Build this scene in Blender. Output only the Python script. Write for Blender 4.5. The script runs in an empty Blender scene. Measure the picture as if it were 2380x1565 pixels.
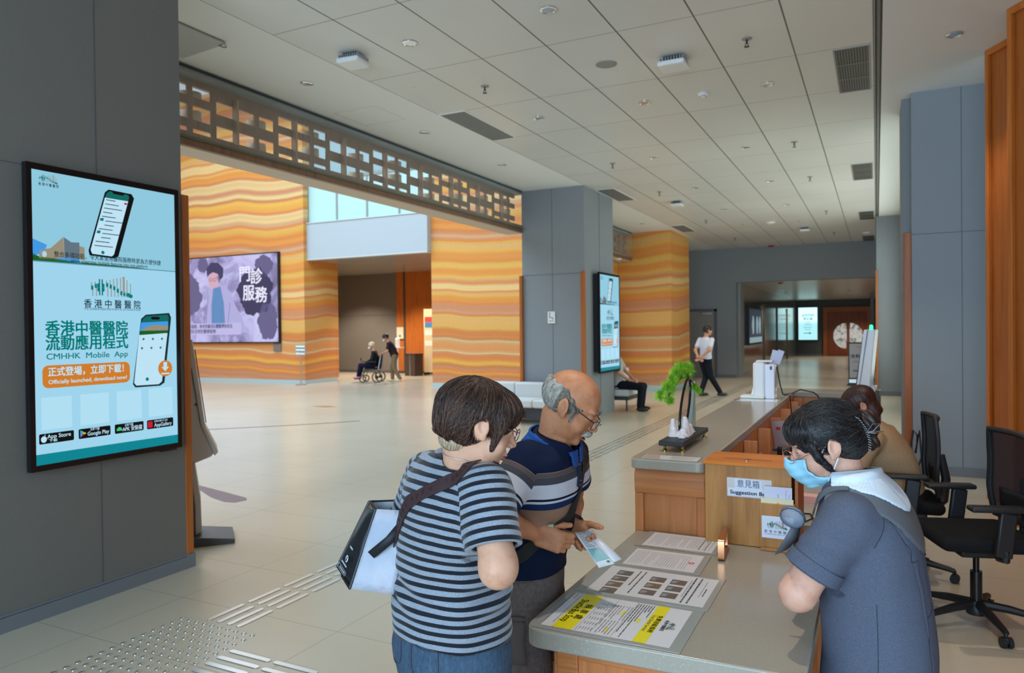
import bpy, bmesh, math, random
import numpy as np
from mathutils import Vector, Matrix, Euler
random.seed(7)
SC = bpy.context.scene
COL = SC.collection
PI = math.pi

# ---------------------------------------------------------------- camera
cd = bpy.data.cameras.new('camera'); cam = bpy.data.objects.new('camera', cd); COL.objects.link(cam)
cd.sensor_width = 36.0; cd.sensor_fit = 'HORIZONTAL'; cd.lens = 1695.0 / 2380.0 * 36.0
cd.clip_start = 0.05; cd.clip_end = 200
R3 = Matrix(((0.8943, 0.0060, 0.4474), (0.4473, 0.0134, -0.8943), (-0.0113, 0.9999, 0.0094)))
cam.matrix_world = Matrix.Translation((0, 0, 1.68)) @ R3.to_4x4()
cd.dof.use_dof = True; cd.dof.focus_distance = 2.3; cd.dof.aperture_fstop = 5.0
SC.camera = cam
# ---------------------------------------------------------------- exposure and sky
SC.view_settings.view_transform = 'Standard'; SC.view_settings.look = 'None'
SC.view_settings.exposure = 0.0; SC.view_settings.gamma = 1.0; SC.view_settings.use_curve_mapping = False
SC.cycles.max_bounces = 7; SC.cycles.diffuse_bounces = 4; SC.cycles.glossy_bounces = 3
SC.cycles.transmission_bounces = 5; SC.cycles.transparent_max_bounces = 6
SC.cycles.caustics_reflective = False; SC.cycles.caustics_refractive = False
SC.cycles.sample_clamp_indirect = 6.0; SC.cycles.use_denoising = True
wd = bpy.data.worlds.new('sky'); SC.world = wd; wd.use_nodes = True
wd.node_tree.nodes['Background'].inputs[0].default_value = (0.72, 0.86, 1.0, 1)
wd.node_tree.nodes['Background'].inputs[1].default_value = 0.6

def area(name, loc, rot, sx, sy, power, col, spread=PI):
    l = bpy.data.lights.new(name, 'AREA'); l.shape = 'RECTANGLE'; l.size = sx; l.size_y = sy
    l.energy = power; l.color = col; l.spread = spread
    o = bpy.data.objects.new(name, l); COL.objects.link(o); o.location = loc; o.rotation_euler = rot
    return o
# daylight: the atrium skylight, the glazed entrance behind the camera, then two fills added to brighten the hall
area('skylight_daylight', (-15, 7.5, 9.3), (0, 0, 0), 16, 17, 3300, (0.64, 0.84, 1.0))
area('entrance_daylight', (-1.0, -5.7, 2.1), (math.radians(90), 0, 0), 8.4, 3.6, 900, (0.53, 0.77, 1.0))
area('side_fill', (5.6, 3.0, 2.4), (0, math.radians(90), 0), 2.6, 5, 160, (0.62, 0.80, 1.0))  # fill added on the right to lift the hall, no window there
area('bay_fill', (.56, 14.9, 2.3), (0, math.radians(90), 0), 3.0, 8.4, 170, (0.84, 0.97, 0.93))  # fill added along the bay glazing to brighten the far hall

def spot(name, loc, power, col=(1.0, 0.86, 0.70), ang=80, blend=0.6, rad=0.04):
    l = bpy.data.lights.new(name, 'SPOT'); l.energy = power; l.color = col; l.spot_size = math.radians(ang)
    l.spot_blend = blend; l.shadow_soft_size = rad
    o = bpy.data.objects.new(name, l); COL.objects.link(o); o.location = loc
    return o

# ---------------------------------------------------------------- materials
def srgb(r, g, b):
    f = lambda c: (c / 255 / 12.92) if c / 255 <= 0.04045 else ((c / 255 + 0.055) / 1.055) ** 2.4
    return (f(r), f(g), f(b))
MATS = {}
def mat(name, col=(.5, .5, .5), rough=.5, metal=0., spec=.5, emit=None, es=1., alpha=1., trans=0., ior=1.45, sheen=0., sss=0., coat=0.):
    if name in MATS: return MATS[name]
    m = bpy.data.materials.new(name); m.use_nodes = True; MATS[name] = m
    b = m.node_tree.nodes['Principled BSDF']
    b.inputs['Base Color'].default_value = (*col, 1); b.inputs['Roughness'].default_value = rough
    b.inputs['Metallic'].default_value = metal; b.inputs['Specular IOR Level'].default_value = spec
    b.inputs['Alpha'].default_value = alpha; b.inputs['Transmission Weight'].default_value = trans
    b.inputs['IOR'].default_value = ior; b.inputs['Coat Weight'].default_value = coat
    if sheen: b.inputs['Sheen Weight'].default_value = sheen
    if sss:
        b.inputs['Subsurface Weight'].default_value = sss; b.inputs['Subsurface Radius'].default_value = (.012, .005, .003)
        b.inputs['Subsurface Scale'].default_value = 1.0
    if emit:
        b.inputs['Emission Color'].default_value = (*emit, 1); b.inputs['Emission Strength'].default_value = es
    return m
class NT:
    """small helper around a node tree"""
    def __init__(s, m): s.t = m.node_tree; s.n = s.t.nodes; s.l = s.t.links; s.b = s.n['Principled BSDF']
    def new(s, kind, **kw):
        x = s.n.new('ShaderNode' + kind)
        for k, v in kw.items(): setattr(x, k, v)
        return x
    def link(s, a, b): s.l.new(a, b)
    def coord(s, scale=(1, 1, 1), src='Object', loc=(0, 0, 0), rot=(0, 0, 0)):
        c = s.new('TexCoord'); m = s.new('Mapping'); s.link(c.outputs[src], m.inputs[0])
        m.inputs['Scale'].default_value = scale; m.inputs['Location'].default_value = loc; m.inputs['Rotation'].default_value = rot
        return m.outputs[0]
    def noise(s, vec, scale=5, detail=3, rough=.5, dist=0.):
        x = s.new('TexNoise'); s.link(vec, x.inputs['Vector']); x.inputs['Scale'].default_value = scale
        x.inputs['Detail'].default_value = detail; x.inputs['Roughness'].default_value = rough; x.inputs['Distortion'].default_value = dist
        return x.outputs[0]
    def ramp(s, fac, stops, interp='LINEAR'):
        x = s.new('ValToRGB'); s.link(fac, x.inputs[0]); e = x.color_ramp; e.interpolation = interp
        while len(e.elements) < len(stops): e.elements.new(0.5)
        for el, (p, c) in zip(e.elements, stops):
            el.position = p; el.color = (*c, 1)
        return x.outputs[0]
    def math(s, op, a, b=None, c=None):
        x = s.new('Math', operation=op)
        for i, v in enumerate((a, b, c)):
            if v is None: continue
            if isinstance(v, (int, float)): x.inputs[i].default_value = v
            else: s.link(v, x.inputs[i])
        return x.outputs[0]
    def mix(s, fac, a, b, mode='MIX'):
        x = s.new('Mix', data_type='RGBA', blend_type=mode)
        for i, v in ((0, fac), (6, a), (7, b)):
            if isinstance(v, (int, float)): x.inputs[i].default_value = v
            elif isinstance(v, tuple): x.inputs[i].default_value = (*v, 1)
            else: s.link(v, x.inputs[i])
        return x.outputs[2]
    def sep(s, vec):
        x = s.new('SeparateXYZ'); s.link(vec, x.inputs[0]); return x.outputs
    def comb(s, a, b, c):
        x = s.new('CombineXYZ')
        for i, v in enumerate((a, b, c)):
            if isinstance(v, (int, float)): x.inputs[i].default_value = v
            else: s.link(v, x.inputs[i])
        return x.outputs[0]
    def col(s, out): s.link(out, s.b.inputs['Base Color'])
    def rough(s, out): s.link(out, s.b.inputs['Roughness'])
    def bump(s, h, strength=.3, dist=.01):
        x = s.new('Bump'); s.link(h, x.inputs['Height']); x.inputs['Strength'].default_value = strength
        x.inputs['Distance'].default_value = dist; s.link(x.outputs[0], s.b.inputs['Normal'])

# ---------------------------------------------------------------- mesh builder
class MB:
    def __init__(s): s.v = []; s.f = []; s.m = []; s.mi = 0; s.mats = []; s.uv = None
    def use(s, m):
        if m not in s.mats: s.mats.append(m)
        s.mi = s.mats.index(m); return s
    def add(s, vs, fs):
        o = len(s.v); s.v += [tuple(v) for v in vs]; s.f += [tuple(i + o for i in f) for f in fs]; s.m += [s.mi] * len(fs); return s
    def box(s, x0, y0, z0, x1, y1, z1):
        v = [(x, y, z) for z in (z0, z1) for y in (y0, y1) for x in (x0, x1)]
        return s.add(v, [(0, 2, 3, 1), (4, 5, 7, 6), (0, 1, 5, 4), (2, 6, 7, 3), (0, 4, 6, 2), (1, 3, 7, 5)])
    def cbox(s, c, d, rot=None):
        h = [q / 2 for q in d]; v = [Vector((x, y, z)) for z in (-h[2], h[2]) for y in (-h[1], h[1]) for x in (-h[0], h[0])]
        if rot is not None:
            R = rot if isinstance(rot, Matrix) else Euler(rot).to_matrix()
            v = [R @ q for q in v]
        return s.add([q + Vector(c) for q in v], [(0, 2, 3, 1), (4, 5, 7, 6), (0, 1, 5, 4), (2, 6, 7, 3), (0, 4, 6, 2), (1, 3, 7, 5)])
    def quad(s, a, b, c, d): return s.add([a, b, c, d], [(0, 1, 2, 3)])
    def tube(s, pts, r, n=10, closed=False, cap=True):
        pts = [Vector(p) for p in pts]; N = len(pts); rs = r if isinstance(r, (list, tuple)) else [r] * N
        rings = []; prev = None
        for i, p in enumerate(pts):
            if closed: t = pts[(i + 1) % N] - pts[i - 1]
            else: t = pts[min(i + 1, N - 1)] - pts[max(i - 1, 0)]
            t = t.normalized() if t.length > 1e-9 else Vector((0, 0, 1))
            if prev is None:
                a = Vector((0, 0, 1)) if abs(t.z) < .9 else Vector((1, 0, 0)); u = t.cross(a).normalized()
            else: u = (prev - t * prev.dot(t)).normalized()
            prev = u; w = t.cross(u)
            rings.append([p + (u * math.cos(2 * PI * k / n) + w * math.sin(2 * PI * k / n)) * rs[i] for k in range(n)])
        vs = [q for rg in rings for q in rg]; fs = []
        for i in range(N if closed else N - 1):
            a = i * n; b = ((i + 1) % N) * n
            for k in range(n): fs.append((a + k, a + (k + 1) % n, b + (k + 1) % n, b + k))
        if cap and not closed: fs.append(tuple(range(n - 1, -1, -1))); fs.append(tuple((N - 1) * n + k for k in range(n)))
        return s.add(vs, fs)
    def cyl(s, a, b, r, r2=None, n=24): return s.tube([a, b], [r, r if r2 is None else r2], n)
    def lathe(s, prof, c=(0, 0, 0), n=32, M=None):
        vs = []; fs = []; c = Vector(c)
        for (r, z) in prof:
            for k in range(n):
                q = Vector((r * math.cos(2 * PI * k / n), r * math.sin(2 * PI * k / n), z))
                if M: q = M @ q
                vs.append(q + c)
        for i in range(len(prof) - 1):
            for k in range(n):
                fs.append((i * n + k, i * n + (k + 1) % n, (i + 1) * n + (k + 1) % n, (i + 1) * n + k))
        fs.append(tuple(range(n - 1, -1, -1))); fs.append(tuple((len(prof) - 1) * n + k for k in range(n)))
        return s.add(vs, fs)
    def prism(s, poly, a, b, fn):
        """poly 2-D, extruded from a to b; fn(u,v,w)->xyz"""
        n = len(poly); vs = [fn(u, v, a) for u, v in poly] + [fn(u, v, b) for u, v in poly]
        fs = [tuple(range(n - 1, -1, -1)), tuple(range(n, 2 * n))] + [(i, (i + 1) % n, n + (i + 1) % n, n + i) for i in range(n)]
        return s.add(vs, fs)
    def poly(s, pts): return s.add(pts, [tuple(range(len(pts)))])
    def grid(s, rows, closed_u=False):
        nr = len(rows); nc = len(rows[0]); vs = [p for r in rows for p in r]; fs = []
        for i in range(nr - 1):
            for j in range(nc if closed_u else nc - 1):
                j2 = (j + 1) % nc; fs.append((i * nc + j, i * nc + j2, (i + 1) * nc + j2, (i + 1) * nc + j))
        return s.add(vs, fs)
    def sph(s, c, r, n=16, m=10):
        r = r if isinstance(r, (tuple, list)) else (r, r, r); prof = []
        rows = [[(c[0] + r[0] * math.sin(PI * i / m) * math.cos(2 * PI * k / n), c[1] + r[1] * math.sin(PI * i / m) * math.sin(2 * PI * k / n),
                  c[2] + r[2] * math.cos(PI * i / m)) for k in range(n)] for i in range(m + 1)]
        return s.grid(rows, True)
    def obj(s, name, m=None, parent=None, off=None, smooth=True, bevel=0, seg=2, ang=35, kind=None, label=None, solid=0, subsurf=0):
        me = bpy.data.meshes.new(name)
        vs = s.v if off is None else [(a - off[0], b - off[1], c - off[2]) for a, b, c in s.v]
        me.from_pydata(vs, [], s.f)
        ms = s.mats if s.mats else [m]
        for q in ms: me.materials.append(q)
        if s.mats: me.polygons.foreach_set('material_index', s.m)
        bm = bmesh.new(); bm.from_mesh(me); bmesh.ops.recalc_face_normals(bm, faces=bm.faces); bm.to_mesh(me); bm.free()
        if smooth:
            me.shade_smooth(); me.set_sharp_from_angle(angle=math.radians(ang))
        o = bpy.data.objects.new(name, me); COL.objects.link(o)
        if parent is not None: o.parent = parent
        if solid:
            q = o.modifiers.new('t', 'SOLIDIFY'); q.thickness = solid; q.offset = 0
        if bevel:
            q = o.modifiers.new('b', 'BEVEL'); q.width = bevel; q.segments = seg; q.limit_method = 'ANGLE'; q.angle_limit = math.radians(30)
        if subsurf:
            q = o.modifiers.new('s', 'SUBSURF'); q.levels = subsurf; q.render_levels = subsurf
        if kind: o['kind'] = kind
        if label: o['label'] = label
        return o
def tag(o, label, cat, group=None):
    o['label'] = label; o['category'] = cat
    if group: o['group'] = group
    return o
def thing(name, label, cat, loc=(0, 0, 0), rz=0, group=None):
    o = bpy.data.objects.new(name, None); COL.objects.link(o); o.location = loc; o.rotation_euler = (0, 0, rz)
    o.empty_display_size = .1
    return tag(o, label, cat, group)
def struct(name, mb, m=None, parent=None, **k):
    return mb.obj(name, m, parent, kind=None if parent else 'structure', **k)
def dup(root, loc=None, rz=None, label=None, group=None):
    r = root.copy(); COL.objects.link(r)
    if loc is not None: r.location = loc
    if rz is not None: r.rotation_euler = (0, 0, rz)
    if label: r['label'] = label
    if group: r['group'] = group
    for ch in list(root.children):
        c = ch.copy(); COL.objects.link(c); c.parent = r
        for g in ch.children:
            d = g.copy(); COL.objects.link(d); d.parent = c
    return r
# ---------------------------------------------------------------- lettering
_tc = {}
def text_geo(s, size=1., align='CENTER', bold=0., spacing=1., xscale=1., res=3):
    key = (s, align, bold, spacing)
    if key not in _tc:
        c = bpy.data.curves.new('t', 'FONT'); c.body = s; c.size = 1.; c.align_x = align; c.align_y = 'CENTER'
        c.offset = bold; c.space_character = spacing; c.resolution_u = res; c.fill_mode = 'FRONT'
        o = bpy.data.objects.new('t', c); me = o.to_mesh()
        vs = [tuple(v.co) for v in me.vertices]; fs = [tuple(p.vertices) for p in me.polygons]
        o.to_mesh_clear(); bpy.data.objects.remove(o); bpy.data.curves.remove(c)
        _tc[key] = (vs, fs)
    vs, fs = _tc[key]
    return [(v[0] * size * xscale, v[1] * size) for v in vs], fs
def put_text(mb, s, fn, x, y, size, width=None, rot=0., **k):
    """letters of s laid on the sheet fn(u,v) centred at x,y; width forces the overall width"""
    bo = k.pop('bold', 0.); vs, fs = text_geo(s, size, **k)
    if not vs: return
    if width:
        w = max(v[0] for v in vs) - min(v[0] for v in vs); q = width / w; vs = [(a * q, b) for a, b in vs]
    c, sn = math.cos(rot), math.sin(rot)
    for dx, dy in (((-1, -.7), (1, -.7), (-1, .7), (1, .7)) if bo else ((0, 0),)):
        ox, oy = dx * bo * size, dy * bo * size; mb.add([fn(x + ox + a * c - b * sn, y + oy + a * sn + b * c) for a, b in vs], fs)
def rrect(x0, y0, x1, y1, r, n=5):
    p = []
    for cx, cy, a in ((x1 - r, y1 - r, 0), (x0 + r, y1 - r, 90), (x0 + r, y0 + r, 180), (x1 - r, y0 + r, 270)):
        for i in range(n + 1):
            t = math.radians(a + 90 * i / n); p.append((cx + r * math.cos(t), cy + r * math.sin(t)))
    return p
def circ(x, y, r, n=24, ry=None): return [(x + r * math.cos(2 * PI * i / n), y + (ry or r) * math.sin(2 * PI * i / n)) for i in range(n)]
# ---------------------------------------------------------------- sculpting: implicit surfaces meshed with surface nets
def A(*p): return np.array(p, dtype=np.float64)
def smin(a, b, k):
    h = np.clip(.5 + .5 * (b - a) / k, 0, 1); return b * (1 - h) + a * h - k * h * (1 - h)
def smax(a, b, k): return -smin(-a, -b, k)
def cap(P, a, b, ra, rb=None):
    rb = ra if rb is None else rb; a = np.asarray(a, float); b = np.asarray(b, float); d = b - a
    t = np.clip(((P - a) @ d) / max(d @ d, 1e-12), 0, 1); q = P - a - t[:, None] * d
    return np.sqrt((q * q).sum(1)) - (ra + (rb - ra) * t)
def chain(P, pts, rs, k=.012):
    d = None
    for i in range(len(pts) - 1):
        e = cap(P, pts[i], pts[i + 1], rs[i], rs[i + 1]); d = e if d is None else smin(d, e, k)
    return d
def ell(P, c, r, R=None):
    q = P - np.asarray(c, float)
    if R is not None: q = q @ R
    r = np.asarray(r, float); k0 = np.sqrt(((q / r) ** 2).sum(1)); k1 = np.sqrt(((q / r ** 2) ** 2).sum(1)) + 1e-9
    return k0 * (k0 - 1) / k1
def rbox(P, c, h, r, R=None):
    q = P - np.asarray(c, float)
    if R is not None: q = q @ R
    q = np.abs(q) - np.asarray(h) + r
    return np.sqrt((np.maximum(q, 0) ** 2).sum(1)) + np.minimum(q.max(1), 0) - r
def loft(P, keys, pw=2.3):
    """keys: (centre, half width along u, half depth along v, u, v) bottom to top"""
    C = np.array([k[0] for k in keys], float); ax = C[-1] - C[0]; L = np.linalg.norm(ax); ax = ax / L
    tk = (C - C[0]) @ ax; t = (P - C[0]) @ ax; tc = np.clip(t, tk[0], tk[-1])
    def ip(vals):
        vals = np.asarray(vals, float)
        m = np.gradient(vals, tk, axis=0) if len(tk) > 2 else None
        i = np.clip(np.searchsorted(tk, tc) - 1, 0, len(tk) - 2); h = tk[i + 1] - tk[i]; s = (tc - tk[i]) / h
        if vals.ndim == 2: s = s[:, None]; h = h[:, None]
        if m is None: return vals[i] * (1 - s) + vals[i + 1] * s
        return (2 * s ** 3 - 3 * s ** 2 + 1) * vals[i] + (s ** 3 - 2 * s ** 2 + s) * h * m[i] + (-2 * s ** 3 + 3 * s ** 2) * vals[i + 1] + (s ** 3 - s ** 2) * h * m[i + 1]
    c = ip(C); a = ip([k[1] for k in keys]); b = ip([k[2] for k in keys]); u = ip([k[3] for k in keys]); v = ip([k[4] for k in keys])
    q = P - c; x = np.abs((q * u).sum(1)) / a; y = np.abs((q * v).sum(1)) / b
    d = ((x ** pw + y ** pw + 1e-9) ** (1 / pw) - 1) * np.minimum(a, b)
    e = np.abs(t - tc); return np.where(e > 0, np.sqrt(np.maximum(d, 0) ** 2 + e ** 2) + np.minimum(d, 0) * 0, d)
def nz(P, f, seed=0):
    """cheap smooth noise in -1..1"""
    s = seed * 1.7; x, y, z = P[:, 0] * f, P[:, 1] * f, P[:, 2] * f
    return (np.sin(x * 1.3 + 1.7 * np.sin(y * .9 + s) + s) + np.sin(y * 1.1 + 1.5 * np.sin(z * 1.2 + s * 2) + 2 * s) + np.sin(z * 1.4 + 1.6 * np.sin(x * .8 + 3 * s))) / 3
def net(f, lo, hi, h, bs=8, slack=1.25):
    lo = np.asarray(lo, float); hi = np.asarray(hi, float)
    nb = np.ceil((hi - lo) / (h * bs)).astype(int) + 1
    H = h * bs; g = [lo[i] + (np.arange(nb[i]) + .5) * H - .5 * h for i in range(3)]
    Cc = np.stack(np.meshgrid(*g, indexing='ij'), -1).reshape(-1, 3)
    dv = f(Cc); act = np.abs(dv) < H * .87 * slack + 2 * h
    V = np.repeat(np.repeat(np.repeat(np.where(dv < 0, -H, H).astype(np.float32).reshape(nb), bs, 0), bs, 1), bs, 2)
    ai = np.argwhere(act.reshape(nb)); off = np.stack(np.meshgrid(*[np.arange(bs)] * 3, indexing='ij'), -1).reshape(-1, 3)
    for s in range(0, len(ai), 700):
        I = (ai[s:s + 700, None, :] * bs + off[None]).reshape(-1, 3); V[I[:, 0], I[:, 1], I[:, 2]] = f(lo + I * h)
    S = V < 0
    cs = sum(S[a:S.shape[0] - 1 + a, b:S.shape[1] - 1 + b, c:S.shape[2] - 1 + c].astype(np.int8) for a in (0, 1) for b in (0, 1) for c in (0, 1))
    cell = np.argwhere((cs > 0) & (cs < 8)); idx = np.full(cs.shape, -1, np.int32); idx[cell[:, 0], cell[:, 1], cell[:, 2]] = np.arange(len(cell))
    cor = {(a, b, c): V[cell[:, 0] + a, cell[:, 1] + b, cell[:, 2] + c] for a in (0, 1) for b in (0, 1) for c in (0, 1)}
    acc = np.zeros((len(cell), 3)); cnt = np.zeros(len(cell))
    for ax in range(3):
        for p in (0, 1):
            for q in (0, 1):
                A0 = [p, q]; A0.insert(ax, 0); B0 = [p, q]; B0.insert(ax, 1)
                v0 = cor[tuple(A0)]; v1 = cor[tuple(B0)]; m = (v0 < 0) != (v1 < 0); t = np.where(m, v0 / np.where(m, v0 - v1, 1), 0)
                pos = np.tile(np.array(A0, float), (len(cell), 1)); pos[:, ax] = t; acc[m] += pos[m]; cnt[m] += 1
    vert = lo + (cell + acc / cnt[:, None]) * h
    F = []
    for ax in range(3):
        o1, o2 = [(1, 2), (2, 0), (0, 1)][ax]
        sl = [slice(None)] * 3; sl2 = [slice(None)] * 3; sl[ax] = slice(0, -1); sl2[ax] = slice(1, None)
        a, b = S[tuple(sl)], S[tuple(sl2)]; E = np.argwhere(a != b); E = E[(E[:, o1] > 0) & (E[:, o2] > 0) & (E[:, o1] < cs.shape[o1]) & (E[:, o2] < cs.shape[o2])]
        neg = a[E[:, 0], E[:, 1], E[:, 2]]
        def at(d1, d2):
            q = E.copy(); q[:, o1] -= d1; q[:, o2] -= d2; return idx[q[:, 0], q[:, 1], q[:, 2]]
        Q = np.stack([at(1, 1), at(0, 1), at(0, 0), at(1, 0)], 1); Q[~neg] = Q[~neg][:, ::-1]; F.append(Q)
    F = np.concatenate(F); F = F[(F >= 0).all(1)]
    # one relaxation towards the true surface
    eps = h * .5; d = f(vert); gr = np.stack([f(vert + np.eye(3)[i] * eps) - f(vert - np.eye(3)[i] * eps) for i in range(3)], 1) / (2 * eps)
    gl = np.sqrt((gr ** 2).sum(1)) + 1e-6; st = np.clip(d / gl, -h * .7, h * .7); vert = vert - gr / gl[:, None] * st[:, None]
    return vert, F
def skin(name, f, lo, hi, h, m, parent=None, off=None, attrs=None, matfn=None, label=None, slack=1.25):
    """mesh an implicit solid; m is a material or a list with matfn(face centres)->index"""
    V, F = net(f, lo, hi, h, slack=slack)
    me = bpy.data.meshes.new(name); o3 = np.zeros(3) if off is None else np.asarray(off, float)
    me.vertices.add(len(V)); me.vertices.foreach_set('co', (V - o3).astype(np.float32).ravel())
    me.loops.add(F.size); me.loops.foreach_set('vertex_index', F.astype(np.int32).ravel())
    me.polygons.add(len(F)); me.polygons.foreach_set('loop_start', np.arange(0, F.size, 4, dtype=np.int32))
    me.update(calc_edges=True)
    for q in (m if isinstance(m, list) else [m]): me.materials.append(q)
    if matfn is not None: me.polygons.foreach_set('material_index', matfn(V[F].mean(1)).astype(np.int32))
    if attrs:
        for k, fn in attrs.items():
            at = me.attributes.new(k, 'FLOAT', 'POINT'); at.data.foreach_set('value', fn(V).astype(np.float32))
    me.validate(); me.shade_smooth()
    o = bpy.data.objects.new(name, me); COL.objects.link(o)
    if parent is not None: o.parent = parent
    if label: o['label'] = label
    return o
def frame(f, up=(0, 0, 1)):
    """columns x (right), y (forward), z (up) for a forward direction"""
    f = np.asarray(f, float); f = f / np.linalg.norm(f); x = np.cross(f, up); x /= np.linalg.norm(x); return np.stack([x, f, np.cross(x, f)], 1)
def onsurf(f, p, out=0.004, it=6):
    """pull a point onto the surface f = out"""
    p = np.asarray(p, float).reshape(1, 3).copy()
    for _ in range(it):
        e = 2e-3; g = np.array([(f(p + np.eye(3)[i] * e) - f(p - np.eye(3)[i] * e))[0] for i in range(3)]) / (2 * e)
        n = np.linalg.norm(g) + 1e-6; p -= (g / n * ((f(p)[0] - out) / n))[None]
    return p[0], g / n
def band(mb, f, path, w, th=.003, out=.004, n=40):
    """a flat strap of width w lying on surface f along path"""
    path = [np.asarray(p, float) for p in path]; ts = np.linspace(0, len(path) - 1, n); pts = []
    for t in ts:
        i = min(int(t), len(path) - 2); s = t - i
        p0 = path[max(i - 1, 0)]; p1 = path[i]; p2 = path[i + 1]; p3 = path[min(i + 2, len(path) - 1)]
        q = .5 * ((2 * p1) + (-p0 + p2) * s + (2 * p0 - 5 * p1 + 4 * p2 - p3) * s * s + (-p0 + 3 * p1 - 3 * p2 + p3) * s ** 3)
        pts.append(onsurf(f, q, out) if f else (q, np.array([0, 0, 1.])))
    rows = []
    for i, (p, nn) in enumerate(pts):
        t = pts[min(i + 1, n - 1)][0] - pts[max(i - 1, 0)][0]; t /= np.linalg.norm(t) + 1e-9; b = np.cross(nn, t); b /= np.linalg.norm(b) + 1e-9
        rows.append([tuple(p + b * w * u + nn * v) for u, v in ((-.5, 0), (-.5, th), (-.25, th * 1.2), (.25, th * 1.2), (.5, th), (.5, 0))])
    mb.grid(rows, True); return pts
def strands(name, o, f, flow, root, off, m, N=1800, n=9, step=.006, r=.00045, lift=.0012, seed=3, keep=None, stick=1.):
    """fine hair lying along the surface f, started at random points of the hair mesh o"""
    rng = np.random.default_rng(seed); V = np.empty(len(o.data.vertices) * 3, np.float32); o.data.vertices.foreach_get('co', V); V = V.reshape(-1, 3).astype(float) + np.asarray(off, float)
    if keep is not None: V = V[keep(V)]
    p = V[rng.integers(0, len(V), N)]; pts = []; L = rng.uniform(.5, 1.3, N); up = rng.uniform(.3, 1.6, N) * lift; jit = rng.normal(0, .25, (N, 3)); e = 1.5e-3
    for k in range(n):
        g = np.stack([f(p + np.eye(3)[i] * e) - f(p - np.eye(3)[i] * e) for i in range(3)], 1) / (2 * e); g /= np.linalg.norm(g, axis=1)[:, None] + 1e-6
        p = p - g * ((f(p) - up) * stick)[:, None]; pts.append(p.copy()); d = flow(p) + jit; d = d - g * (d * g).sum(1)[:, None]; d /= np.linalg.norm(d, axis=1)[:, None] + 1e-6
        p = p + d * (step * L)[:, None]
    P = np.stack(pts, 1); T = np.gradient(P, axis=1); T /= np.linalg.norm(T, axis=2)[:, :, None] + 1e-9; a = np.cross(T, [.3, .2, .9]); a /= np.linalg.norm(a, axis=2)[:, :, None] + 1e-9; b = np.cross(T, a)
    tp = (r * np.array([.5] + [1.] * (n - 3) + [.7, .15]))[None, :, None]; R3_ = [P + (a * math.cos(q) + b * math.sin(q)) * tp for q in (0, 2.09, 4.19)]
    W = np.stack(R3_, 2).reshape(-1, 3) - np.asarray(off, float); F = []
    base = (np.arange(N) * n * 3)[:, None]; 
    for k in range(n - 1):
        for q in range(3): F.append(base + np.array([k * 3 + q, k * 3 + (q + 1) % 3, (k + 1) * 3 + (q + 1) % 3, (k + 1) * 3 + q])[None])
    F = np.concatenate(F); me = bpy.data.meshes.new(name); me.vertices.add(len(W)); me.vertices.foreach_set('co', W.astype(np.float32).ravel())
    me.loops.add(F.size); me.loops.foreach_set('vertex_index', F.astype(np.int32).ravel()); me.polygons.add(len(F)); me.polygons.foreach_set('loop_start', np.arange(0, F.size, 4, dtype=np.int32)); me.update(calc_edges=True)
    at = me.attributes.new('st', 'FLOAT', 'POINT'); at.data.foreach_set('value', np.repeat(rng.random(N), n * 3).astype(np.float32)); me.materials.append(m); me.shade_smooth()
    h = bpy.data.objects.new(name, me); COL.objects.link(h); h.parent = root; h['kind'] = 'stuff'; return h
def m_strand(name, cols, rough=.4):
    m = mat(name, cols[0], rough, spec=.5); t = NT(m); at = t.new('Attribute', attribute_name='st'); k = len(cols); t.col(t.ramp(at.outputs['Fac'], [(i / (k - 1), c) for i, c in enumerate(cols)])); return m
# ================================================================ setting: materials
def m_floor():
    m = mat('terrazzo', (.5, .46, .4), .24, spec=.55); t = NT(m); c = t.coord()
    n1 = t.noise(c, 190, 2, .6); n2 = t.noise(c, .35, 3, .5); n3 = t.noise(c, 60, 2)
    base = t.ramp(n2, [(.3, srgb(186, 176, 157)), (.7, srgb(200, 190, 171))])
    fl = t.ramp(n1, [(.28, (.82, .82, .82)), (.42, (1, 1, 1)), (.62, (1, 1, 1)), (.75, (1.06, 1.06, 1.06))])
    base = t.mix(1., base, fl, 'MULTIPLY')
    s = t.sep(c)
    fx = t.math('ABSOLUTE', t.math('SUBTRACT', t.math('FRACT', t.math('DIVIDE', t.math('ADD', s[0], 3.96 + 12.5), 1.25)), .5))
    fy = t.math('ABSOLUTE', t.math('SUBTRACT', t.math('FRACT', t.math('DIVIDE', t.math('ADD', s[1], -3.19 + 12.7), .635)), .5))
    lx = t.math('GREATER_THAN', fx, .5 - .0016); ly = t.math('GREATER_THAN', fy, .5 - .0032)
    l = t.math('MAXIMUM', lx, ly); base = t.mix(l, base, srgb(150, 142, 127)); t.col(base)
    t.rough(t.ramp(n3, [(.3, (.2, .2, .2)), (.7, (.27, .27, .27))])); return m
def m_fabric(name, a, b):
    m = mat(name, a, .75, spec=.3); t = NT(m); c = t.coord()
    n = t.noise(c, 320, 2, .7); n2 = t.noise(c, 1.4, 2)
    t.col(t.mix(t.math('MULTIPLY', n2, .5), t.ramp(n, [(.35, a), (.65, b)]), a)); t.bump(n, .25, .002); return m
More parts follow.
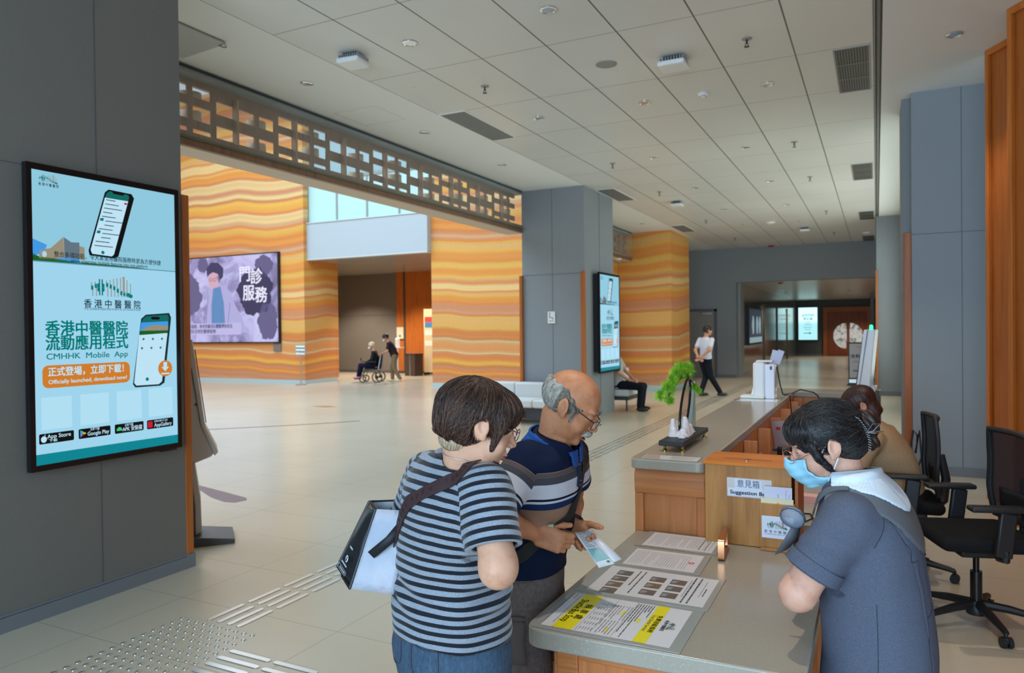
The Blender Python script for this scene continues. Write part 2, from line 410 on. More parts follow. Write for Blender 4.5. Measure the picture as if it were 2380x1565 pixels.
def m_wood(name, a, b, c2, scale=1., axis=2, rough=.42, along=.06):
    m = mat(name, a, rough, spec=.45); t = NT(m); sc = [9 * scale] * 3; sc[axis] = along * 9 * scale
    c = t.coord(tuple(sc)); n = t.noise(c, 2.2, 6, .62, .7); sc2 = [70 * scale] * 3; sc2[axis] = 1.6 * scale
    f = t.noise(t.coord(tuple(sc2)), 2.0, 3, .6)
    base = t.ramp(n, [(.28, c2), (.48, a), (.72, b)])
    base = t.mix(t.math('MULTIPLY', f, .35), base, c2); t.col(base); t.bump(f, .06, .002); return m
def m_strata():
    m = mat('strata_plaster', (.8, .5, .2), .78, spec=.2); t = NT(m); c = t.coord(); s = t.sep(c)
    xy = t.comb(s[0], s[1], t.math('MULTIPLY', s[2], .35))
    w1 = t.noise(xy, .16, 2, .45); w2 = t.noise(xy, .5, 2, .4)
    h = t.math('ADD', s[2], t.math('ADD', t.math('MULTIPLY', t.math('SUBTRACT', w1, .5), 1.3), t.math('MULTIPLY', t.math('SUBTRACT', w2, .5), .3)))
    v1 = t.noise(t.comb(0., 0., h), 1.15, 2, .5); v2 = t.noise(t.comb(5., 3., h), 3.3, 1, .5)
    O = srgb(216, 132, 74); Y = srgb(226, 174, 84); T = srgb(214, 166, 114); S = srgb(204, 142, 106); L = srgb(226, 194, 136)
    base = t.ramp(v1, [(.0, S), (.30, S), (.335, O), (.385, T), (.43, L), (.455, S), (.49, O), (.525, Y), (.56, T), (.60, O), (.64, L), (.69, Y), (.74, S)], 'LINEAR')
    b2 = t.ramp(v2, [(.30, (.90, .84, .80)), (.44, (1.0, 1.0, 1.0)), (.50, (1.03, .97, .9)), (.56, (1., 1., 1.)), (.70, (.88, .90, .92))])
    base = t.mix(1., base, b2, 'MULTIPLY'); g = t.noise(c, 34, 4, .7)
    base = t.mix(1., base, t.ramp(g, [(.3, (.93, .93, .93)), (.7, (1.05, 1.05, 1.05))]), 'MULTIPLY'); t.col(base); t.bump(g, .3, .01); return m
def m_tile():
    m = mat('ceiling_tile', (.6, .6, .58), .36, spec=.4); t = NT(m); c = t.coord(); s = t.sep(c)
    fx = t.math('ABSOLUTE', t.math('SUBTRACT', t.math('FRACT', t.math('DIVIDE', t.math('ADD', s[0], 4.745), .6765)), .5))
    fy = t.math('ABSOLUTE', t.math('SUBTRACT', t.math('FRACT', t.math('DIVIDE', t.math('ADD', s[1], -6.2 + 13.6), 1.36)), .5))
    lx = t.math('GREATER_THAN', fx, .5 - .0105); ly = t.math('GREATER_THAN', fy, .5 - .0032)
    n = t.noise(c, .5, 2); base = t.ramp(n, [(.3, srgb(211, 211, 207)), (.7, srgb(220, 220, 216))])
    sm = t.noise(t.coord((3, 3, 3)), 2.6, 4, .7); base = t.mix(t.math('MULTIPLY', t.math('GREATER_THAN', sm, .69), .08), base, srgb(120, 118, 112))
    base = t.mix(ly, base, srgb(128, 127, 122)); base = t.mix(lx, base, srgb(96, 97, 92)); t.col(base); return m
FLOOR = m_floor(); GREY = m_fabric('grey_wall_panel', srgb(134, 140, 145), srgb(147, 153, 158)); STRATA = m_strata(); TILE = m_tile()
GREYD = m_fabric('warm_grey_panel', srgb(108, 104, 98), srgb(119, 115, 109))
PLAST = mat('ceiling_plaster', srgb(228, 230, 228), .6, spec=.2)
BASEB = mat('skirting', srgb(112, 116, 120), .5)
TEAK = m_wood('teak_veneer', srgb(196, 122, 70), srgb(210, 140, 86), srgb(164, 94, 50))
TEAKH = m_wood('teak_veneer_across', srgb(196, 122, 70), srgb(210, 140, 86), srgb(164, 94, 50), axis=0)
TIMB = m_wood('orange_timber', srgb(176, 98, 38), srgb(190, 110, 46), srgb(150, 78, 28))
BROWN = m_wood('screen_timber', srgb(138, 100, 74), srgb(150, 112, 84), srgb(118, 82, 58))
BLACK = mat('black_plastic', (.012, .012, .013), .42); BLACKG = mat('black_gloss', (.008, .008, .009), .12)
WHITE = mat('white_plastic', (.78, .79, .8), .35); CHROME = mat('chrome', (.85, .85, .87), .12, metal=1.)
STEEL = mat('brushed_steel', (.6, .6, .6), .32, metal=1.); DGREY = mat('dark_grey_plastic', (.05, .055, .055), .45)
MGREY = mat('mid_grey_metal', srgb(150, 150, 148), .45); SEAM = mat('panel_joint', srgb(86, 88, 90), .7)
GLASS = mat('clear_glass', (.7, .8, .78), .03, spec=.6, alpha=.10)

# ================================================================ setting: shell
H = 4.3
struct('floor', MB().box(-26, -6, -.2, 7, 50, 0), FLOOR)
struct('ceiling', MB().box(-4.745, -6, H, 0, 25, H + .2), TILE)
struct('ceiling', MB().box(-6.0, -6, H, -4.745, 25, H + .2), PLAST)
struct('ceiling', MB().box(.06, -6, H, 7, 25, H + .2), PLAST)
struct('trim_1', MB().box(.0, -6, H + .03, .06, 25, H + .06).box(.018, -6, H, .042, 25, H + .04), mat('recess', srgb(120, 120, 116), .6))
# left block carrying the large screen
w = MB(); w.box(-6.02, -6, .0, -4.42, 3.60, H); struct('wall_left', w, GREYD)
j = MB()
for y in (2.967, 1.75, .55): j.box(-4.425, y - .0025, .1, -4.4175, y + .0025, H)
for z in (2.67,): j.box(-4.425, -3, z - .0025, -4.4178, 3.58, z + .0025)
struct('trim_2', j, SEAM)
struct('baseboard_left', MB().box(-4.43, -6, 0, -4.405, 3.60, .085).box(-4.43, -6, .088, -4.414, 3.6, .1), BASEB)
# column with the second screen
w = MB().box(-6.02, 12.5, 0, -4.76, 14.12, H); struct('column', w, GREY)
j = MB().box(-6.02, 12.496, 2.70, -4.76, 12.499, 2.705).box(-5.4, 12.496, .1, -5.395, 12.499, H).box(-4.757, 13.3, .1, -4.754, 13.305, H)
struct('trim_3', j, SEAM)
# strata column, strata walls of the atrium
struct('column', MB().box(-6.42, 19.4, .12, -4.92, 21.5, H), STRATA)
struct('wall_far', MB().box(-11.87, 18.4, .12, -6.42, 19.6, 10), STRATA)
struct('wall_far', MB().box(-27, 18.05, .12, -16.5, 19.6, 10), STRATA)
struct('wall_far', MB().box(-11.87, 19.6, .12, -11.6, 24.4, 4.02).box(-17.2, 19.61, .12, -16.5, 19.7, 4.02), STRATA)
struct('baseboard_far', MB().box(-11.87, 18.38, 0, -6.42, 19.5, .12).box(-27, 18.03, 0, -16.48, 19.6, .12).box(-6.44, 19.38, 0, -4.90, 21.5, .12), mat('pale_blue_skirting', srgb(176, 196, 200), .4))
struct('wall_left', MB().box(-27, -6, 0, -26.5, 18.05, 10), STRATA)
# bridge across the gap
BRG = mat('bridge_panel', srgb(178, 188, 196), .45)
b = MB().box(-16.52, 18.2, 4.03, -11.87, 18.4, 5.18); br = struct('wall_bridge', b, BRG)
j = MB().box(-14.12, 18.196, 4.05, -14.11, 18.2, 5.16).box(-16.52, 18.17, 5.18, -11.87, 18.42, 5.21).box(-16.52, 18.18, 4.0, -11.87, 18.4, 4.04); struct('trim_4', j, mat('bridge_trim', srgb(206, 214, 216), .35, metal=.2))
win = MB().box(-16.5, 18.3, 5.21, -11.87, 18.33, 6.55); wn = struct('window_1', win, mat('frosted_glass', srgb(186, 222, 220), .25, spec=.6))
wf = MB()
for x in (-16.5, -15.32, -14.13, -12.92): wf.box(x - .025, 18.27, 5.2, x + .025, 18.36, 6.6)
wf.box(-16.5, 18.26, 6.52, -11.87, 18.37, 6.62); wf.obj('window_frame', MGREY, wn)
struct('window_2', MB().box(-16.5, 18.34, 6.62, -11.87, 18.37, 10), mat('upper_glazing', srgb(150, 178, 186), .2))
struct('ceiling', MB().box(-21, 18.42, 4.0, -11.88, 25, 4.2), mat('metal_ceiling', srgb(190, 186, 176), .22, metal=.35))
struct('wall_back', MB().box(-21, 24.0, 0, -17.04, 24.3, 4.0).box(-21.3, 19.6, 0, -21, 24.3, 4.0), GREYD)
struct('trim_5', MB().box(-21, 23.99, 2.32, -17.04, 23.996, 2.33).box(-21, 23.98, 0, -17.04, 24, .1), SEAM)
struct('wall_back', MB().box(-17.04, 23.85, 0, -11.9, 24.3, 4.0), TIMB)
struct('trim_6', MB().box(-16.70, 23.83, .05, -16.62, 23.86, 4.0).box(-17.06, 23.84, 0, -11.9, 23.86, .1), DGREY)
# hall end, corridor
e = MB().box(-7, 25, 0, -4.17, 25.4, H).box(-4.17, 25, 3.17, 1.2, 25.4, H).box(0, 25, 0, 1.2, 25.4, 3.17); struct('wall_end', e, GREY)
struct('wall_end', MB().box(-7, 19.6, 0, -6.42, 25, H), GREY)
struct('baseboard_end', MB().box(-4.86, 24.985, 0, -4.17, 25, .1), BASEB)
CORW = mat('corridor_glossy_panel', srgb(112, 110, 102), .12, spec=.7)
struct('wall_corridor', MB().box(-4.6, 25.4, 0, -4.17, 45.2, 3.6), CORW)
struct('wall_corridor', MB().box(0.0, 25.4, 0, .3, 45.2, 3.6), GREY)
struct('ceiling', MB().box(-4.6, 25.4, 3.17, .3, 45.2, 3.4), mat('corridor_ceiling', srgb(186, 186, 178), .3, metal=.25))
struct('wall_end', MB().box(-4.6, 45, 0, .3, 45.3, 3.4), m_fabric('slate_panel', srgb(92, 98, 102), srgb(100, 106, 110)))
struct('baseboard_end', MB().box(-4.17, 44.97, 0, -2.75, 45, .12), BASEB)
# openings of the corridor's left side
f = MB()
for y in (26.2, 31.5, 36.0, 40.2): f.box(-4.18, y - .07, 0, -4.13, y + .07, 2.6)
struct('trim_7', f, mat('dark_mullion', srgb(70, 66, 58), .4))
struct('trim_8', MB().box(-4.2, 25.35, 0, -4.08, 26.0, 3.17), mat('portal_grey', srgb(150, 154, 154), .4))
# hospital staff door in the end wall
dr = struct('door_1', MB().box(-5.72, 24.96, 0, -4.88, 25.0, 2.22), mat('door_grey', srgb(140, 136, 134), .5))
MB().box(-5.8, 24.94, 0, -5.72, 25, 2.3).box(-4.88, 24.94, 0, -4.8, 25, 2.3).box(-5.8, 24.94, 2.22, -4.8, 25, 2.3).obj('door_frame', mat('door_frame_grey', srgb(96, 96, 98), .4), dr)
MB().box(-5.3, 24.9, 2.12, -4.95, 24.96, 2.18).obj('door_closer', STEEL, dr); MB().box(-4.99, 24.9, .95, -4.96, 24.95, 1.15).obj('door_handle', STEEL, dr)
WV = mat('bright_window_view', (.3, .3, .3), .3, emit=(.75, .8, .85), es=.5); n_ = NT(WV); n_.link(n_.ramp(n_.noise(n_.coord((3, 1, 3)), 1.6, 3), [(.36, srgb(70, 66, 64)), (.46, srgb(196, 190, 170)), (.6, srgb(214, 222, 232)), (.7, srgb(150, 140, 120))]), n_.b.inputs['Emission Color'])
# double door with a round window
d = struct('door_2', MB().box(-2.72, 44.9, 0, -.30, 45, 2.75), TIMB)
DD = m_wood('door_timber', srgb(140, 70, 30), srgb(156, 84, 38), srgb(110, 50, 20))
for s, x0, x1 in ((-1, -2.48, -1.46), (1, -1.40, -.5)):
    MB().box(x0, 44.86, .02, x1, 44.92, 2.45).obj('door_leaf', DD, d, bevel=.01)
    pts = [(-1.43 + s * .1 + s * .66 * math.sin(PI * i / 20), 1.12 + .72 * math.cos(PI * i / 20)) for i in range(21)]
    MB().prism(pts, 44.84, 44.865, lambda u, v, w: (u, w, v)).obj('round_window', WV, d)
    MB().box(-1.43 + s * .07, 44.8, .8, -1.43 + s * .1, 44.84, 1.5).obj('door_handle', STEEL, d)
# right side: strip wall, pillar, low wall
struct('wall_right', MB().box(0.0, 19.6, 0, 1.2, 20.0, H).box(.6, 10.4, 0, 1.0, 19.6, H), GREY)
struct('window_3', MB().box(.585, 10.5, .6, .6, 19.4, 3.9), mat('bay_glazing', srgb(206, 220, 214), .3))
struct('baseboard_right', MB().box(0.0, 19.58, 0, .6, 19.6, .1), BASEB)
w = MB().box(.36, 9.4, 0, 2.2, 10.4, H).box(.27, 9.62, 0, .36, 10.4, H); struct('column', w, GREY)
struct('trim_9', MB().box(.84, 9.397, .1, .845, 9.4, H).box(.36, 9.397, 2.70, 2.2, 9.4, 2.705).box(1.5, 9.397, .1, 1.505, 9.4, H), SEAM)
struct('baseboard_right', MB().box(.35, 9.38, 0, 2.2, 9.4, .1), BASEB)
struct('wall_right', MB().box(2.2, 8.6, 0, 2.5, 10.4, H).box(6.6, -6, 0, 6.8, 8.6, H).box(2.5, 8.6, 0, 6.8, 8.8, H), GREY)
# folded timber wall
def fold(name, p, q, t=.06):
    p = Vector((*p, 0)); q = Vector((*q, 0)); u = (q - p).normalized(); n = Vector((-u.y, u.x, 0)); L = (q - p).length
    fn = lambda a, b, w: tuple(p + u * a + n * w + Vector((0, 0, b)))
    m = MB(); m.prism([(0, 0), (L, 0), (L, H), (0, H)], -t, 0, fn); o = struct(name, m, TIMB)
    fr = MB()
    for a0, a1, b0, b1 in ((0, .045, 0, H), (L - .045, L, 0, H), (.045, L - .045, H - .06, H), (.045, L - .045, 0, .1)):
        fr.prism([(a0, b0), (a1, b0), (a1, b1), (a0, b1)], 0, .035, fn)
    fr.obj('frame', m_wood('timber_edge', srgb(196, 112, 44), srgb(206, 122, 52), srgb(170, 92, 34)), o, bevel=.004)
    return o
fold('wall_right', (1.14, 8.0), (.97, 8.33)); fold('wall_right', (1.22, 7.0), (1.01, 7.32)); fold('wall_right', (1.14, 8.0), (1.3, 7.32), .05)
struct('wall_right', MB().box(1.36, 2.0, 0, 1.5, 7.3, H), TIMB)
# timber edge fins of the columns
FIN = m_wood('timber_fin', srgb(176, 100, 46), srgb(190, 112, 54), srgb(146, 78, 32))
for i, bx in enumerate(((-4.60, 3.60, .1, -4.415, 3.66, 2.67), (-4.82, 12.44, 0, -4.74, 12.5, 2.73), (-6.06, 12.44, 0, -6.0, 12.5, 2.70), (.285, 9.50, 0, .36, 9.62, 2.74), (-.02, 19.5, 0, .03, 19.6, 3.0))):
    struct('trim_%d' % (10 + i), MB().box(*bx), FIN, bevel=.004)
struct('baseboard_left', MB().box(-4.61, 3.60, 0, -4.405, 3.665, .1), BASEB)
# beam under the timber screen, and its soffit
for (y0, y1) in ((-6, 12.5), (14.12, 19.4)):
    struct('beam', MB().box(-6.35, y0, 3.52, -6.0, y1, 3.655), BROWN)
    struct('beam', MB().box(-6.34, y0, 3.5, -6.01, y1, 3.52), mat('soffit', srgb(196, 176, 156), .55))
    struct('beam', MB().box(-6.35, y0, 4.235, -6.0, y1, 4.6), mat('beam_grey', srgb(140, 144, 146), .5))
struct('wall_upper', MB().box(-6.35, -6, 4.6, -6.0, 25, 10), mat('upper_wall', srgb(206, 204, 198), .6))
# back of the hall behind the camera: wall with a glazed entrance
struct('wall_back', MB().box(-6, -6.1, 3.9, 7, -5.9, H).box(-6, -6.1, 0, -5.2, -5.9, 3.9).box(3.4, -6.1, 0, 7, -5.9, 3.9), GREY)
struct('wall_back', MB().box(-27, -6.1, 0, -6, -5.9, 10), STRATA)

# ================================================================ timber lattice screens with glass guards
def lattice(y0, y1, label, seed):
    random.seed(seed)
    t = thing('timber_screen', label, 'screen', (-6.2, (y0 + y1) / 2, 3.66)); off = (-6.2, (y0 + y1) / 2, 3.66)
    pl = MB(); n = int((y1 - y0) / .29); p = (y1 - y0) / n; back = MB(); fin = MB()
    for i in range(n):
        a = y0 + i * p; k = (i // 3) % 2; dz = -.075 if k else 0.; x = -6.16
        hs = [(3.69 + .02, 3.69 + .15), (3.95 + .01, 3.95 + .14)] if not k else [(3.70, 3.745), (3.83, 3.975), (4.06, 4.17)]
        pl.box(x, a, 3.66, x + .025, a + .06, 4.23); zz = 3.66
        for z0, z1 in hs: pl.box(x, a + .06, zz, x + .025, a + p, z0); zz = z1
        pl.box(x, a + .06, zz, x + .025, a + p, 4.23)
        if i % 3 == 1: fin.box(x + .025, a - .012, 3.66, x + .085, a + .012, 4.16)
        if i % 3 == 2:
            for z0, z1 in hs[-2:]:
                rows = []
                for q in range(7):
                    s = q / 6; rows.append([(x - .14 + .12 * math.sin(PI * s), a + .03 + s * (p - .02), z0 - .03), (x - .14 + .12 * math.sin(PI * s), a + .03 + s * (p - .02), z1 - .025)])
                back.grid(rows)
    pl.obj('lattice', BROWN, t, off); fin.obj('fin', mat('fin_timber', srgb(170, 132, 100), .5), t, off)
    back.obj('curved_slats', mat('slat_beige', srgb(206, 186, 160), .55), t, off, solid=.008)
    t = thing('glass_guard', label.replace('brown timber lattice screen', 'glass guard') .replace(' behind glass', ' in front of the lattice'), 'glass', (-5.99, (y0 + y1) / 2, 3.6)); off = (-5.99, (y0 + y1) / 2, 3.6)
    for i in range(n // 5 + 1):
        a = y0 + i * 5 * p; b = min(a + 5 * p, y1)
        if b - a < .1: continue
        MB().box(-5.995, a + .006, 3.60, -5.985, b - .006, 4.27).obj('glass_pane', GLASS, t, off)
    MB().box(-5.998, y0, 4.268, -5.975, y1, 4.285).obj('top_channel', mat('dark_teal_seal', srgb(30, 52, 56), .4), t, off)
    MB().box(-5.998, y0, 3.585, -5.98, y1, 3.605).obj('bottom_channel', mat('green_edge', srgb(96, 104, 84), .35), t, off)
lattice(3.62, 12.44, 'long brown timber lattice screen behind glass above the opening beside the large wall screen', 3)
lattice(14.15, 19.38, 'short brown timber lattice screen above the opening next to the striped orange column', 5)
# ================================================================ screens
def em(name, c, s=1.): return mat(name, (0, 0, 0), .35, emit=srgb(*c), es=s, spec=.3)
def grad(name, stops, z0, z1, es=1., axis=2, nz_=0.):
    m = mat(name, (0, 0, 0), .35, emit=(1, 1, 1), es=es, spec=.3); t = NT(m); s = t.sep(t.coord())
    f = t.math('DIVIDE', t.math('SUBTRACT', s[axis], z0), z1 - z0)
    if nz_: f = t.math('ADD', f, t.math('MULTIPLY', t.math('SUBTRACT', t.noise(t.coord(), 1.6, 3), .5), nz_))
    t.link(t.ramp(f, stops), t.b.inputs['Emission Color']); return m
E_BG = em('screen_pale_blue', (158, 212, 236)); E_TEAL = em('screen_teal', (0, 120, 116)); E_DK = em('screen_dark', (14, 44, 54)); E_BLK = em('screen_black', (6, 10, 14))
E_OR = em('screen_orange', (206, 124, 42)); E_WH = em('screen_white', (188, 226, 244)); E_TAN = em('screen_tan', (150, 150, 138)); E_GRN = em('screen_green', (20, 92, 34))
E_HD = em('screen_header', (12, 104, 96)); E_RED = em('screen_red', (196, 28, 52)); E_BLU = em('screen_blue', (64, 152, 226)); E_BLD = em('screen_building', (150, 142, 122)); E_BL2 = em('screen_building_shade', (98, 116, 128))
E_OR2 = em('screen_orange_shade', (158, 88, 10)); E_YEL = em('screen_yellow', (236, 190, 30)); E_LG = em('screen_light_green', (60, 200, 120))
def logo(mb, fn, cx, cy, w, green, tan, k=0.):
    """row of thin bars crossed by green blocks stepping down to the right"""
    q = w / 100.; n = 12
    def r(x0, y0, x1, y1, m): mb.use(m).add([fn(cx + x * q, cy + y * q) for x, y in ((x0, y0), (x1, y0), (x1, y1), (x0, y1))], [(0, 1, 2, 3)])
    tops = [8, 10, 14, 14, 14, 16, 18, 20, 22, 24, 17, 10]; g = [-3, 1, 0, 0, 4, 1, -2, -7, -12, -14, -15, -17]
    xs = [-48, -40, -31, -25, -15, -7, 1, 9, 17, 24, 32, 40]
    for i, x in enumerate(xs):
        if i in (2, 3):
            r(x, -18, x + 3, 16, green); s = -1 if i == 2 else 1
            mb.use(green).add([fn(cx + (x + 1.5 + s * a) * q, cy + (b - 1) * q) for a, b in ((0, 9), (5, 7), (5, -8), (0, -10), (-1, -6), (2.0, -1), (-1, 5))], [(0, 1, 2, 3, 4, 5, 6)]); continue
        r(x, g[i] + 3, x + 2.2, tops[i], tan); r(x + 2.4, -20, x + 4.6, g[i] - 3, tan)
        if i == 9: r(x - 1, g[i] + 3, x + 4, 24, tan)
        if i < 10: r(x, g[i] - 4, x + 5, g[i] + 5, green)
    mb.use(green).add([fn(cx + a * q, cy + b * q) for a, b in ((31, -10), (38, -11), (46, -15), (46, -20), (41, -22), (36, -19), (31, -19))], [(0, 1, 2, 3, 4, 5, 6)])
def app_screen(t, F, off):
    """F(layer) gives the sheet function; one mesh per kind of content"""
    def mb(name, lay, draw, m=None):
        q = MB(); draw(q, F(lay)); q.obj(name, m, t, off, smooth=False); return q
    mb('display', 0, lambda q, f: q.add([f(2.535, .92), f(3.495, .92), f(3.495, 2.109), f(2.535, 2.109)], [(0, 1, 2, 3)]), E_BG)
    top = grad('screen_upper_picture', [(0, srgb(142, 200, 222)), (.4, srgb(140, 204, 232)), (.8, srgb(112, 178, 212)), (1, srgb(98, 164, 202))], 2.11, 2.64, nz_=.25)
    mb('display_upper', 0, lambda q, f: q.add([f(2.535, 2.112), f(3.495, 2.112), f(3.495, 2.642), f(2.535, 2.642)], [(0, 1, 2, 3)]), top)
    P_ = lambda q, f, m, pts: q.use(m).add([f(*p) for p in pts], [tuple(range(len(pts)))])
    def pic(q, f):
        P_(q, f, E_BLU, [(2.536, 2.14), (2.60, 2.16), (2.62, 2.21), (2.536, 2.24)])
        P_(q, f, E_BLD, [(2.572, 2.125), (2.578, 2.178), (2.64, 2.192), (2.718, 2.268), (2.722, 2.13)])
        P_(q, f, E_BL2, [(2.722, 2.13), (2.72, 2.266), (2.765, 2.24), (2.815, 2.243), (2.815, 2.14)])
        P_(q, f, E_BLD, [(2.815, 2.14), (2.815, 2.222), (2.847, 2.216), (2.848, 2.138)])
        P_(q, f, E_BLU, [(2.66, 2.125), (2.70, 2.145), (2.80, 2.142), (2.83, 2.116)])
        P_(q, f, E_WH, circ(2.604, 2.155, .014, 14, .018))
        P_(q, f, E_GRN, [(2.536, 2.114), (2.536, 2.155), (2.58, 2.135), (2.66, 2.136), (2.74, 2.128), (2.86, 2.122), (3.2, 2.119), (3.3, 2.113)])
        P_(q, f, em('split_line', (90, 140, 160)), [(2.535, 2.1075), (3.495, 2.1075), (3.495, 2.1135), (2.535, 2.1135)])
        P_(q, f, em('screen_bottom_strip', (0, 132, 146)), [(2.535, .92), (3.495, .92), (3.495, .976), (2.535, .983)])
    mb('pictures', 1, pic)
    def phone1(q, f):
        q.use(E_BLK).poly([f(a, b) for a, b in [(2.872, 2.20), (2.878, 2.172), (3.04, 2.165), (3.07, 2.178), (3.188, 2.57), (3.17, 2.596), (3.01, 2.60), (2.985, 2.578)]])
        g = F(2.5)
        q.use(E_WH).poly([g(a, b) for a, b in [(2.885, 2.205), (2.895, 2.182), (3.025, 2.176), (3.04, 2.19), (3.145, 2.545), (2.985, 2.545)]])
        q.use(E_HD).poly([g(a, b) for a, b in [(2.985, 2.545), (3.145, 2.545), (3.153, 2.575), (3.14, 2.587), (3.015, 2.59), (2.998, 2.575)]])
        g = F(3); q.use(E_BLK).poly([g(a, b) for a, b in [(3.04, 2.578), (3.11, 2.576), (3.12, 2.59), (3.035, 2.592)]])
        q.use(E_RED).poly([g(a, b) for a, b in [(3.115, 2.52), (3.135, 2.52), (3.138, 2.532), (3.118, 2.532)]])
        for i in range(12):
            z = 2.53 - i * .027; x = 2.985 - (2.545 - z) * .28
            if i in (5, 6, 8, 9):
                q.use(E_TEAL).poly([g(x + .005, z), g(x + .028, z), g(x + .033, z + .018), g(x + .01, z + .018)]) if i in (5, 8) else None
                x += .03
            q.use(E_DK).poly([g(x + .012, z), g(x + .075 + .03 * (i % 3), z), g(x + .076 + .03 * (i % 3), z + .005), g(x + .013, z + .005)])
        q.use(E_TEAL).poly([g(*p) for p in circ(2.965, 2.196, .011)])
    mb('phone_picture', 2, phone1)
    def phone2(q, f):
        q.use(E_DK).poly([f(a, b) for a, b in [(3.158, 1.35), (3.175, 1.328), (3.36, 1.326), (3.395, 1.345), (3.455, 1.79), (3.44, 1.822), (3.26, 1.808), (3.225, 1.78)]])
        g = F(2.5); q.use(E_WH).poly([g(a, b) for a, b in [(3.167, 1.358), (3.182, 1.34), (3.35, 1.337), (3.375, 1.355), (3.425, 1.69), (3.21, 1.68)]])
        q.use(E_HD).poly([g(a, b) for a, b in [(3.225, 1.755), (3.432, 1.765), (3.437, 1.79), (3.425, 1.81), (3.262, 1.797), (3.236, 1.775)]])
        q.use(E_BLU).poly([g(a, b) for a, b in [(3.215, 1.70), (3.43, 1.715), (3.432, 1.765), (3.225, 1.755)]])
        g = F(3); q.use(E_BLD).poly([g(a, b) for a, b in [(3.22, 1.70), (3.29, 1.735), (3.35, 1.74), (3.43, 1.73), (3.428, 1.70)]])
        q.use(E_GRN).poly([g(a, b) for a, b in [(3.21, 1.672), (3.425, 1.684), (3.428, 1.704), (3.214, 1.70)]])
        q.use(E_BLK).poly([g(*p) for p in rrect(3.30, 1.776, 3.365, 1.794, .008)])
        for i in range(2):
            for k in range(3): q.use(E_TEAL).poly([g(*p) for p in circ(3.24 + .07 * k - .012 * i, 1.645 - .06 * i, .008, 10)])
        q.use(E_TEAL).poly([g(*p) for p in circ(3.263, 1.377, .012)])
        q.use(E_OR).poly([g(*p) for p in circ(3.402, 1.442, .055, 32)])
        g = F(3.5); q.use(E_WH).poly([g(a, b) for a, b in [(3.388, 1.485), (3.416, 1.485), (3.416, 1.452), (3.431, 1.452), (3.402, 1.422), (3.373, 1.452), (3.388, 1.452)]]).poly([g(a, b) for a, b in [(3.37, 1.402), (3.434, 1.402), (3.434, 1.412), (3.37, 1.412)]])
    mb('app_picture', 2, phone2)
    def lg(q, f):
        logo(q, f, 3.028, 1.979, .30, E_TEAL, E_TAN); logo(q, f, 2.635, 2.60, .115, E_TEAL, E_TAN)
    mb('logo', 2, lg)
    def tx(q, f):
        q.use(E_DK); put_text(q, '香 港 中 醫 醫 院', f, 3.03, 1.868, .058, width=.385, bold=.012)
        put_text(q, 'THE CHINESE MEDICINE HOSPITAL OF HONG KONG', f, 3.03, 1.838, .02, width=.385, xscale=1.)
        put_text(q, '香 港 中 醫 醫 院', f, 2.635, 2.562, .02, width=.118, bold=.015)
        put_text(q, '整合多項功能，令大家使用醫院服務時更為方便快捷', f, 3.02, 2.158, .036, width=.72, bold=.01)
        put_text(q, 'which integrates multiple features into one platform', f, 3.02, 2.129, .026, width=.52, bold=.01)
        q.use(E_TEAL); put_text(q, '香港中醫醫院', f, 2.865, 1.712, .098, width=.525, bold=.022); put_text(q, '流動應用程式', f, 2.865, 1.625, .098, width=.525, bold=.022)
        put_text(q, 'CMHHK  Mobile  App', f, 2.865, 1.55, .05, width=.52, bold=.014)
    mb('lettering', 2, tx)
    mb('button_panel', 2, lambda q, f: q.poly([f(*p) for p in rrect(2.58, 1.366, 3.138, 1.50, .035)]), E_OR)
    def bt(q, f):
        q.use(E_WH); put_text(q, '正式登場，立即下載！', f, 2.87, 1.457, .058, width=.48, bold=.02); put_text(q, 'Officially launched, download now!', f, 2.865, 1.40, .034, width=.50, bold=.014)
    mb('button_lettering', 3, bt)
    mb('blank_squares', 2, lambda q, f: [q.poly([f(x0, 1.122), f(x1, 1.122), f(x1, 1.312), f(x0, 1.312)]) for x0, x1 in ((2.571, 2.751), (2.804, 2.989), (3.043, 3.219), (3.272, 3.455))], em('screen_blank', (176, 222, 242)))
    mb('badges', 2, lambda q, f: [q.poly([f(*p) for p in rrect(x0, 1.041, x1, 1.101, .008)]) for x0, x1 in ((2.555, 2.761), (2.79, 2.997), (3.026, 3.231), (3.256, 3.459))], E_BLK)
    def bd(q, f):
        q.use(E_WH)
        for s, x, y, w in (('App Store', 2.672, 1.08, .14), ('下載', 2.635, 1.055, .05), ('Google Play', 2.916, 1.065, .14), ('立即下載', 2.893, 1.091, .06), ('APK 安裝檔', 3.15, 1.062, .14), ('立即下載', 3.125, 1.088, .06), ('AppGallery', 3.378, 1.062, .135), ('EXPLORE IT ON', 3.362, 1.088, .1)):
            put_text(q, s, f, x, y, .034 if w > .11 else .018, width=w, bold=.01)
        q.poly([f(*p) for p in circ(2.582, 1.068, .017, 16, .019)]).poly([f(2.583, 1.089), f(2.59, 1.097), f(2.592, 1.091)])
        q.use(E_LG).poly([f(*p) for p in [(3.038, 1.058)] + [(3.058 + .02 * math.cos(a), 1.058 + .024 * math.sin(a)) for a in [PI * (1 - i / 10) for i in range(11)]]])
        q.use(E_RED).poly([f(*p) for p in rrect(3.262, 1.05, 3.298, 1.092, .007)])
        q.use(E_BLU).poly([f(2.80, 1.05), f(2.80, 1.094), f(2.815, 1.072)]); q.use(E_LG).poly([f(2.80, 1.094), f(2.83, 1.077), f(2.815, 1.072)]); q.use(E_RED).poly([f(2.80, 1.05), f(2.815, 1.072), f(2.828, 1.067)]); q.use(E_YEL).poly([f(2.815, 1.072), f(2.83, 1.077), f(2.838, 1.072), f(2.828, 1.067)])
    mb('badge_lettering', 3, bd)
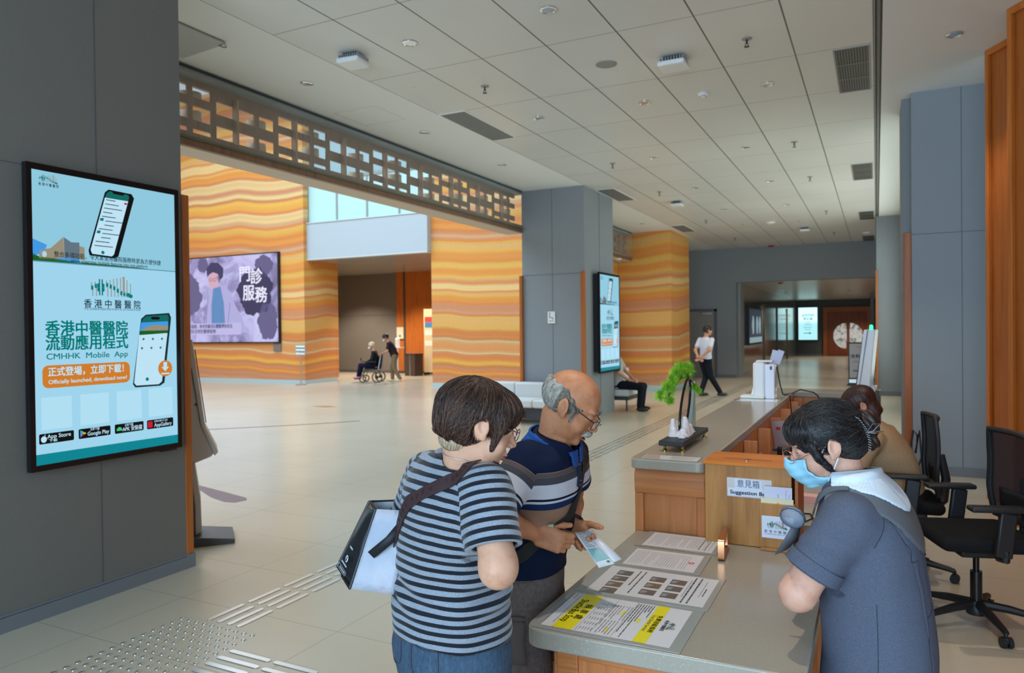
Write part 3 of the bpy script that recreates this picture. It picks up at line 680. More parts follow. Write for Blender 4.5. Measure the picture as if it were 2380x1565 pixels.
def tv(label, x, ty, tz, loc, back):
    t = thing('wall_screen', label, 'screen', loc)
    FN = lambda l: (lambda u, v: (x + l * .0007, ty(u), tz(v)))
    y0, y1, z0, z1 = ty(2.505), ty(3.525), tz(.885), tz(2.68)
    MB().box(back, y0 + .03, z0 + .03, x - .012, y1 - .03, z1 - .03).obj('housing', BLACK, t, loc, bevel=.006)
    iy0, iy1, iz0, iz1 = ty(2.535), ty(3.495), tz(.92), tz(2.642); b = MB(); xa = x - .035; xb = x + .006
    b.box(xa, y0, z0, xb, y1, iz0).box(xa, y0, iz1, xb, y1, z1).box(xa, y0, iz0, xb, iy0, iz1).box(xa, iy1, iz0, xb, y1, iz1); b.obj('bezel', BLACKG, t, loc)
    MB().box(xa, iy0, iz0, x - .001, iy1, iz1).obj('panel', BLACKG, t, loc)
    MB().box(x - .03, y1 - .16, z0 - .012, x + .0, y1 - .04, z0).obj('sensor_bar', BLACK, t, loc)
    app_screen(t, FN, loc)
    return t
tv('big portrait screen with blue app advert on the near grey block', -4.362, lambda u: u, lambda v: v, (-4.40, 3.01, .88), -4.419)
tv('portrait screen with blue app advert on the grey column beyond the hall', -4.625, lambda u: 12.9 + (u - 2.505) * 1.17, lambda v: .84 + (v - .885) * 1.06, (-4.7, 13.5, .84), -4.757)

# large landscape wall screen in the atrium (illustration of a man in a coat writing)
t = thing('video_wall', 'large landscape screen showing a pale violet drawing of a doctor on the striped wall', 'screen', (-20.2, 18.0, 1.35)); off = (-20.2, 18.0, 1.35)
MB().box(-22.9, 17.96, 1.33, -17.5, 18.05, 4.33).obj('housing', BLACK, t, off)
V = lambda l: (lambda u, v: (u, 17.955 - l * .004, v))
m = mat('violet_wash', (0, 0, 0), .4, emit=(1, 1, 1), es=1.); n_ = NT(m); nn = n_.noise(n_.coord((.55, .55, .55)), 1.6, 6, .62, 1.)
n_.link(n_.ramp(nn, [(.34, srgb(110, 106, 142)), (.45, srgb(150, 146, 196)), (.54, srgb(188, 186, 234)), (.7, srgb(206, 204, 246))]), m.node_tree.nodes['Principled BSDF'].inputs['Emission Color'])
MB().poly([V(0)(*p) for p in ((-22.86, 1.37), (-17.55, 1.37), (-17.55, 4.29), (-22.86, 4.29))]).obj('display', m, t, off, smooth=False)
def blob(cx, cy, r, seed, sx=1.):
    random.seed(seed); ph = [random.random() * 6 for _ in range(5)]
    return [(cx + sx * r * (1 + .07 * math.sin(5 * a + ph[0]) + .05 * math.sin(11 * a + ph[1]) + .03 * math.sin(23 * a + ph[2])) * math.cos(a), cy + r * (1 + .07 * math.sin(6 * a + ph[3]) + .04 * math.sin(17 * a + ph[4])) * math.sin(a)) for a in [2 * PI * i / 72 for i in range(72)]]
q = MB()
q.use(em('ink_dark', (62, 62, 98))).poly([V(1)(*p) for p in blob(-18.55, 3.05, .78, 2, 1.0)])
q.use(em('ink_mid', (104, 100, 142))).poly([V(1)(*p) for p in blob(-18.0, 2.05, .62, 6, .7)]).poly([V(1)(*p) for p in blob(-18.15, 3.9, .34, 8, 1.2)]).poly([V(1)(*p) for p in blob(-21.9, 3.0, .8, 9, 1.)]).poly([V(1)(*p) for p in blob(-21.0, 4.05, .26, 11, 1.)])
q.obj('ink_shapes', None, t, off, smooth=False)
q = MB(); f = V(2); fp = lambda m, pts: q.use(m).poly([f(*p) for p in pts])
fp(em('coat_violet', (176, 174, 222)), [(-21.0, 1.75), (-20.85, 2.4), (-20.75, 3.2), (-20.5, 3.35), (-20.1, 3.35), (-19.7, 3.1), (-19.45, 2.6), (-19.1, 2.1), (-18.95, 1.7), (-19.6, 1.62)])
fp(em('face_pale', (214, 172, 190)), [(-20.72, 3.38), (-20.74, 3.62), (-20.6, 3.8), (-20.3, 3.78), (-20.2, 3.4), (-20.28, 3.2), (-20.52, 3.14), (-20.64, 3.2)])
fp(em('ink_mid', (104, 100, 142)), [(-20.2, 3.35), (-20.15, 3.6), (-20.35, 3.65)])
f = V(3)
fp(em('shirt_blue', (96, 142, 194)), [(-20.5, 3.22), (-20.15, 3.28), (-20.0, 2.7), (-19.95, 1.9), (-20.6, 1.85), (-20.6, 2.6)])
fp(em('hair_ink', (66, 66, 104)), [(-20.78, 3.62), (-20.82, 3.9), (-20.6, 4.12), (-20.25, 4.1), (-20.0, 3.9), (-20.02, 3.6), (-20.15, 3.5), (-20.28, 3.72), (-20.5, 3.78), (-20.66, 3.72)])
fp(em('caption_strip', (190, 186, 232)), [(-22.86, 1.62), (-19.2, 1.62), (-19.2, 2.02), (-22.86, 2.02)])
q.use(em('glasses_ink', (50, 50, 86)))
for c in (-20.62, -20.42):
    a = [(c + .085 * math.cos(x), 3.52 + .06 * math.sin(x)) for x in [2 * PI * i / 16 for i in range(16)]]; b = [(c + .07 * math.cos(x), 3.52 + .046 * math.sin(x)) for x in [2 * PI * i / 16 for i in range(16)]]
    q.add([f(*p) for p in a + b], [(i, (i + 1) % 16, 16 + (i + 1) % 16, 16 + i) for i in range(16)])
for k in range(4): x = -20.9 + k * .35; fp(em('coat_line', (110, 108, 156)), [(x, 1.9), (x + .02, 1.9), (x + .16, 3.0 - .1 * k), (x + .14, 3.0 - .1 * k)])
q.obj('figure_drawing', None, t, off, smooth=False)
q = MB(); f = V(4); q.use(em('title_white', (236, 234, 255)))
for s, x, y in (('門', -19.0, 3.62), ('診', -18.47, 3.52), ('服', -18.83, 2.98), ('務', -18.27, 2.9)): put_text(q, s, f, x, y, .56, bold=.02)
q.use(em('caption_ink', (40, 38, 70))); put_text(q, '提供全面的中醫門診服務，參考西醫的人體醫學技術及', f, -21.2, 1.90, .15, width=3.2, bold=.01); put_text(q, '為病人提供專科門診及特別醫療服務', f, -21.6, 1.73, .15, width=2.4, bold=.01)
q.obj('lettering', None, t, off, smooth=False)
# small grey box under it
tag(MB().box(-17.82, 18.0, 1.06, -17.5, 18.05, 1.3).obj('wall_box', mat('wall_box_grey', srgb(120, 112, 108), .4)), 'small grey metal box on the striped wall under the landscape screen', 'box')
# light box at the corridor's end
t = thing('light_box', 'bright pale cyan direction sign glowing at the end of the corridor', 'sign', (-3.52, 44.9, .9)); off = (-3.52, 44.9, .9)
MB().box(-4.05, 44.88, .88, -2.99, 45.0, 2.78).obj('frame', DGREY, t, off)
V = lambda l: (lambda u, v: (u, 44.875 - l * .004, v))
g = grad('lightbox_face', [(0, srgb(150, 205, 210)), (.12, srgb(200, 244, 244)), (1, srgb(196, 248, 250))], .9, 2.75, es=1.5)
MB().poly([V(0)(*p) for p in ((-4.02, .91), (-3.02, .91), (-3.02, 2.75), (-4.02, 2.75))]).obj('display', g, t, off, smooth=False)
q = MB(); q.use(em('lightbox_ink', (30, 130, 140)))
for s, y, h in (('全科門診', 2.3, .17), ('登記處', 2.1, .17), ('General', 1.9, .09), ('Outpatient', 1.78, .09), ('Registration', 1.62, .09), ('Counter', 1.5, .09)): put_text(q, s, V(1), -3.52, y, h, bold=.015)
q.poly([V(1)(*p) for p in ((-3.75, 1.27), (-3.45, 1.27), (-3.45, 1.21), (-3.33, 1.29), (-3.45, 1.37), (-3.45, 1.31), (-3.75, 1.31))]); q.obj('lettering', None, t, off, smooth=False)
# screen on the corridor's left side
t = thing('corridor_screen', 'black framed portrait screen on the glossy left side of the corridor', 'screen', (-4.1, 28.6, 1.05)); off = (-4.1, 28.6, 1.05)
MB().box(-4.165, 26.95, 1.02, -4.06, 30.25, 2.42).obj('frame', BLACK, t, off)
V = lambda l: (lambda u, v: (-4.057 + l * .004, u, v))
MB().poly([V(0)(*p) for p in ((27.05, 1.1), (30.15, 1.1), (30.15, 2.34), (27.05, 2.34))]).obj('display', em('dim_picture', (40, 50, 60)), t, off, smooth=False)
q = MB(); q.use(em('dim_figure', (128, 150, 160))); [q.poly([V(1)(*p) for p in blob(y, 1.75, .34, i, .8)]) for i, y in enumerate((27.9, 28.9, 29.6))]; q.poly([V(1)(*p) for p in ((27.05, 1.1), (30.15, 1.1), (30.15, 1.3), (27.05, 1.3))]); q.obj('picture', None, t, off, smooth=False)
# ================================================================ ceiling fixtures
REFL = mat('reflector', (.75, .75, .76), .18, metal=1.); LAMP = mat('lamp_off', (.5, .5, .5), .3)
def downlight(label, group, lit, x, y, z=H, r=.062):
    t = thing('downlight', label, 'ceiling light', (x, y, z), 0, group)
    m = MB(); m.lathe([(r, .0), (r + .008, -.002), (r + .008, -.008), (r - .004, -.012), (r - .008, -.006)], n=28); m.obj('trim_ring', WHITE if z < H else CHROME, t)
    m = MB(); m.lathe([(r - .006, -.008), (r - .02, -.0035), (r - .03, -.002)], n=24); m.obj('reflector', REFL, t)
    m = MB(); m.lathe([(0.0, -.006), (r * .45, -.006), (r * .5, -.002)], n=20)
    m.obj('lamp', mat('lamp_lit', (1, 1, 1), .3, emit=(1, .9, .76), es=9.) if lit == 2 else mat('lamp_glow', (1, 1, 1), .3, emit=(1, .95, .9), es=1.6) if lit else LAMP, t)
    return t
DL = [(-2.39, 5.51), (-3.78, 5.55), (-5.36, 5.94), (-5.33, 8.14), (-5.3, 10.32), (-3.73, 8.26), (-2.39, 8.29), (-1.04, 8.3), (-1.69, 11.05), (-3.01, 13.77), (-1.69, 13.8), (-3.0, 16.58), (-1.71, 16.63), (-2.99, 19.27), (-1.68, 19.45), (-5.24, 17.83)]
d0 = downlight('small round recessed ceiling light with a chrome rim, switched low', 'recessed ceiling lights', 1, *DL[0])
for x, y in DL[1:]: dup(d0, (x, y, H))
downlight('round recessed ceiling light in the plain strip near the orange timber wall', None, 1, .64, 7.7)
downlight('the one brightly lit round light in the tiled ceiling', None, 2, -3.04, 11.02)
for x, y, p in [(-3.04, 11.02, 60), (-2.39, 5.51, 70), (-1.04, 8.3, 50), (-2.39, 8.29, 40), (-1.69, 13.8, 90), (-3.0, 16.6, 90), (-1.68, 19.45, 110), (-2.99, 22.5, 130), (-.8, 2.6, 75), (.64, 5.0, 55), (.64, 7.7, 30)]:
    spot('downlight_beam', (x, y, H - .05), p * 2.2)
c0 = downlight('small bright round light in the corridor ceiling', 'corridor ceiling lights', 2, -.97, 26.3, 3.17, .08)
for x, y in [(-3.54, 34.0), (-3.3, 30.), (-1.0, 38.7), (-1.02, 42.2), (-3.6, 43.5), (-3.0, 43.4), (-1.0, 33.5)]: dup(c0, (x, y, 3.17))
for x, y in [(-1., 26.8), (-3.3, 31), (-1, 36), (-3.3, 40), (-1, 43)]: spot('corridor_beam', (x, y, 3.1), 170, ang=120)
for x, y in ((-18.5, 22), (-15.5, 21.8)): spot('bridge_fill', (x, y, 3.95), 700, ang=120)  # spots without fittings, added to brighten the space under the bridge
# sprinklers
def sprinkler(x, y):
    t = thing('sprinkler', 'small brass fire sprinkler head hanging from the ceiling', 'sprinkler', (x, y, H), 0, 'ceiling sprinklers')
    MB().lathe([(.045, 0), (.045, -.006), (.02, -.012)], n=20).obj('escutcheon', MGREY, t)
    MB().cyl((0, 0, -.01), (0, 0, -.05), .009, n=10).lathe([(.004, -.072), (.024, -.073), (.024, -.076), (.004, -.077)], n=16).tube([(-.012, 0, -.045), (-.014, 0, -.06), (0, 0, -.074), (.014, 0, -.06), (.012, 0, -.045)], .003, 6).obj('head', mat('dark_brass', (.06, .055, .045), .4, metal=.7), t)
    return t
SP = [(-3.75, 6.91), (-1.04, 6.91), (-3.73, 11.09), (-3.72, 13.84), (-1.03, 11.08), (-1.03, 13.79), (-3.71, 18.07), (-1.01, 18.03), (-1.05, 22.27), (-3.7, 22.08)]
s0 = sprinkler(*SP[0])
for x, y in SP[1:]: dup(s0, (x, y, H))
# vents
def black_vent(x, y):
    t = thing('air_vent', 'large near black ceiling vent with fine slats at the tile edge', 'vent', (x, y, H), 0, 'black slatted ceiling vents')
    w, l = .145, .70; f = MB()
    f.box(-w - .015, -l - .015, -.008, -w, l + .015, 0).box(w, -l - .015, -.008, w + .015, l + .015, 0).box(-w, -l - .015, -.008, w, -l, 0).box(-w, l, -.008, w, l + .015, 0)
    f.obj('frame', MGREY, t); MB().box(-w, -l, -.0015, w, l, -.0005).obj('duct', BLACK, t); s = MB()
    for i in range(12): x_ = -w + (i + .5) * 2 * w / 12; s.box(x_ - .004, -l, -.008, x_ + .004, l, -.002)
    for y_ in (-l / 3, l / 3): s.box(-w, y_ - .006, -.009, w, y_ + .006, -.001)
    s.obj('slats', mat('vent_slat', srgb(120, 120, 112), .5), t); return t
b0 = black_vent(-.20, 8.30)
for y, l in ((13.8, 'second black slatted ceiling vent at the tile edge, beyond the nearest one'), (19.3, 'third small black slatted ceiling vent along the tile edge'), (24.3, 'farthest black slatted ceiling vent beside the white detector')): dup(b0, (-.20, y, H), label=l)
def grey_vent(x, y):
    t = thing('linear_grille', 'nearest long grey ceiling grille between the tiles and the plain strip', 'vent', (x, y, H), 0, 'long grey ceiling grilles')
    w, l = .17, .68; f = MB()
    f.box(-w - .02, -l - .02, -.008, -w, l + .02, 0).box(w, -l - .02, -.008, w + .02, l + .02, 0).box(-w, -l - .02, -.008, w, -l, 0).box(-w, l, -.008, w, l + .02, 0).obj('frame', WHITE, t)
    m = mat('grille_mesh', srgb(112, 114, 112), .6); n_ = NT(m); s = n_.sep(n_.coord()); n_.col(n_.mix(n_.math('GREATER_THAN', n_.math('FRACT', n_.math('MULTIPLY', s[0], 60)), .5), srgb(86, 88, 88), srgb(140, 142, 140)))
    MB().box(-w, -l, -.004, w, l, -.001).obj('mesh', m, t); return t
g0 = grey_vent(-4.56, 8.25)
for y, l in ((13.75, 'long grey ceiling grille beside the top of the grey column'), (19.3, 'far grey ceiling grille beside the top of the striped column')): dup(g0, (-4.56, y, H), label=l)
# wireless access points
def access_point(x, y, rz, label, s=1.):
    t = thing('access_point', label, 'access point', (x, y, H), rz)
    b = MB(); b.cbox((0, 0, -.075), (.24 * s, .24 * s, .05)); b.obj('shell', WHITE, t, bevel=.02, seg=4)
    f = MB()
    for i in range(9): f.box((-.10 + i * .025) * s, -.10 * s, -.05, (-.093 + i * .025) * s, .10 * s, -.02)
    f.obj('cooling_fins', mat('fin_grey', (.35, .35, .38), .5), t); MB().box(-.07 * s, -.07 * s, -.025, .07 * s, .07 * s, 0).obj('mount', DGREY, t); return t
access_point(-4.42, 5.54, .1, 'square white access point with dark sides over the plain ceiling edge')
access_point(-1.75, 7.07, 0, 'white finned access point hanging near the middle of the tiled ceiling', 1.1)
access_point(-3.69, 15.1, 0, 'flat white access point next to the second long grey grille')
access_point(-1.69, 20.8, 0, 'far white access point near the end wall ceiling')
# detectors, loudspeaker
def detector(x, y, z, label, red=False, r=.055):
    t = thing('smoke_detector', label, 'smoke detector', (x, y, z))
    MB().lathe([(r, 0), (r, -.018), (r * .8, -.03), (r * .45, -.045), (r * .4, -.05)], n=24).obj('body', mat('red_plastic', (.45, .02, .02), .4) if red else WHITE, t)
    MB().tube([(r * .62 * math.cos(a), r * .62 * math.sin(a), -.038) for a in [2 * PI * i / 24 for i in range(24)]], .004, 6, closed=True).obj('grille_ring', mat('pink_indicator', (.55, .1, .25), .4), t)
detector(-1.72, 8.28, H, 'white domed smoke detector with a pink ring on the tiled ceiling')
detector(-2.37, 19.3, H, 'white round detector far along the tiled ceiling', r=.11)
detector(-.26, 22.8, H, 'white round detector beside the far black vent', r=.1)
detector(-3.03, 24.8, H, 'red alarm beacon on the ceiling by the end wall', True, .1)
detector(-2.91, 26.2, 3.17, 'red alarm beacon on the corridor ceiling', True, .09)
t = thing('ceiling_speaker', 'round flat grey loudspeaker grille in the tiled ceiling', 'speaker', (-2.38, 6.91, H))
MB().lathe([(.105, 0), (.105, -.006), (.098, -.008)], n=36).obj('rim', MGREY, t); MB().lathe([(.0, -.009), (.097, -.009), (.097, -.004)], n=36).obj('grille', mat('speaker_grille', srgb(150, 152, 144), .7), t)
# tilted hatch and access panels in the plaster strip
t = thing('ceiling_hatch', 'square grey access hatch hanging slightly open by the near grey block', 'hatch', (-5.5, 4.15, H))
MB().cbox((0, 0, -.03), (.56, 1.2, .014), (0, math.radians(-3), 0)).obj('panel', mat('hatch_grey', srgb(176, 180, 178), .45), t)
MB().tube([(.2, .58, -.02), (.26, .60, -.05), (.31, .58, -.06), (.33, .5, -.03)], .006, 6).obj('latch', MGREY, t)
a = MB(); x0, x1, y0, y1 = -5.8, -5.2, 6.9, 7.5
for q in ((x0, y0, x1, y0 + .004), (x0, y1, x1, y1 + .004), (x0, y0, x0 + .004, y1), (x1, y0, x1 + .004, y1)): a.box(q[0], q[1], H - .0012, q[2], q[3], H)
tag(a.obj('access_panel_joint', mat('hairline', srgb(176, 178, 176), .7)), 'hairline outline of a square access panel in the plain ceiling', 'panel')
# small dome camera by the striped column
t = thing('dome_camera', 'small white dome camera under the lattice near the striped column', 'camera', (-5.98, 18.2, 3.5))
MB().lathe([(.07, 0), (.07, -.03), (.055, -.04)], n=20).obj('mount', WHITE, t); MB().sph((0, 0, -.05), .05).obj('lens_dome', mat('smoked_dome', (.3, .3, .32), .1), t)

# ================================================================ floor: tactile studs and bars
STUD = mat('stainless_stud', (.62, .60, .57), .28, metal=.9)
m = MB(); m.lathe([(.0135, 0), (.013, .003), (.0095, .005), (.004, .0056)], n=14); st = m.obj('tactile_stud', STUD)
tag(st, 'small round steel warning stud on the floor in front of the near grey block', 'floor stud', 'steel warning studs in front of the near grey block'); st.location = (-3.67, 2.39, 0)
n = 0; first = True
for ox, oy in ((-3.667, 1.77), (-3.667, 2.385), (-3.355, 2.38), (-3.355, 1.77)):
    pass
for i in range(10):
    for k in range(21):
        x = -3.667 + .0625 * i; y = 2.385 - .0625 * (k - 9)
        if x > -3.10 + .001 and False: continue
        if k > 18: continue
        if i == 5 and k in (4, 13): continue
        if first: st.location = (x, y, 0); first = False; continue
        c = st.copy(); COL.objects.link(c); c.location = (x, y, 0)
def bar_mesh(l, alongx):
    m = MB(); p = rrect(-l / 2, -.0165, l / 2, .0165, .0164, 5); fn = (lambda u, v, w: (u, v, w)) if alongx else (lambda u, v, w: (v, u, w)); m.prism(p, 0, .0045, fn); return m
b1 = bar_mesh(.272, False).obj('tactile_bar', STUD, bevel=.002); tag(b1, 'raised steel guiding bar on the floor leading from the studs into the hall', 'floor bar', 'steel guiding bars leading into the hall')
first = True; n = 0
for r in range(62):
    y = 3.13 + .308 * r
    for x in (-3.505, -3.425, -3.345, -3.27):
        n += 1
        if first: b1.location = (x, y, 0); first = False; continue
        c = b1.copy(); COL.objects.link(c); c.location = (x, y, 0)
b2 = bar_mesh(.285, True).obj('tactile_bar', STUD, bevel=.002); tag(b2, 'raised steel guiding bar on the floor running towards the low counter', 'floor bar', 'steel guiding bars running to the low counter')
first = True
for k in range(3):
    for y in (2.755, 2.675, 2.60, 2.52):
        if first: b2.location = (-2.92 + .31 * k, y, 0); first = False; continue
        c = b2.copy(); COL.objects.link(c); c.location = (-2.92 + .31 * k, y, 0)
b3 = bar_mesh(.272, False).obj('tactile_bar', STUD, bevel=.002); tag(b3, 'raised steel guiding bar on the floor on the near side of the studs', 'floor bar', 'steel guiding bars on the near side of the studs')
for i, x in enumerate((-3.505, -3.425, -3.345)):
    c = b3 if i == 0 else b3.copy()
    if i: COL.objects.link(c)
    c.location = (x, 1.62, 0)
# inlaid shapes of darker stone in the atrium floor
INL = mat('dark_inlay', srgb(112, 98, 100), .3)
tag(MB().prism([(-6.93, 5.7), (-6.65, 5.62), (-6.18, 5.51), (-5.74, 5.4), (-5.66, 5.33), (-5.69, 5.2), (-5.81, 5.18), (-6.1, 5.27), (-6.44, 5.44), (-6.8, 5.56)], 0, .0015, lambda u, v, w: (u, v, w)).obj('floor_inlay', INL), 'dark leaf-shaped stone inlay in the floor beside the grey kiosk', 'floor inlay')
pts = [(-10.9, 8.6), (-10.34, 9.05), (-9.63, 9.76), (-8.95, 10.55), (-8.7, 10.95)]
tag(MB().prism([(x - .03, y + .03) for x, y in pts] + [(x + .03, y - .03) for x, y in pts[::-1]], 0, .0015, lambda u, v, w: (u, v, w)).obj('floor_inlay', INL), 'thin dark curved line inlaid in the bright atrium floor', 'floor inlay')
tag(MB().prism([(-11.45, 12.7), (-11.1, 12.9), (-10.8, 12.8), (-11.0, 12.6)], 0, .0015, lambda u, v, w: (u, v, w)).obj('floor_inlay', mat('brown_inlay', srgb(170, 120, 84), .3)), 'small brown spot inlaid in the bright atrium floor', 'floor inlay')

# ================================================================ kiosks
KI = mat('kiosk_grey', srgb(196, 190, 182), .4); KD = mat('kiosk_dark', srgb(70, 72, 72), .45)
def kiosk(name, label, loc, rz, shell, green=False):
    t = thing(name, label, 'kiosk', loc, rz)
    fn = lambda u, v, w: (u, w, v)
    MB().prism([(-.17, 1.63), (-.095, 1.63), (.0, .96), (.098, .73), (.075, .70), (-.05, .655), (-.09, .72)], -.17, .17, fn).obj('head_housing', shell, t, bevel=.008)
    MB().prism([(-.09, 1.635), (-.05, 1.63), (.035, .94), (.128, .735), (.10, .705), (.003, .95)], -.185, .185, fn).obj('screen_bezel', shell, t, bevel=.008)
    MB().prism([(-.16, .95), (-.085, .95), (-.005, .35), (.0, .09), (-.05, .07), (-.15, .5)], -.10, .10, fn).obj('stand_front', shell, t, bevel=.006)
    MB().prism([(-.2, .9), (-.10, .9), (-.045, .3), (-.045, .07), (-.2, .05)], -.12, .12, fn).obj('stand_back', KD, t, bevel=.006)
    MB().prism([(-.22, 0), (.24, 0), (.24, .035), (.0, .07), (-.22, .07)], -.2, .2, fn).obj('base_plate', KD, t, bevel=.004)
    MB().cyl((-.03, -.172, 1.12), (-.03, -.168, 1.12), .012, n=14).obj('key_lock', mat('lock_brown', (.15, .08, .05), .3), t)
    MB().prism([(-.035, 1.55), (-.028, 1.55), (.045, .97), (.038, .97)], -.15, .15, fn).obj('display', BLACKG, t)
    if green: MB().lathe([(.018, 1.63), (.02, 1.65), (.018, 1.68), (.005, 1.69)], (-.1, -.1, 0), 12).obj('status_light', mat('green_lamp', (0, .2, .05), .3, emit=(.02, 1., .25), es=4.), t)
    return t
kiosk('check_in_kiosk', 'tall pale grey check-in kiosk on a dark base behind the near grey block', (-4.9, 4.14, 0), math.radians(50), KI)
kiosk('check_in_kiosk', 'white check-in kiosk with a green light on top beyond the counter', (-.17, 9.9, 0), math.radians(174), mat('kiosk_shell_lit', srgb(214, 222, 232), .35), True)  # same finish as the other kiosk, its brighter light put into this tint

# ================================================================ benches, posts and other things of the hall and atrium
UPH = mat('bench_upholstery', srgb(202, 204, 204), .7); LEGM = mat('bench_leg', srgb(60, 60, 62), .4)
t = thing('bench', 'long pale grey upholstered bench along the front of the grey column', 'bench', (-5.5, 12.1, 0))
for i in range(3): MB().box(-1.1 + i * .6, -.02, .30, -.505 + i * .6, .28, .70).obj('backrest', UPH, t, bevel=.03, seg=3)
for i in range(3): MB().box(-1.1 + i * .6, -.55, .30, -.505 + i * .6, -.03, .44).obj('seat', UPH, t, bevel=.03, seg=3)
MB().box(-1.05, -.5, .24, .65, .25, .30).obj('frame', LEGM, t)
for x in (-1.0, .6):
    for y in (-.45, .2): MB().box(x - .025, y - .025, 0, x + .025, y + .025, .24).obj('leg', LEGM, t)
t = thing('bench', 'pale grey upholstered bench against the side of the grey column, a person seated on it', 'bench', (-4.76, 14.70, 0))
MB().box(-.24, -.5, .36, -.12, .8, .82).obj('backrest', UPH, t, bevel=.03, seg=3); MB().box(-.22, -.5, .30, .27, .8, .44).obj('seat', UPH, t, bevel=.03, seg=3); MB().box(-.2, -.46, .22, .25, .76, .30).obj('frame', LEGM, t)
for x in (-.15, .2):
    for y in (-.4, .7): MB().cyl((x, y, 0), (x, y, .23), .018, n=10).obj('leg', LEGM, t)
# notice on the column
t = thing('wall_notice', 'small white safety notice on the front of the grey column', 'sign', (-5.42, 12.49, 1.9))
MB().box(-.075, -.006, -.11, .075, 0, .11).obj('plate', WHITE, t)
q = MB(); q.use(DGREY).poly([(x, -.0075, z) for x, z in [(-.04, -.01), (-.04, .06), (-.028, .06), (-.028, .0), (.03, .0), (.04, -.04), (.028, -.045), (.02, -.012)]]).poly([(x, -.0075, z) for x, z in circ(-.034, .078, .012, 12)]).poly([(x, -.0075, z) for x, z in ((-.05, -.07), (.05, -.07), (.05, -.062), (-.05, -.062))]); q.obj('pictogram', None, t)
# sign on a post
t = thing('post_sign', 'steel post carrying a small white and green notice beside the striped corner', 'sign', (-16.36, 17.7, 0))
MB().lathe([(.17, 0), (.17, .02), (.05, .035), (.022, .05)], n=28).obj('base', STEEL, t); MB().cyl((0, 0, .03), (0, 0, .95), .02).obj('post', STEEL, t)
MB().box(-.2, -.02, .95, .2, .0, 1.27).obj('frame', mat('sign_frame', srgb(150, 160, 160), .4), t); MB().box(-.18, -.025, .97, .18, -.019, 1.25).obj('panel', WHITE, t)
q = MB(); q.use(mat('sign_teal', srgb(40, 130, 120), .5)).add([(-.18, -.027, 1.15), (.18, -.027, 1.15), (.18, -.027, 1.19), (-.18, -.027, 1.19)], [(0, 1, 2, 3)]); q.use(DGREY); put_text(q, '門診登記處', lambda u, v: (u, -.027, v), 0, 1.05, .07, bold=.02); q.obj('lettering', None, t)
# sanitizer stand, bins, posters
t = thing('sanitizer_stand', 'thin white hand sanitizer stand in front of the orange timber wall', 'stand', (-15.9, 22.3, 0), -.2)
MB().box(-.2, -.16, 0, .2, .16, .02).obj('base', WHITE, t); MB().cyl((0, 0, .02), (0, 0, 1.1), .025).obj('post', WHITE, t); MB().box(-.08, -.07, 1.08, .08, .06, 1.42).obj('dispenser', WHITE, t, bevel=.03, seg=3); MB().box(.0, -.12, 1.05, .26, .1, 1.075).obj('drip_tray', WHITE, t)
t = thing('waste_bin', 'dark brown two-part litter bin with a steel strip beside the sanitizer stand', 'bin', (-15.5, 22.75, 0), -.3)
MB().box(-.3, -.2, 0, -.03, .2, .8).obj('bin_body', mat('bin_brown', srgb(74, 60, 54), .4), t, bevel=.015); MB().box(.03, -.2, 0, .3, .2, .8).obj('bin_body', mat('bin_brown', srgb(74, 60, 54), .4), t, bevel=.015)
MB().box(-.03, -.19, 0, .03, .19, .8).obj('strip', STEEL, t); MB().box(-.31, -.21, .8, .31, .21, .83).obj('lid', DGREY, t)
t = thing('poster', 'small pale framed poster on the orange timber wall', 'poster', (-16.85, 23.8, 1.6)); MB().box(-.17, 0, -.24, .17, .03, .24).obj('frame', mat('poster_frame', srgb(150, 160, 130), .5), t); MB().box(-.15, -.005, -.22, .15, .001, .22).obj('sheet', mat('poster_paper', srgb(214, 200, 180), .6), t); MB().box(-.04, -.008, -.16, .03, -.005, -.08).obj('print', DGREY, t)
t = thing('notice_board', 'tall cream notice board beside the orange timber wall under the bridge', 'notice board', (-14.9, 23.3, 0), .0)
MB().box(-.5, 0, .1, .5, .05, 2.5).obj('board', mat('board_cream', srgb(214, 190, 150), .5), t)
for i, (z, c) in enumerate(((2.1, (200, 60, 50)), (1.9, (60, 120, 170)), (1.6, (220, 220, 210)), (1.2, (230, 226, 214)))): MB().box(-.45, -.006, z - .1, -.1, 0, z + .1).obj('leaflet', mat('leaflet_%d' % i, srgb(*c), .5), t)
for x in (-.4, .4): MB().box(x - .02, -.15, 0, x + .02, .2, .1).obj('foot', DGREY, t)
# A-frame sign at the corridor mouth
t = thing('floor_sign', 'white information sign in a dark frame standing at the corridor mouth', 'sign', (-.42, 22.6, 0))
MB().box(-.33, -.2, 0, .33, .2, .05).obj('base', DGREY, t); MB().box(-.3, -.04, .05, .3, .02, 1.22).obj('frame', BLACK, t); MB().box(-.27, -.046, .22, .27, -.038, 1.18).obj('panel', mat('sign_white', srgb(196, 196, 204), .5), t)
MB().box(-.28, -.06, .08, .28, -.03, .18).obj('steel_strip', STEEL, t)
q = MB(); q.use(mat('sign_ink', srgb(60, 90, 92), .5)); F = lambda u, v: (u, -.048, v); put_text(q, '全科門診', F, 0, .82, .12, bold=.02); put_text(q, 'General', F, -.1, .68, .05); q.use(mat('sign_teal', srgb(40, 130, 120), .5)).add([F(-.18, .4), F(.2, .4), F(.2, .44), F(-.18, .44)], [(0, 1, 2, 3)]); q.use(MGREY); put_text(q, '香港中醫醫院', F, .05, 1.08, .05); q.obj('lettering', None, t)
t = thing('tall_panel', 'narrow dark upright panel at the right edge of the corridor mouth', 'panel', (-.12, 24.6, 0)); MB().box(-.05, -.03, .0, .05, .03, 2.7).obj('panel', DGREY, t)
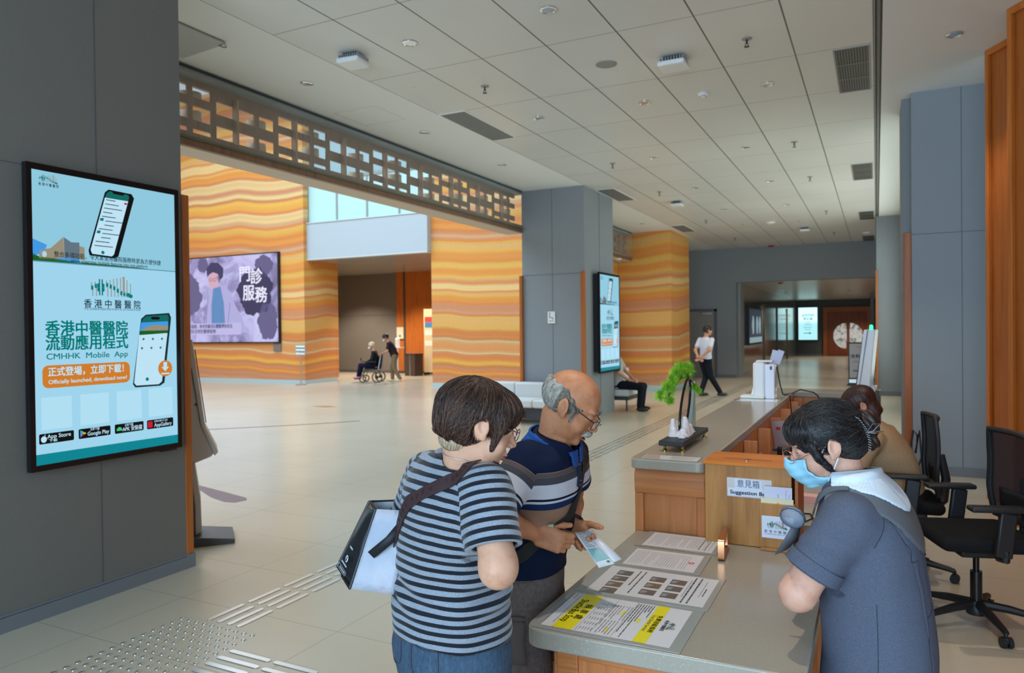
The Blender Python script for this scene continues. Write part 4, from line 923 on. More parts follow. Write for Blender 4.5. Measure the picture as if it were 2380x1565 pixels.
t = thing('side_display', 'dark flat display seen edge-on beside the timber edge of the bluish column', 'screen', (.56, 12.5, 2.2)); MB().box(-.02, -.8, -.3, .035, .8, .9).obj('housing', BLACK, t); MB().box(-.025, -.77, -.27, -.02, .77, .87).obj('display', BLACKG, t)
# ================================================================ reception counter
STONE = mat('grey_worktop', (.4, .4, .4), .22, spec=.55); n_ = NT(STONE); c = n_.coord(); v = n_.noise(c, 420, 2, .7); w2 = n_.noise(c, 150, 2, .5)
n_.col(n_.mix(n_.math('GREATER_THAN', w2, .66), n_.ramp(v, [(.3, srgb(150, 141, 128)), (.7, srgb(163, 154, 141))]), srgb(172, 164, 152)))
EDGE = STONE
def slab(mb, poly, z0, z1): mb.prism(poly, z0, z1, lambda u, v, w: (u, v, w)); return mb
def corner(pts, r, n=8):
    """round the listed corners of a polygon"""
    out = []; N = len(pts)
    for i, (x, y) in enumerate(pts):
        rr = r.get(i, 0)
        if not rr: out.append((x, y)); continue
        p = Vector(pts[i - 1]) - Vector((x, y)); q = Vector(pts[(i + 1) % N]) - Vector((x, y)); a = Vector((x, y)) + p.normalized() * rr; b = Vector((x, y)) + q.normalized() * rr; c0 = Vector((x, y))
        for k in range(n + 1):
            s = k / n; o = a * (1 - s) ** 2 + c0 * 2 * s * (1 - s) + b * s * s; out.append((o.x, o.y))
    return out
# low counter
loc = (-.57, 2.65, 0); t = thing('low_counter', 'low wooden reception desk with a grey speckled worktop covered in laminated sheets', 'counter', loc)
slab(MB(), corner([(-.985, 2.015), (-.17, 2.035), (-.17, 3.46), (-.668, 3.46), (-.668, 3.215), (-.985, 3.215)], {0: .07}), .703, .76).obj('worktop', STONE, t, loc, bevel=.006, seg=3)
MB().box(-.90, 2.11, .0, -.86, 3.21, .715).obj('side_panel', TEAK, t, loc); MB().box(-.30, 2.14, .0, -.27, 3.44, .715).obj('inner_panel', BLACK, t, loc)
fr = MB(); fr.box(-.90, 2.085, .0, -.83, 2.11, .715).box(-.33, 2.085, .0, -.27, 2.11, .715).box(-.83, 2.085, .66, -.33, 2.11, .715).box(-.83, 2.085, 0, -.33, 2.11, .1); fr.obj('front_frame', TEAKH, t, loc, bevel=.004)
MB().box(-.83, 2.095, .1, -.33, 2.108, .66).obj('front_panel', TEAK, t, loc)
fr = MB(); fr.box(-.92, 2.11, 0, -.90, 3.21, .1).box(-.92, 2.11, .66, -.90, 3.21, .715).box(-.92, 2.11, .1, -.90, 2.2, .66); fr.obj('side_frame', TEAKH, t, loc, bevel=.003)
MB().tube([(-.255, 2.3, .70), (-.25, 2.1, .70), (-.25, 2.05, .68), (-.255, 2.045, .62)], .006, 6).obj('cable_clip', BLACK, t, loc)
# high counter: L-shaped ledge on a timber body
loc = (-.84, 5.2, 0); t = thing('high_counter', 'long high reception counter with a grey ledge turning at the far end', 'counter', loc)
slab(MB(), corner([(-1.01, 3.19), (-.672, 3.19), (-.672, 7.02), (-.02, 7.02), (-.02, 7.42), (-1.06, 7.42)], {0: .05, 1: .04, 5: .12}), 1.045, 1.09).obj('ledge', STONE, t, loc, bevel=.006, seg=3)
MB().prism([(-.99, 0), (-.675, 0), (-.675, .99), (-.69, 1.03), (-.70, 1.045), (-.97, 1.045), (-.985, 1.0)], 3.245, 3.255, lambda u, v, w: (u, w, v)).obj('end_board', TEAK, t, loc)
bd = MB(); bd.box(-.99, 3.25, 0, -.96, 7.38, 1.045).box(-.715, 3.25, 0, -.675, 7.05, 1.045).box(-.99, 7.05, 0, -.05, 7.38, 1.045); bd.obj('body', TEAK, t, loc)
fr = MB(); fr.box(-.995, 3.225, 0, -.955, 3.25, .93).box(-.715, 3.225, 0, -.675, 3.25, .93); fr.obj('end_stile', TEAK, t, loc, bevel=.006)
fr = MB(); fr.prism([(3.225, .93), (3.25, .93), (3.25, 1.045), (3.235, 1.045), (3.218, 1.01), (3.222, .95)], -.995, -.675, lambda u, v, w: (w, u, v)); fr.obj('end_moulding', TEAKH, t, loc, bevel=.004)
# inner desk
loc = (-.4, 5.2, 0); t = thing('staff_desk', 'lower staff desk with a grey top behind the high counter', 'desk', loc)
MB().box(-.672, 3.70, .70, -.16, 7.04, .74).obj('desk_top', STONE, t, loc, bevel=.004); MB().box(-.16, 3.70, .70, -.14, 7.04, .74).obj('front_edge', TEAKH, t, loc)
for y in (3.75, 5.4, 7.0): MB().box(-.66, y - .015, 0, -.18, y + .015, .70).obj('support_panel', TEAK, t, loc)
for y in (3.72, 4.25, 4.8, 5.4, 6.0, 6.6, 7.02): MB().box(-.672, y - .009, .74, -.60, y + .009, 1.04).obj('divider', TEAK, t, loc)

# ---------------------------------------------------------------- laminated sheets on the low counter
LAM = mat('laminate_border', srgb(152, 153, 151), .16, spec=.7); PAP = mat('sheet_paper', srgb(214, 212, 216), .3, spec=.6); INK = mat('print_ink', srgb(70, 70, 76), .5); INK2 = mat('print_grey', srgb(120, 120, 128), .5)
YEL = mat('print_yellow', srgb(230, 214, 10), .35); PGREEN = mat('print_green', srgb(24, 120, 100), .5); PTAN = mat('print_tan', srgb(176, 140, 120), .5); PRED = mat('print_red', srgb(206, 50, 50), .5)
def lines(q, fn, x0, x1, y0, y1, n, seed, h=.0022, m=INK2):
    random.seed(seed); q.use(m)
    for i in range(n):
        y = y1 - (y1 - y0) * i / max(n - 1, 1); x = x0
        while x < x1 - .01:
            l = random.uniform(.008, .03); q.add([fn(x, y), fn(min(x + l, x1), y), fn(min(x + l, x1), y + h), fn(x, y + h)], [(0, 1, 2, 3)]); x += l + .004
            if random.random() < .06: break
def sheet(label, x0, y0, x1, y1, b, z=.7605, rz=0.):
    loc = ((x0 + x1) / 2, (y0 + y1) / 2, z); t = thing('laminated_sheet', label, 'sheet', loc, rz); hx = (x1 - x0) / 2; hy = (y1 - y0) / 2
    MB().box(-hx, -hy, 0, hx, hy, .0022).obj('laminate', LAM, t, bevel=.001)
    MB().poly([(-hx + b[0], -hy + b[1], .0026), (hx - b[2], -hy + b[1], .0026), (hx - b[2], hy - b[3], .0026), (-hx + b[0], hy - b[3], .0026)]).obj('paper', PAP, t)
    # the sheets are read from the public side, so the page's up points to +X and its reading direction to -Y
    return t, (lambda l: (lambda u, v: (v, -u, .003 + l * .0004)))
t, F = sheet('laminated shuttle bus timetable with two yellow bands at the near end of the low counter', -.965, 2.035, -.502, 2.375, (.025, .02, .035, .02))
q = MB(); f = F(0); q.use(YEL)
q.add([f(-.15, .085), f(.15, .085), f(.15, .125), f(-.15, .125)], [(0, 1, 2, 3)]); q.add([f(-.15, -.17), f(.15, -.17), f(.15, -.105), f(-.15, -.105)], [(0, 1, 2, 3)])
for x, y in ((-.06, -.005), (.085, -.012), (-.02, .055)): q.add([f(x, y), f(x + .035, y), f(x + .035, y + .009), f(x, y + .009)], [(0, 1, 2, 3)])
q.obj('yellow_bands', None, t, smooth=False)
q = MB(); f = F(1); q.use(INK); put_text(q, '免費接駁服務', f, 0, .114, .018, width=.14, bold=.012); put_text(q, 'Free Shuttle Service', f, 0, .095, .018, width=.13)
put_text(q, '候 車 處', f, 0, -.122, .030, width=.13, bold=.012); put_text(q, 'Shuttle Bus Stop', f, 0, -.152, .036, width=.20, bold=.006)
put_text(q, '香港中醫醫院', f, .0, .143, .014, width=.085, bold=.01)
lines(q, f, -.14, .14, .022, .074, 7, 1, .003, INK); lines(q, f, -.10, .02, -.045, .012, 7, 2); lines(q, f, .03, .14, -.045, .005, 6, 4); lines(q, f, -.14, .12, -.21, -.18, 3, 3)
for k in range(6):
    for j in range(5): q.use(INK2).add([f(-.10 + k * .042, -.052 - j * .009), f(-.08 + k * .042, -.052 - j * .009), f(-.08 + k * .042, -.050 - j * .009), f(-.10 + k * .042, -.050 - j * .009)], [(0, 1, 2, 3)])
for y in (.018, -.048, -.096): q.use(INK2).add([f(-.148, y), f(.148, y), f(.148, y + .0008), f(-.148, y + .0008)], [(0, 1, 2, 3)])
logo(q, f, 0., .165, .06, PGREEN, PTAN); q.obj('print', None, t, smooth=False)
t, F = sheet('laminated sheet with two columns of small photographs beside the bus timetable', -.955, 2.378, -.495, 2.708, (.035, .022, .02, .022))
f = F(0); random.seed(4)
for (x, y) in [(-.10, -.13), (-.035, -.13), (.03, -.13), (.095, -.13), (-.08, .0), (-.01, .0), (.06, .0), (-.08, .075), (-.01, .075), (.06, .075)]:
    x0, x1, y0, y1 = x - .004, x + .048, y - .02, y + .035; a = random.choice([srgb(92, 84, 80), srgb(104, 92, 84), srgb(84, 80, 80), srgb(120, 96, 76)]); b = random.choice([srgb(150, 140, 130), srgb(140, 146, 150), srgb(128, 100, 80)])
    q = MB(); mm = mat('photo_a%d' % (random.randrange(3)), a, .4); q.use(mm).add([f(x0, y0), f(x1, y0), f(x1, y1), f(x0, y1)], [(0, 1, 2, 3)])
    g = F(1); q.use(mat('photo_b%d' % (random.randrange(3)), b, .4)).poly([g(x0 + .01, y0 + .005), g(x1 - .008, y0 + .004), g(x1 - .014, y0 + .02), g(x0 + .02, y0 + .03)])
    q.use(random.choice([mat('photo_orange', srgb(190, 120, 40), .4), mat('photo_blue', srgb(60, 100, 170), .4), mat('photo_b0', b, .4)])).poly([F(2)(x + a_ * .006 + .02, y + b_ * .006) for a_, b_ in ((0, 0), (1, 0), (1.4, 1), (0, 1.2))]); q.obj('photograph', None, t, smooth=False)
q = MB(); f = F(0); lines(q, f, -.13, .13, .13, .15, 2, 8, .006, INK); lines(q, f, -.12, .12, -.075, -.055, 2, 9, .005, INK); lines(q, f, -.10, .08, .115, .122, 1, 10); lines(q, f, -.1, .06, .168, .176, 1, 12); lines(q, f, -.03, .05, .182, .186, 1, 12, .004, INK); q.obj('print', None, t, smooth=False)
t, F = sheet('laminated white letter with a small red seal, third sheet from the counter front', -.925, 2.712, -.595, 2.955, (.03, .012, .025, .012), .7608, .02)
q = MB(); f = F(0); lines(q, f, -.085, .085, -.12, .095, 22, 14, .0016); q.use(PRED)
a = [(.012 * math.cos(x), .11 + .012 * math.sin(x)) for x in [2 * PI * i / 16 for i in range(16)]]; q.poly([f(*p) for p in a]); q.use(PAP).poly([F(1)(.006 * math.cos(x), .11 + .006 * math.sin(x)) for x in [2 * PI * i / 10 for i in range(10)]]); q.obj('print', None, t, smooth=False)
t, F = sheet('laminated white letter in fine print at the foot of the high counter', -.925, 2.985, -.585, 3.215, (.03, .01, .02, .012), .7608)
q = MB(); f = F(0); lines(q, f, -.08, .08, -.12, .13, 24, 21, .0016); lines(q, f, -.09, .09, .09, .115, 3, 22, .003, INK); q.obj('print', None, t, smooth=False)
# papers at the near end of the high counter
t = thing('leaflet_sheet', 'white printed sheet with a faint picture lying on the near end of the high ledge', 'sheet', (-.835, 3.26, 1.0905), .03)
MB().box(-.13, -.06, 0, .13, .06, .0015).obj('laminate', LAM, t); MB().poly([(-.125, -.055, .002), (.125, -.055, .002), (.125, .055, .002), (-.125, .055, .002)]).obj('paper', PAP, t)
q = MB(); q.use(mat('faded_picture', srgb(176, 158, 148), .3)).poly([(-.124, -.04, .0024), (-.04, -.05, .0024), (-.06, .05, .0024), (-.12, .05, .0024)]); lines(q, lambda u, v: (u, v, .0024), .0, .11, -.03, .03, 5, 3, .004, mat('faded_print', srgb(158, 150, 130), .4)); q.obj('print', None, t, smooth=False)
# copper name-stand
t = thing('copper_stand', 'small rounded copper frame standing on edge beside the letters', 'stand', (-.562, 3.01, .76), math.radians(96))
o_ = rrect(-.095, 0.001, .095, .085, .012); i_ = rrect(-.085, .011, .085, .075, .006); n = len(o_); m = MB()
for a in (-.012, .012): m.add([], [])
vs = [(u, -.012, v) for u, v in o_] + [(u, -.012, v) for u, v in i_] + [(u, .012, v) for u, v in o_] + [(u, .012, v) for u, v in i_]; fs = []
for k in range(n):
    k2 = (k + 1) % n; fs += [(k, k2, n + k2, n + k), (2 * n + k, 3 * n + k, 3 * n + k2, 2 * n + k2), (k, 2 * n + k, 2 * n + k2, k2), (n + k, n + k2, 3 * n + k2, 3 * n + k)]
m.add(vs, fs); m.obj('frame', mat('copper', (.72, .33, .16), .28, metal=1.), t)
MB().box(-.075, -.004, .025, .075, .004, .062).obj('name_card', mat('card_beige', srgb(170, 152, 136), .5), t); MB().box(-.04, -.0055, .035, .03, -.0045, .05).obj('print', BLACK, t)

# ---------------------------------------------------------------- suggestion box
OAK = m_wood('oak_box', srgb(180, 122, 62), srgb(198, 142, 76), srgb(132, 84, 38), scale=.8, along=.12); OAKT = m_wood('orange_lid', srgb(206, 118, 26), srgb(216, 128, 32), srgb(186, 100, 18), axis=0, scale=.6)
loc = (-.49, 3.20, .76); t = thing('suggestion_box', 'wooden suggestion box with an orange slotted lid at the end of the high counter', 'box', loc); fy = 3.165
MB().box(-.664, fy, .762, -.315, 3.42, 1.10).obj('box_body', OAK, t, loc, bevel=.002)
MB().box(-.672, fy - .006, 1.095, -.302, 3.43, 1.108).obj('lid', OAKT, t, loc, bevel=.002)
MB().box(-.302, fy - .002, .79, -.29, 3.42, 1.10).obj('side_board', m_wood('orange_side', srgb(176, 96, 34), srgb(186, 104, 40), srgb(150, 76, 24)), t, loc)
MB().box(-.60, 3.262, 1.1075, -.40, 3.267, 1.1088).prism(circ(-.50, 3.265, .014, 16, .006), 1.1075, 1.109, lambda u, v, w: (u, v, w)).obj('slot', BLACK, t, loc)
MB().cyl((-.50, 3.225, 1.107), (-.50, 3.225, 1.112), .009, n=16).obj('lock', CHROME, t, loc)
MB().box(-.436, fy - .032, .775, -.30, fy, .955).obj('leaflet_pocket', OAK, t, loc, bevel=.002)
MB().box(-.432, fy - .036, .762, -.302, fy - .002, .775).obj('pocket_foot', OAK, t, loc)
V = lambda y: (lambda u, v: (u, y, v)); B = (-.569, .968)
q = MB(); q.poly([V(fy - .0012)(*p) for p in rrect(-.572, .965, -.392, 1.045, .004)]).obj('sign_sleeve', mat('foggy_sleeve', srgb(196, 186, 184), .12, spec=.8), t, loc)
q = MB(); q.poly([V(fy - .002)(*p) for p in [(-.567, .969), (-.395, .969), (-.395, 1.003), (-.43, 1.003), (-.43, 1.041), (-.54, 1.041), (-.54, 1.003), (-.567, 1.003)]]).obj('sign_paper', mat('blueish_paper', srgb(214, 218, 232), .35), t, loc)
q = MB(); q.use(mat('sign_navy', srgb(60, 78, 104), .5)); put_text(q, '意見箱', V(fy - .003), -.485, 1.020, .034, width=.09); put_text(q, 'Suggestion Box', V(fy - .003), -.480, .984, .022, width=.158, bold=.02); q.obj('sign_lettering', None, t, loc, smooth=False)
q = MB(); q.use(PAP).box(-.428, fy - .04, .82, -.306, fy - .034, .905); q.obj('logo_card', mat('card_white', srgb(220, 224, 238), .2, spec=.7), t, loc, bevel=.001) if False else MB().box(-.428, fy - .036, .815, -.304, fy - .0325, .905).obj('logo_card', mat('card_white', srgb(216, 222, 238), .2, spec=.7), t, loc, bevel=.001)
q = MB(); logo(q, V(fy - .037), -.366, .872, .082, PGREEN, PTAN); q.use(mat('sign_navy', srgb(60, 78, 104), .5)); put_text(q, '香 港 中 醫 醫 院', V(fy - .037), -.366, .842, .013, width=.105); put_text(q, 'THE CHINESE MEDICINE HOSPITAL OF HONG KONG', V(fy - .037), -.366, .832, .005, width=.105); q.obj('card_print', None, t, loc, smooth=False)
# leaflets in the pocket
t2 = thing('feedback_leaflet', 'white feedback leaflets sticking out of the pocket of the suggestion box', 'leaflet', (-.37, fy - .018, .8)); off = (-.37, fy - .018, .8)
MB().box(-.420, fy - .014, .80, -.312, fy - .010, 1.022).obj('leaflet', mat('lilac_white', srgb(206, 208, 232), .4), t2, off); MB().box(-.432, fy - .024, .80, -.306, fy - .016, .975).obj('envelope', mat('cream_paper', srgb(226, 220, 186), .5), t2, off)
q = MB(); q.use(INK2); put_text(q, 'We truly welcome', V(fy - .0145), -.335, .985, .007, rot=-PI / 2, width=.05); put_text(q, 'Thank you', V(fy - .0145), -.322, .98, .007, rot=-PI / 2, width=.03); put_text(q, '我們', V(fy - .0145), -.366, .985, .007, rot=-PI / 2); q.use(mat('flower_orange', srgb(226, 160, 60), .5)).poly([V(fy - .0245)(*p) for p in circ(-.365, .955, .005, 10)]).poly([V(fy - .0245)(*p) for p in circ(-.38, .951, .0025, 8)]); q.obj('print', None, t2, off, smooth=False)

# ---------------------------------------------------------------- bonsai ornament on the ledge
loc = (-.86, 3.70, 1.09); t = thing('bonsai_ornament', 'bright green bonsai ornament with a dark oval ring on a black base', 'ornament', loc, math.radians(0))
R = Matrix.Rotation(math.radians(92), 4, 'Z')
MB().box(-.075, -.28, .028, .045, .28, .052).obj('base_board', mat('base_black', (.016, .018, .022), .5), t, bevel=.003)
for x in (-.055, .03):
    for y in (-.245, .245): MB().lathe([(.0115, 0), (.012, .006), (.006, .012), (.007, .02), (.011, .028)], (x, y, 0), 14).obj('foot', mat('brass', (.72, .5, .16), .25, metal=1.), t)
def oval(a, b, n=48, th=.66): return [(-.012, -.005 + b * math.cos(t) * math.sin(th) + a * math.sin(t) * math.cos(th), .19 - b * math.cos(t) * math.cos(th) + a * math.sin(t) * math.sin(th)) for t in [2 * PI * i / n for i in range(n)]]
MB().tube(oval(.165, .075, th=.9), .0065, 10, closed=True).obj('ring', BLACKG, t)
MB().poly(oval(.155, .068, 32, .9)).obj('glass_disc', mat('tinted_glass', (.62, .5, .42), .05, trans=.6, alpha=.55), t)
def stones(P):
    d = None
    for x, y, z, r in ((.01, -.17, .052, .03), (.005, -.12, .075, .034), (0, -.075, .11, .036), (.0, -.07, .135, .025), (.005, -.03, .07, .03), (0, .02, .085, .03), (.0, .07, .06, .028), (-.04, -.13, .08, .03), (-.045, -.12, .13, .02), (-.045, -.02, .07, .028)):
        e = cap(P, (x, y, .05), (x, y, z), r, r * .62); d = e if d is None else smin(d, e, .012)
    return np.maximum(d + .0015 * nz(P, 70), .053 - P[:, 2])
skin('mountain_stones', stones, (-.1, -.22, .04), (.06, .12, .18), .0045, mat('white_stone', srgb(206, 200, 204), .35), t)
MB().prism([(.12, .05), (.24, .05), (.235, .30), (.2, .26), (.16, .15)], -.03, -.012, lambda u, v, w: (w, u, v)).obj('glass_slab', mat('aqua_glass', (.6, .8, .8), .1, trans=.7), t)
MB().tube([(-.012, .10, .33), (-.02, .08, .345), (-.04, .03, .33), (-.06, -.03, .29), (-.075, -.09, .25)], [.005, .005, .004, .004, .003], 8).tube([(-.02, .08, .34), (.0, .13, .30), (.01, .15, .27)], .003, 6).tube([(-.04, .03, .33), (-.03, .03, .365)], .004, 6).obj('branch', mat('bark', (.03, .02, .015), .7), t)
random.seed(12); ND = mat('pine_green', (.22, .52, .02), .55); n_ = NT(ND); n_.col(n_.ramp(n_.noise(n_.coord(), 30, 2), [(.3, (.13, .36, .01)), (.7, (.36, .68, .05))]))
def tuft(mb, c, r, n=420):
    c = Vector(c)
    for i in range(n):
        d = Vector((random.gauss(0, 1), random.gauss(0, 1), random.gauss(.25, 1))).normalized(); a = c + d * r * .25; b = c + d * r * random.uniform(.7, 1.2); s = d.orthogonal().normalized() * .001
        w = d.cross(s).normalized() * .001; mb.add([a + s, a - s * .5 + w, a - s * .5 - w, b], [(0, 1, 3), (1, 2, 3), (2, 0, 3)])
for i, (c, r) in enumerate([((-.02, .12, .36), .042), ((-.03, .08, .385), .04), ((-.01, .10, .345), .038), ((-.05, .03, .385), .042), ((-.06, -.01, .36), .04), ((-.03, .04, .345), .036), ((-.07, -.04, .32), .042), ((-.09, -.08, .29), .045), ((-.07, -.06, .275), .04), ((-.095, -.10, .25), .04), ((-.085, -.08, .225), .035), ((.01, .15, .275), .028), ((.02, .155, .255), .022)]):
    m = MB(); tuft(m, (c[0] + random.uniform(-.02, .02), c[1], c[2]), r); m.sph(c, r * .3, 8, 6); m.obj('needle_tuft', ND, t, smooth=False)

# ---------------------------------------------------------------- white sanitizer machine at the far end of the ledge
loc = (-.84, 6.30, 1.09); t = thing('dispenser_machine', 'white machine with a tray and clear plastic cover at the far end of the ledge', 'machine', loc)
MB().box(-.075, -.06, .0, .02, .08, .30).obj('side_housing', WHITE, t, bevel=.02, seg=3); MB().box(.02, -.07, .0, .098, .07, .285).obj('tower', mat('glossy_white', srgb(222, 224, 240), .15), t, bevel=.008)
MB().box(-.17, -.10, .004, .02, .06, .028).obj('tray', WHITE, t, bevel=.008); MB().prism([(-.09, .03), (-.045, .03), (-.02, .13), (-.055, .14), (-.075, .09)], -.05, .05, lambda u, v, w: (u, w, v)).obj('clear_cover', mat('clear_plastic', srgb(214, 226, 230), .08, spec=.9), t)
MB().box(-.05, -.05, .30, .08, .05, .315).obj('top_cap', WHITE, t, bevel=.006); MB().box(.062, -.074, .24, .078, -.07, .27).obj('outlet', DGREY, t)
t = thing('paper_sheets', 'two white sheets standing upright behind the white machine', 'paper', (-.76, 6.42, 1.38)); MB().cbox((-.01, 0, .04), (.05, .004, .13), (0, .25, .3)).obj('sheet', mat('lilac_white', srgb(206, 208, 232), .4), t); MB().cbox((.03, .01, .045), (.05, .004, .12), (0, .35, .3)).obj('sheet', mat('lilac_white', srgb(206, 208, 232), .4), t)
t = thing('sheet_pad', 'flat clear sheet with a brown corner under the white machine', 'sheet', (-.84, 6.13, 1.0905)); MB().box(-.17, -.1, 0, .14, .09, .002).obj('pad', mat('clear_plastic', srgb(214, 226, 230), .08, spec=.9), t); MB().box(-.205, -.02, 0, -.172, .04, .003).obj('brown_corner', mat('brown_card', srgb(150, 100, 80), .5), t)
tag(MB().tube([(-.74, 6.37, 1.35), (-.72, 6.4, 1.2), (-.71, 6.5, 1.11), (-.66, 6.75, 1.1), (-.6, 6.8, 1.13), (-.5, 6.9, 1.1), (-.47, 7.0, 1.06), (-.44, 7.01, .95), (-.42, 6.98, .75)], .005, 8).obj('power_cable', BLACK), 'black cable from the white machine draped over the inner edge', 'cable')
tag(MB().tube([(-.70, 6.5, 1.105), (-.66, 6.55, 1.1), (-.655, 6.58, 1.0), (-.64, 6.6, .8)], .004, 8).obj('power_cable', BLACK), 'thin black cable hanging down inside the counter below the white machine', 'cable')

# ---------------------------------------------------------------- things on the staff desk
t = thing('tumbler', 'tall dark metallic tumbler with a black lid on the staff desk', 'tumbler', (-.47, 4.42, .74)); MB().lathe([(.034, 0), (.036, .01), (.042, .20)], n=28).obj('cup', mat('gunmetal', (.08, .085, .11), .28, metal=.8), t); MB().lathe([(.046, .20), (.047, .245), (.04, .255), (.038, .255)], n=28).obj('lid', BLACK, t); MB().box(-.07, -.012, .225, -.04, .012, .24).obj('handle', BLACK, t)
t = thing('acrylic_stand', 'clear acrylic frame with grey symbols on the staff desk', 'frame', (-.43, 6.55, .74)); MB().cbox((0, 0, .14), (.36, .012, .26)).obj('acrylic', mat('acrylic_grey', srgb(150, 138, 126), .15), t); MB().box(-.13, -.01, .05, .15, -.007, .235).obj('sheet', mat('sheet_slate', srgb(96, 96, 108), .3), t); MB().prism([(-.09, .10), (-.05, .2), (.0, .215), (.02, .2), (-.02, .19), (-.045, .09)], -.013, -.011, lambda u, v, w: (u, w, v)).obj('symbol', WHITE, t)
t = thing('lanyard_pouch', 'bright blue pouch with green straps on the staff desk', 'pouch', (-.37, 5.45, .74)); skin('pouch', lambda P: smin(ell(P, (0, 0, .09), (.07, .05, .09)), ell(P, (.03, .0, .04), (.07, .05, .04)), .02) + .004 * nz(P, 40), (-.1, -.08, -.02), (.13, .08, .2), .006, mat('pouch_blue', srgb(10, 96, 190), .35), t); MB().tube([(-.07, -.05, .14), (-.09, -.06, .08), (-.06, -.08, .02), (.0, -.09, .015), (.06, -.08, .05)], .006, 6).obj('strap', mat('mint_strap', srgb(90, 190, 160), .5), t)
t = thing('desk_phone', 'dark tablet leaning against the inside of the counter behind the suggestion box', 'tablet', (-.52, 3.95, .74)); MB().cbox((.02, 0, .11), (.02, .18, .25), (0, math.radians(-38), math.radians(8))).obj('body', mat('phone_dark', (.03, .03, .035), .25), t, bevel=.004)
t = thing('document_tray', 'grey and black folders standing between the tablet and the counter', 'tray', (-.52, 4.12, .76)); MB().cbox((0, 0, .12), (.012, .2, .24), (0, math.radians(-30), 0)).obj('folder', mat('folder_silver', (.4, .4, .42), .3, metal=.5), t); MB().cbox((-.03, .1, .10), (.012, .18, .2), (0, math.radians(-25), .2)).obj('folder', BLACK, t)
t = thing('headset', 'black headset hanging inside the counter above the staff desk', 'headset', (-.62, 3.62, .85)); MB().tube([(0, -.04, .0), (.01, -.05, .07), (.01, .0, .12), (.01, .05, .07), (0, .04, 0)], .008, 8).obj('headband', BLACK, t); MB().lathe([(.025, -.02), (.03, 0), (.02, .02)], (0, -.04, .0), 16).obj('ear_cup', BLACK, t); MB().lathe([(.025, -.02), (.03, 0), (.02, .02)], (0, .04, .0), 16).obj('ear_cup', BLACK, t)
t = thing('notice_card', 'pinkish notice card fixed upright at the inside of the high counter', 'card', (-.60, 5.3, .86)); MB().cbox((0, 0, .07), (.1, .006, .2), (0, -.15, -.5)).obj('card', mat('card_mauve', srgb(176, 160, 164), .4), t); MB().cbox((-.01, -.006, .12), (.03, .004, .02), (0, 0, -.5)).obj('print', PRED, t)
t = thing('small_box', 'small pink and white box on the staff desk beside the tumbler', 'box', (-.33, 4.2, .74)); MB().box(-.05, -.04, 0, .05, .04, .035).obj('carton', mat('pink_white', srgb(226, 170, 170), .4), t)
tag(MB().tube([(-.3, 3.9, .745), (-.28, 3.8, .75), (-.31, 3.74, .745), (-.35, 3.8, .75), (-.33, 3.9, .745)], .004, 6, closed=True).obj('coiled_wire', BLACK), 'small black coil of wire on the staff desk', 'cable')
t = thing('red_folder', 'red folder lying on the low counter between the suggestion box and the clerk', 'folder', (-.235, 3.10, .76)); MB().box(-.05, -.13, 0, .05, .12, .022).obj('cover', mat('folder_red', srgb(196, 34, 54), .35), t, bevel=.006)
tag(MB().tube([(.37, 9.37, .01), (.37, 9.36, .12), (.33, 9.3, .3), (.36, 9.33, .5), (.4, 9.3, .45), (.38, 9.3, .25), (.42, 9.32, .5), (.44, 9.3, .2), (.40, 9.3, .08)], .012, 8).obj('hanging_cables', BLACK), 'loops of black cable hanging by the bluish column', 'cable')
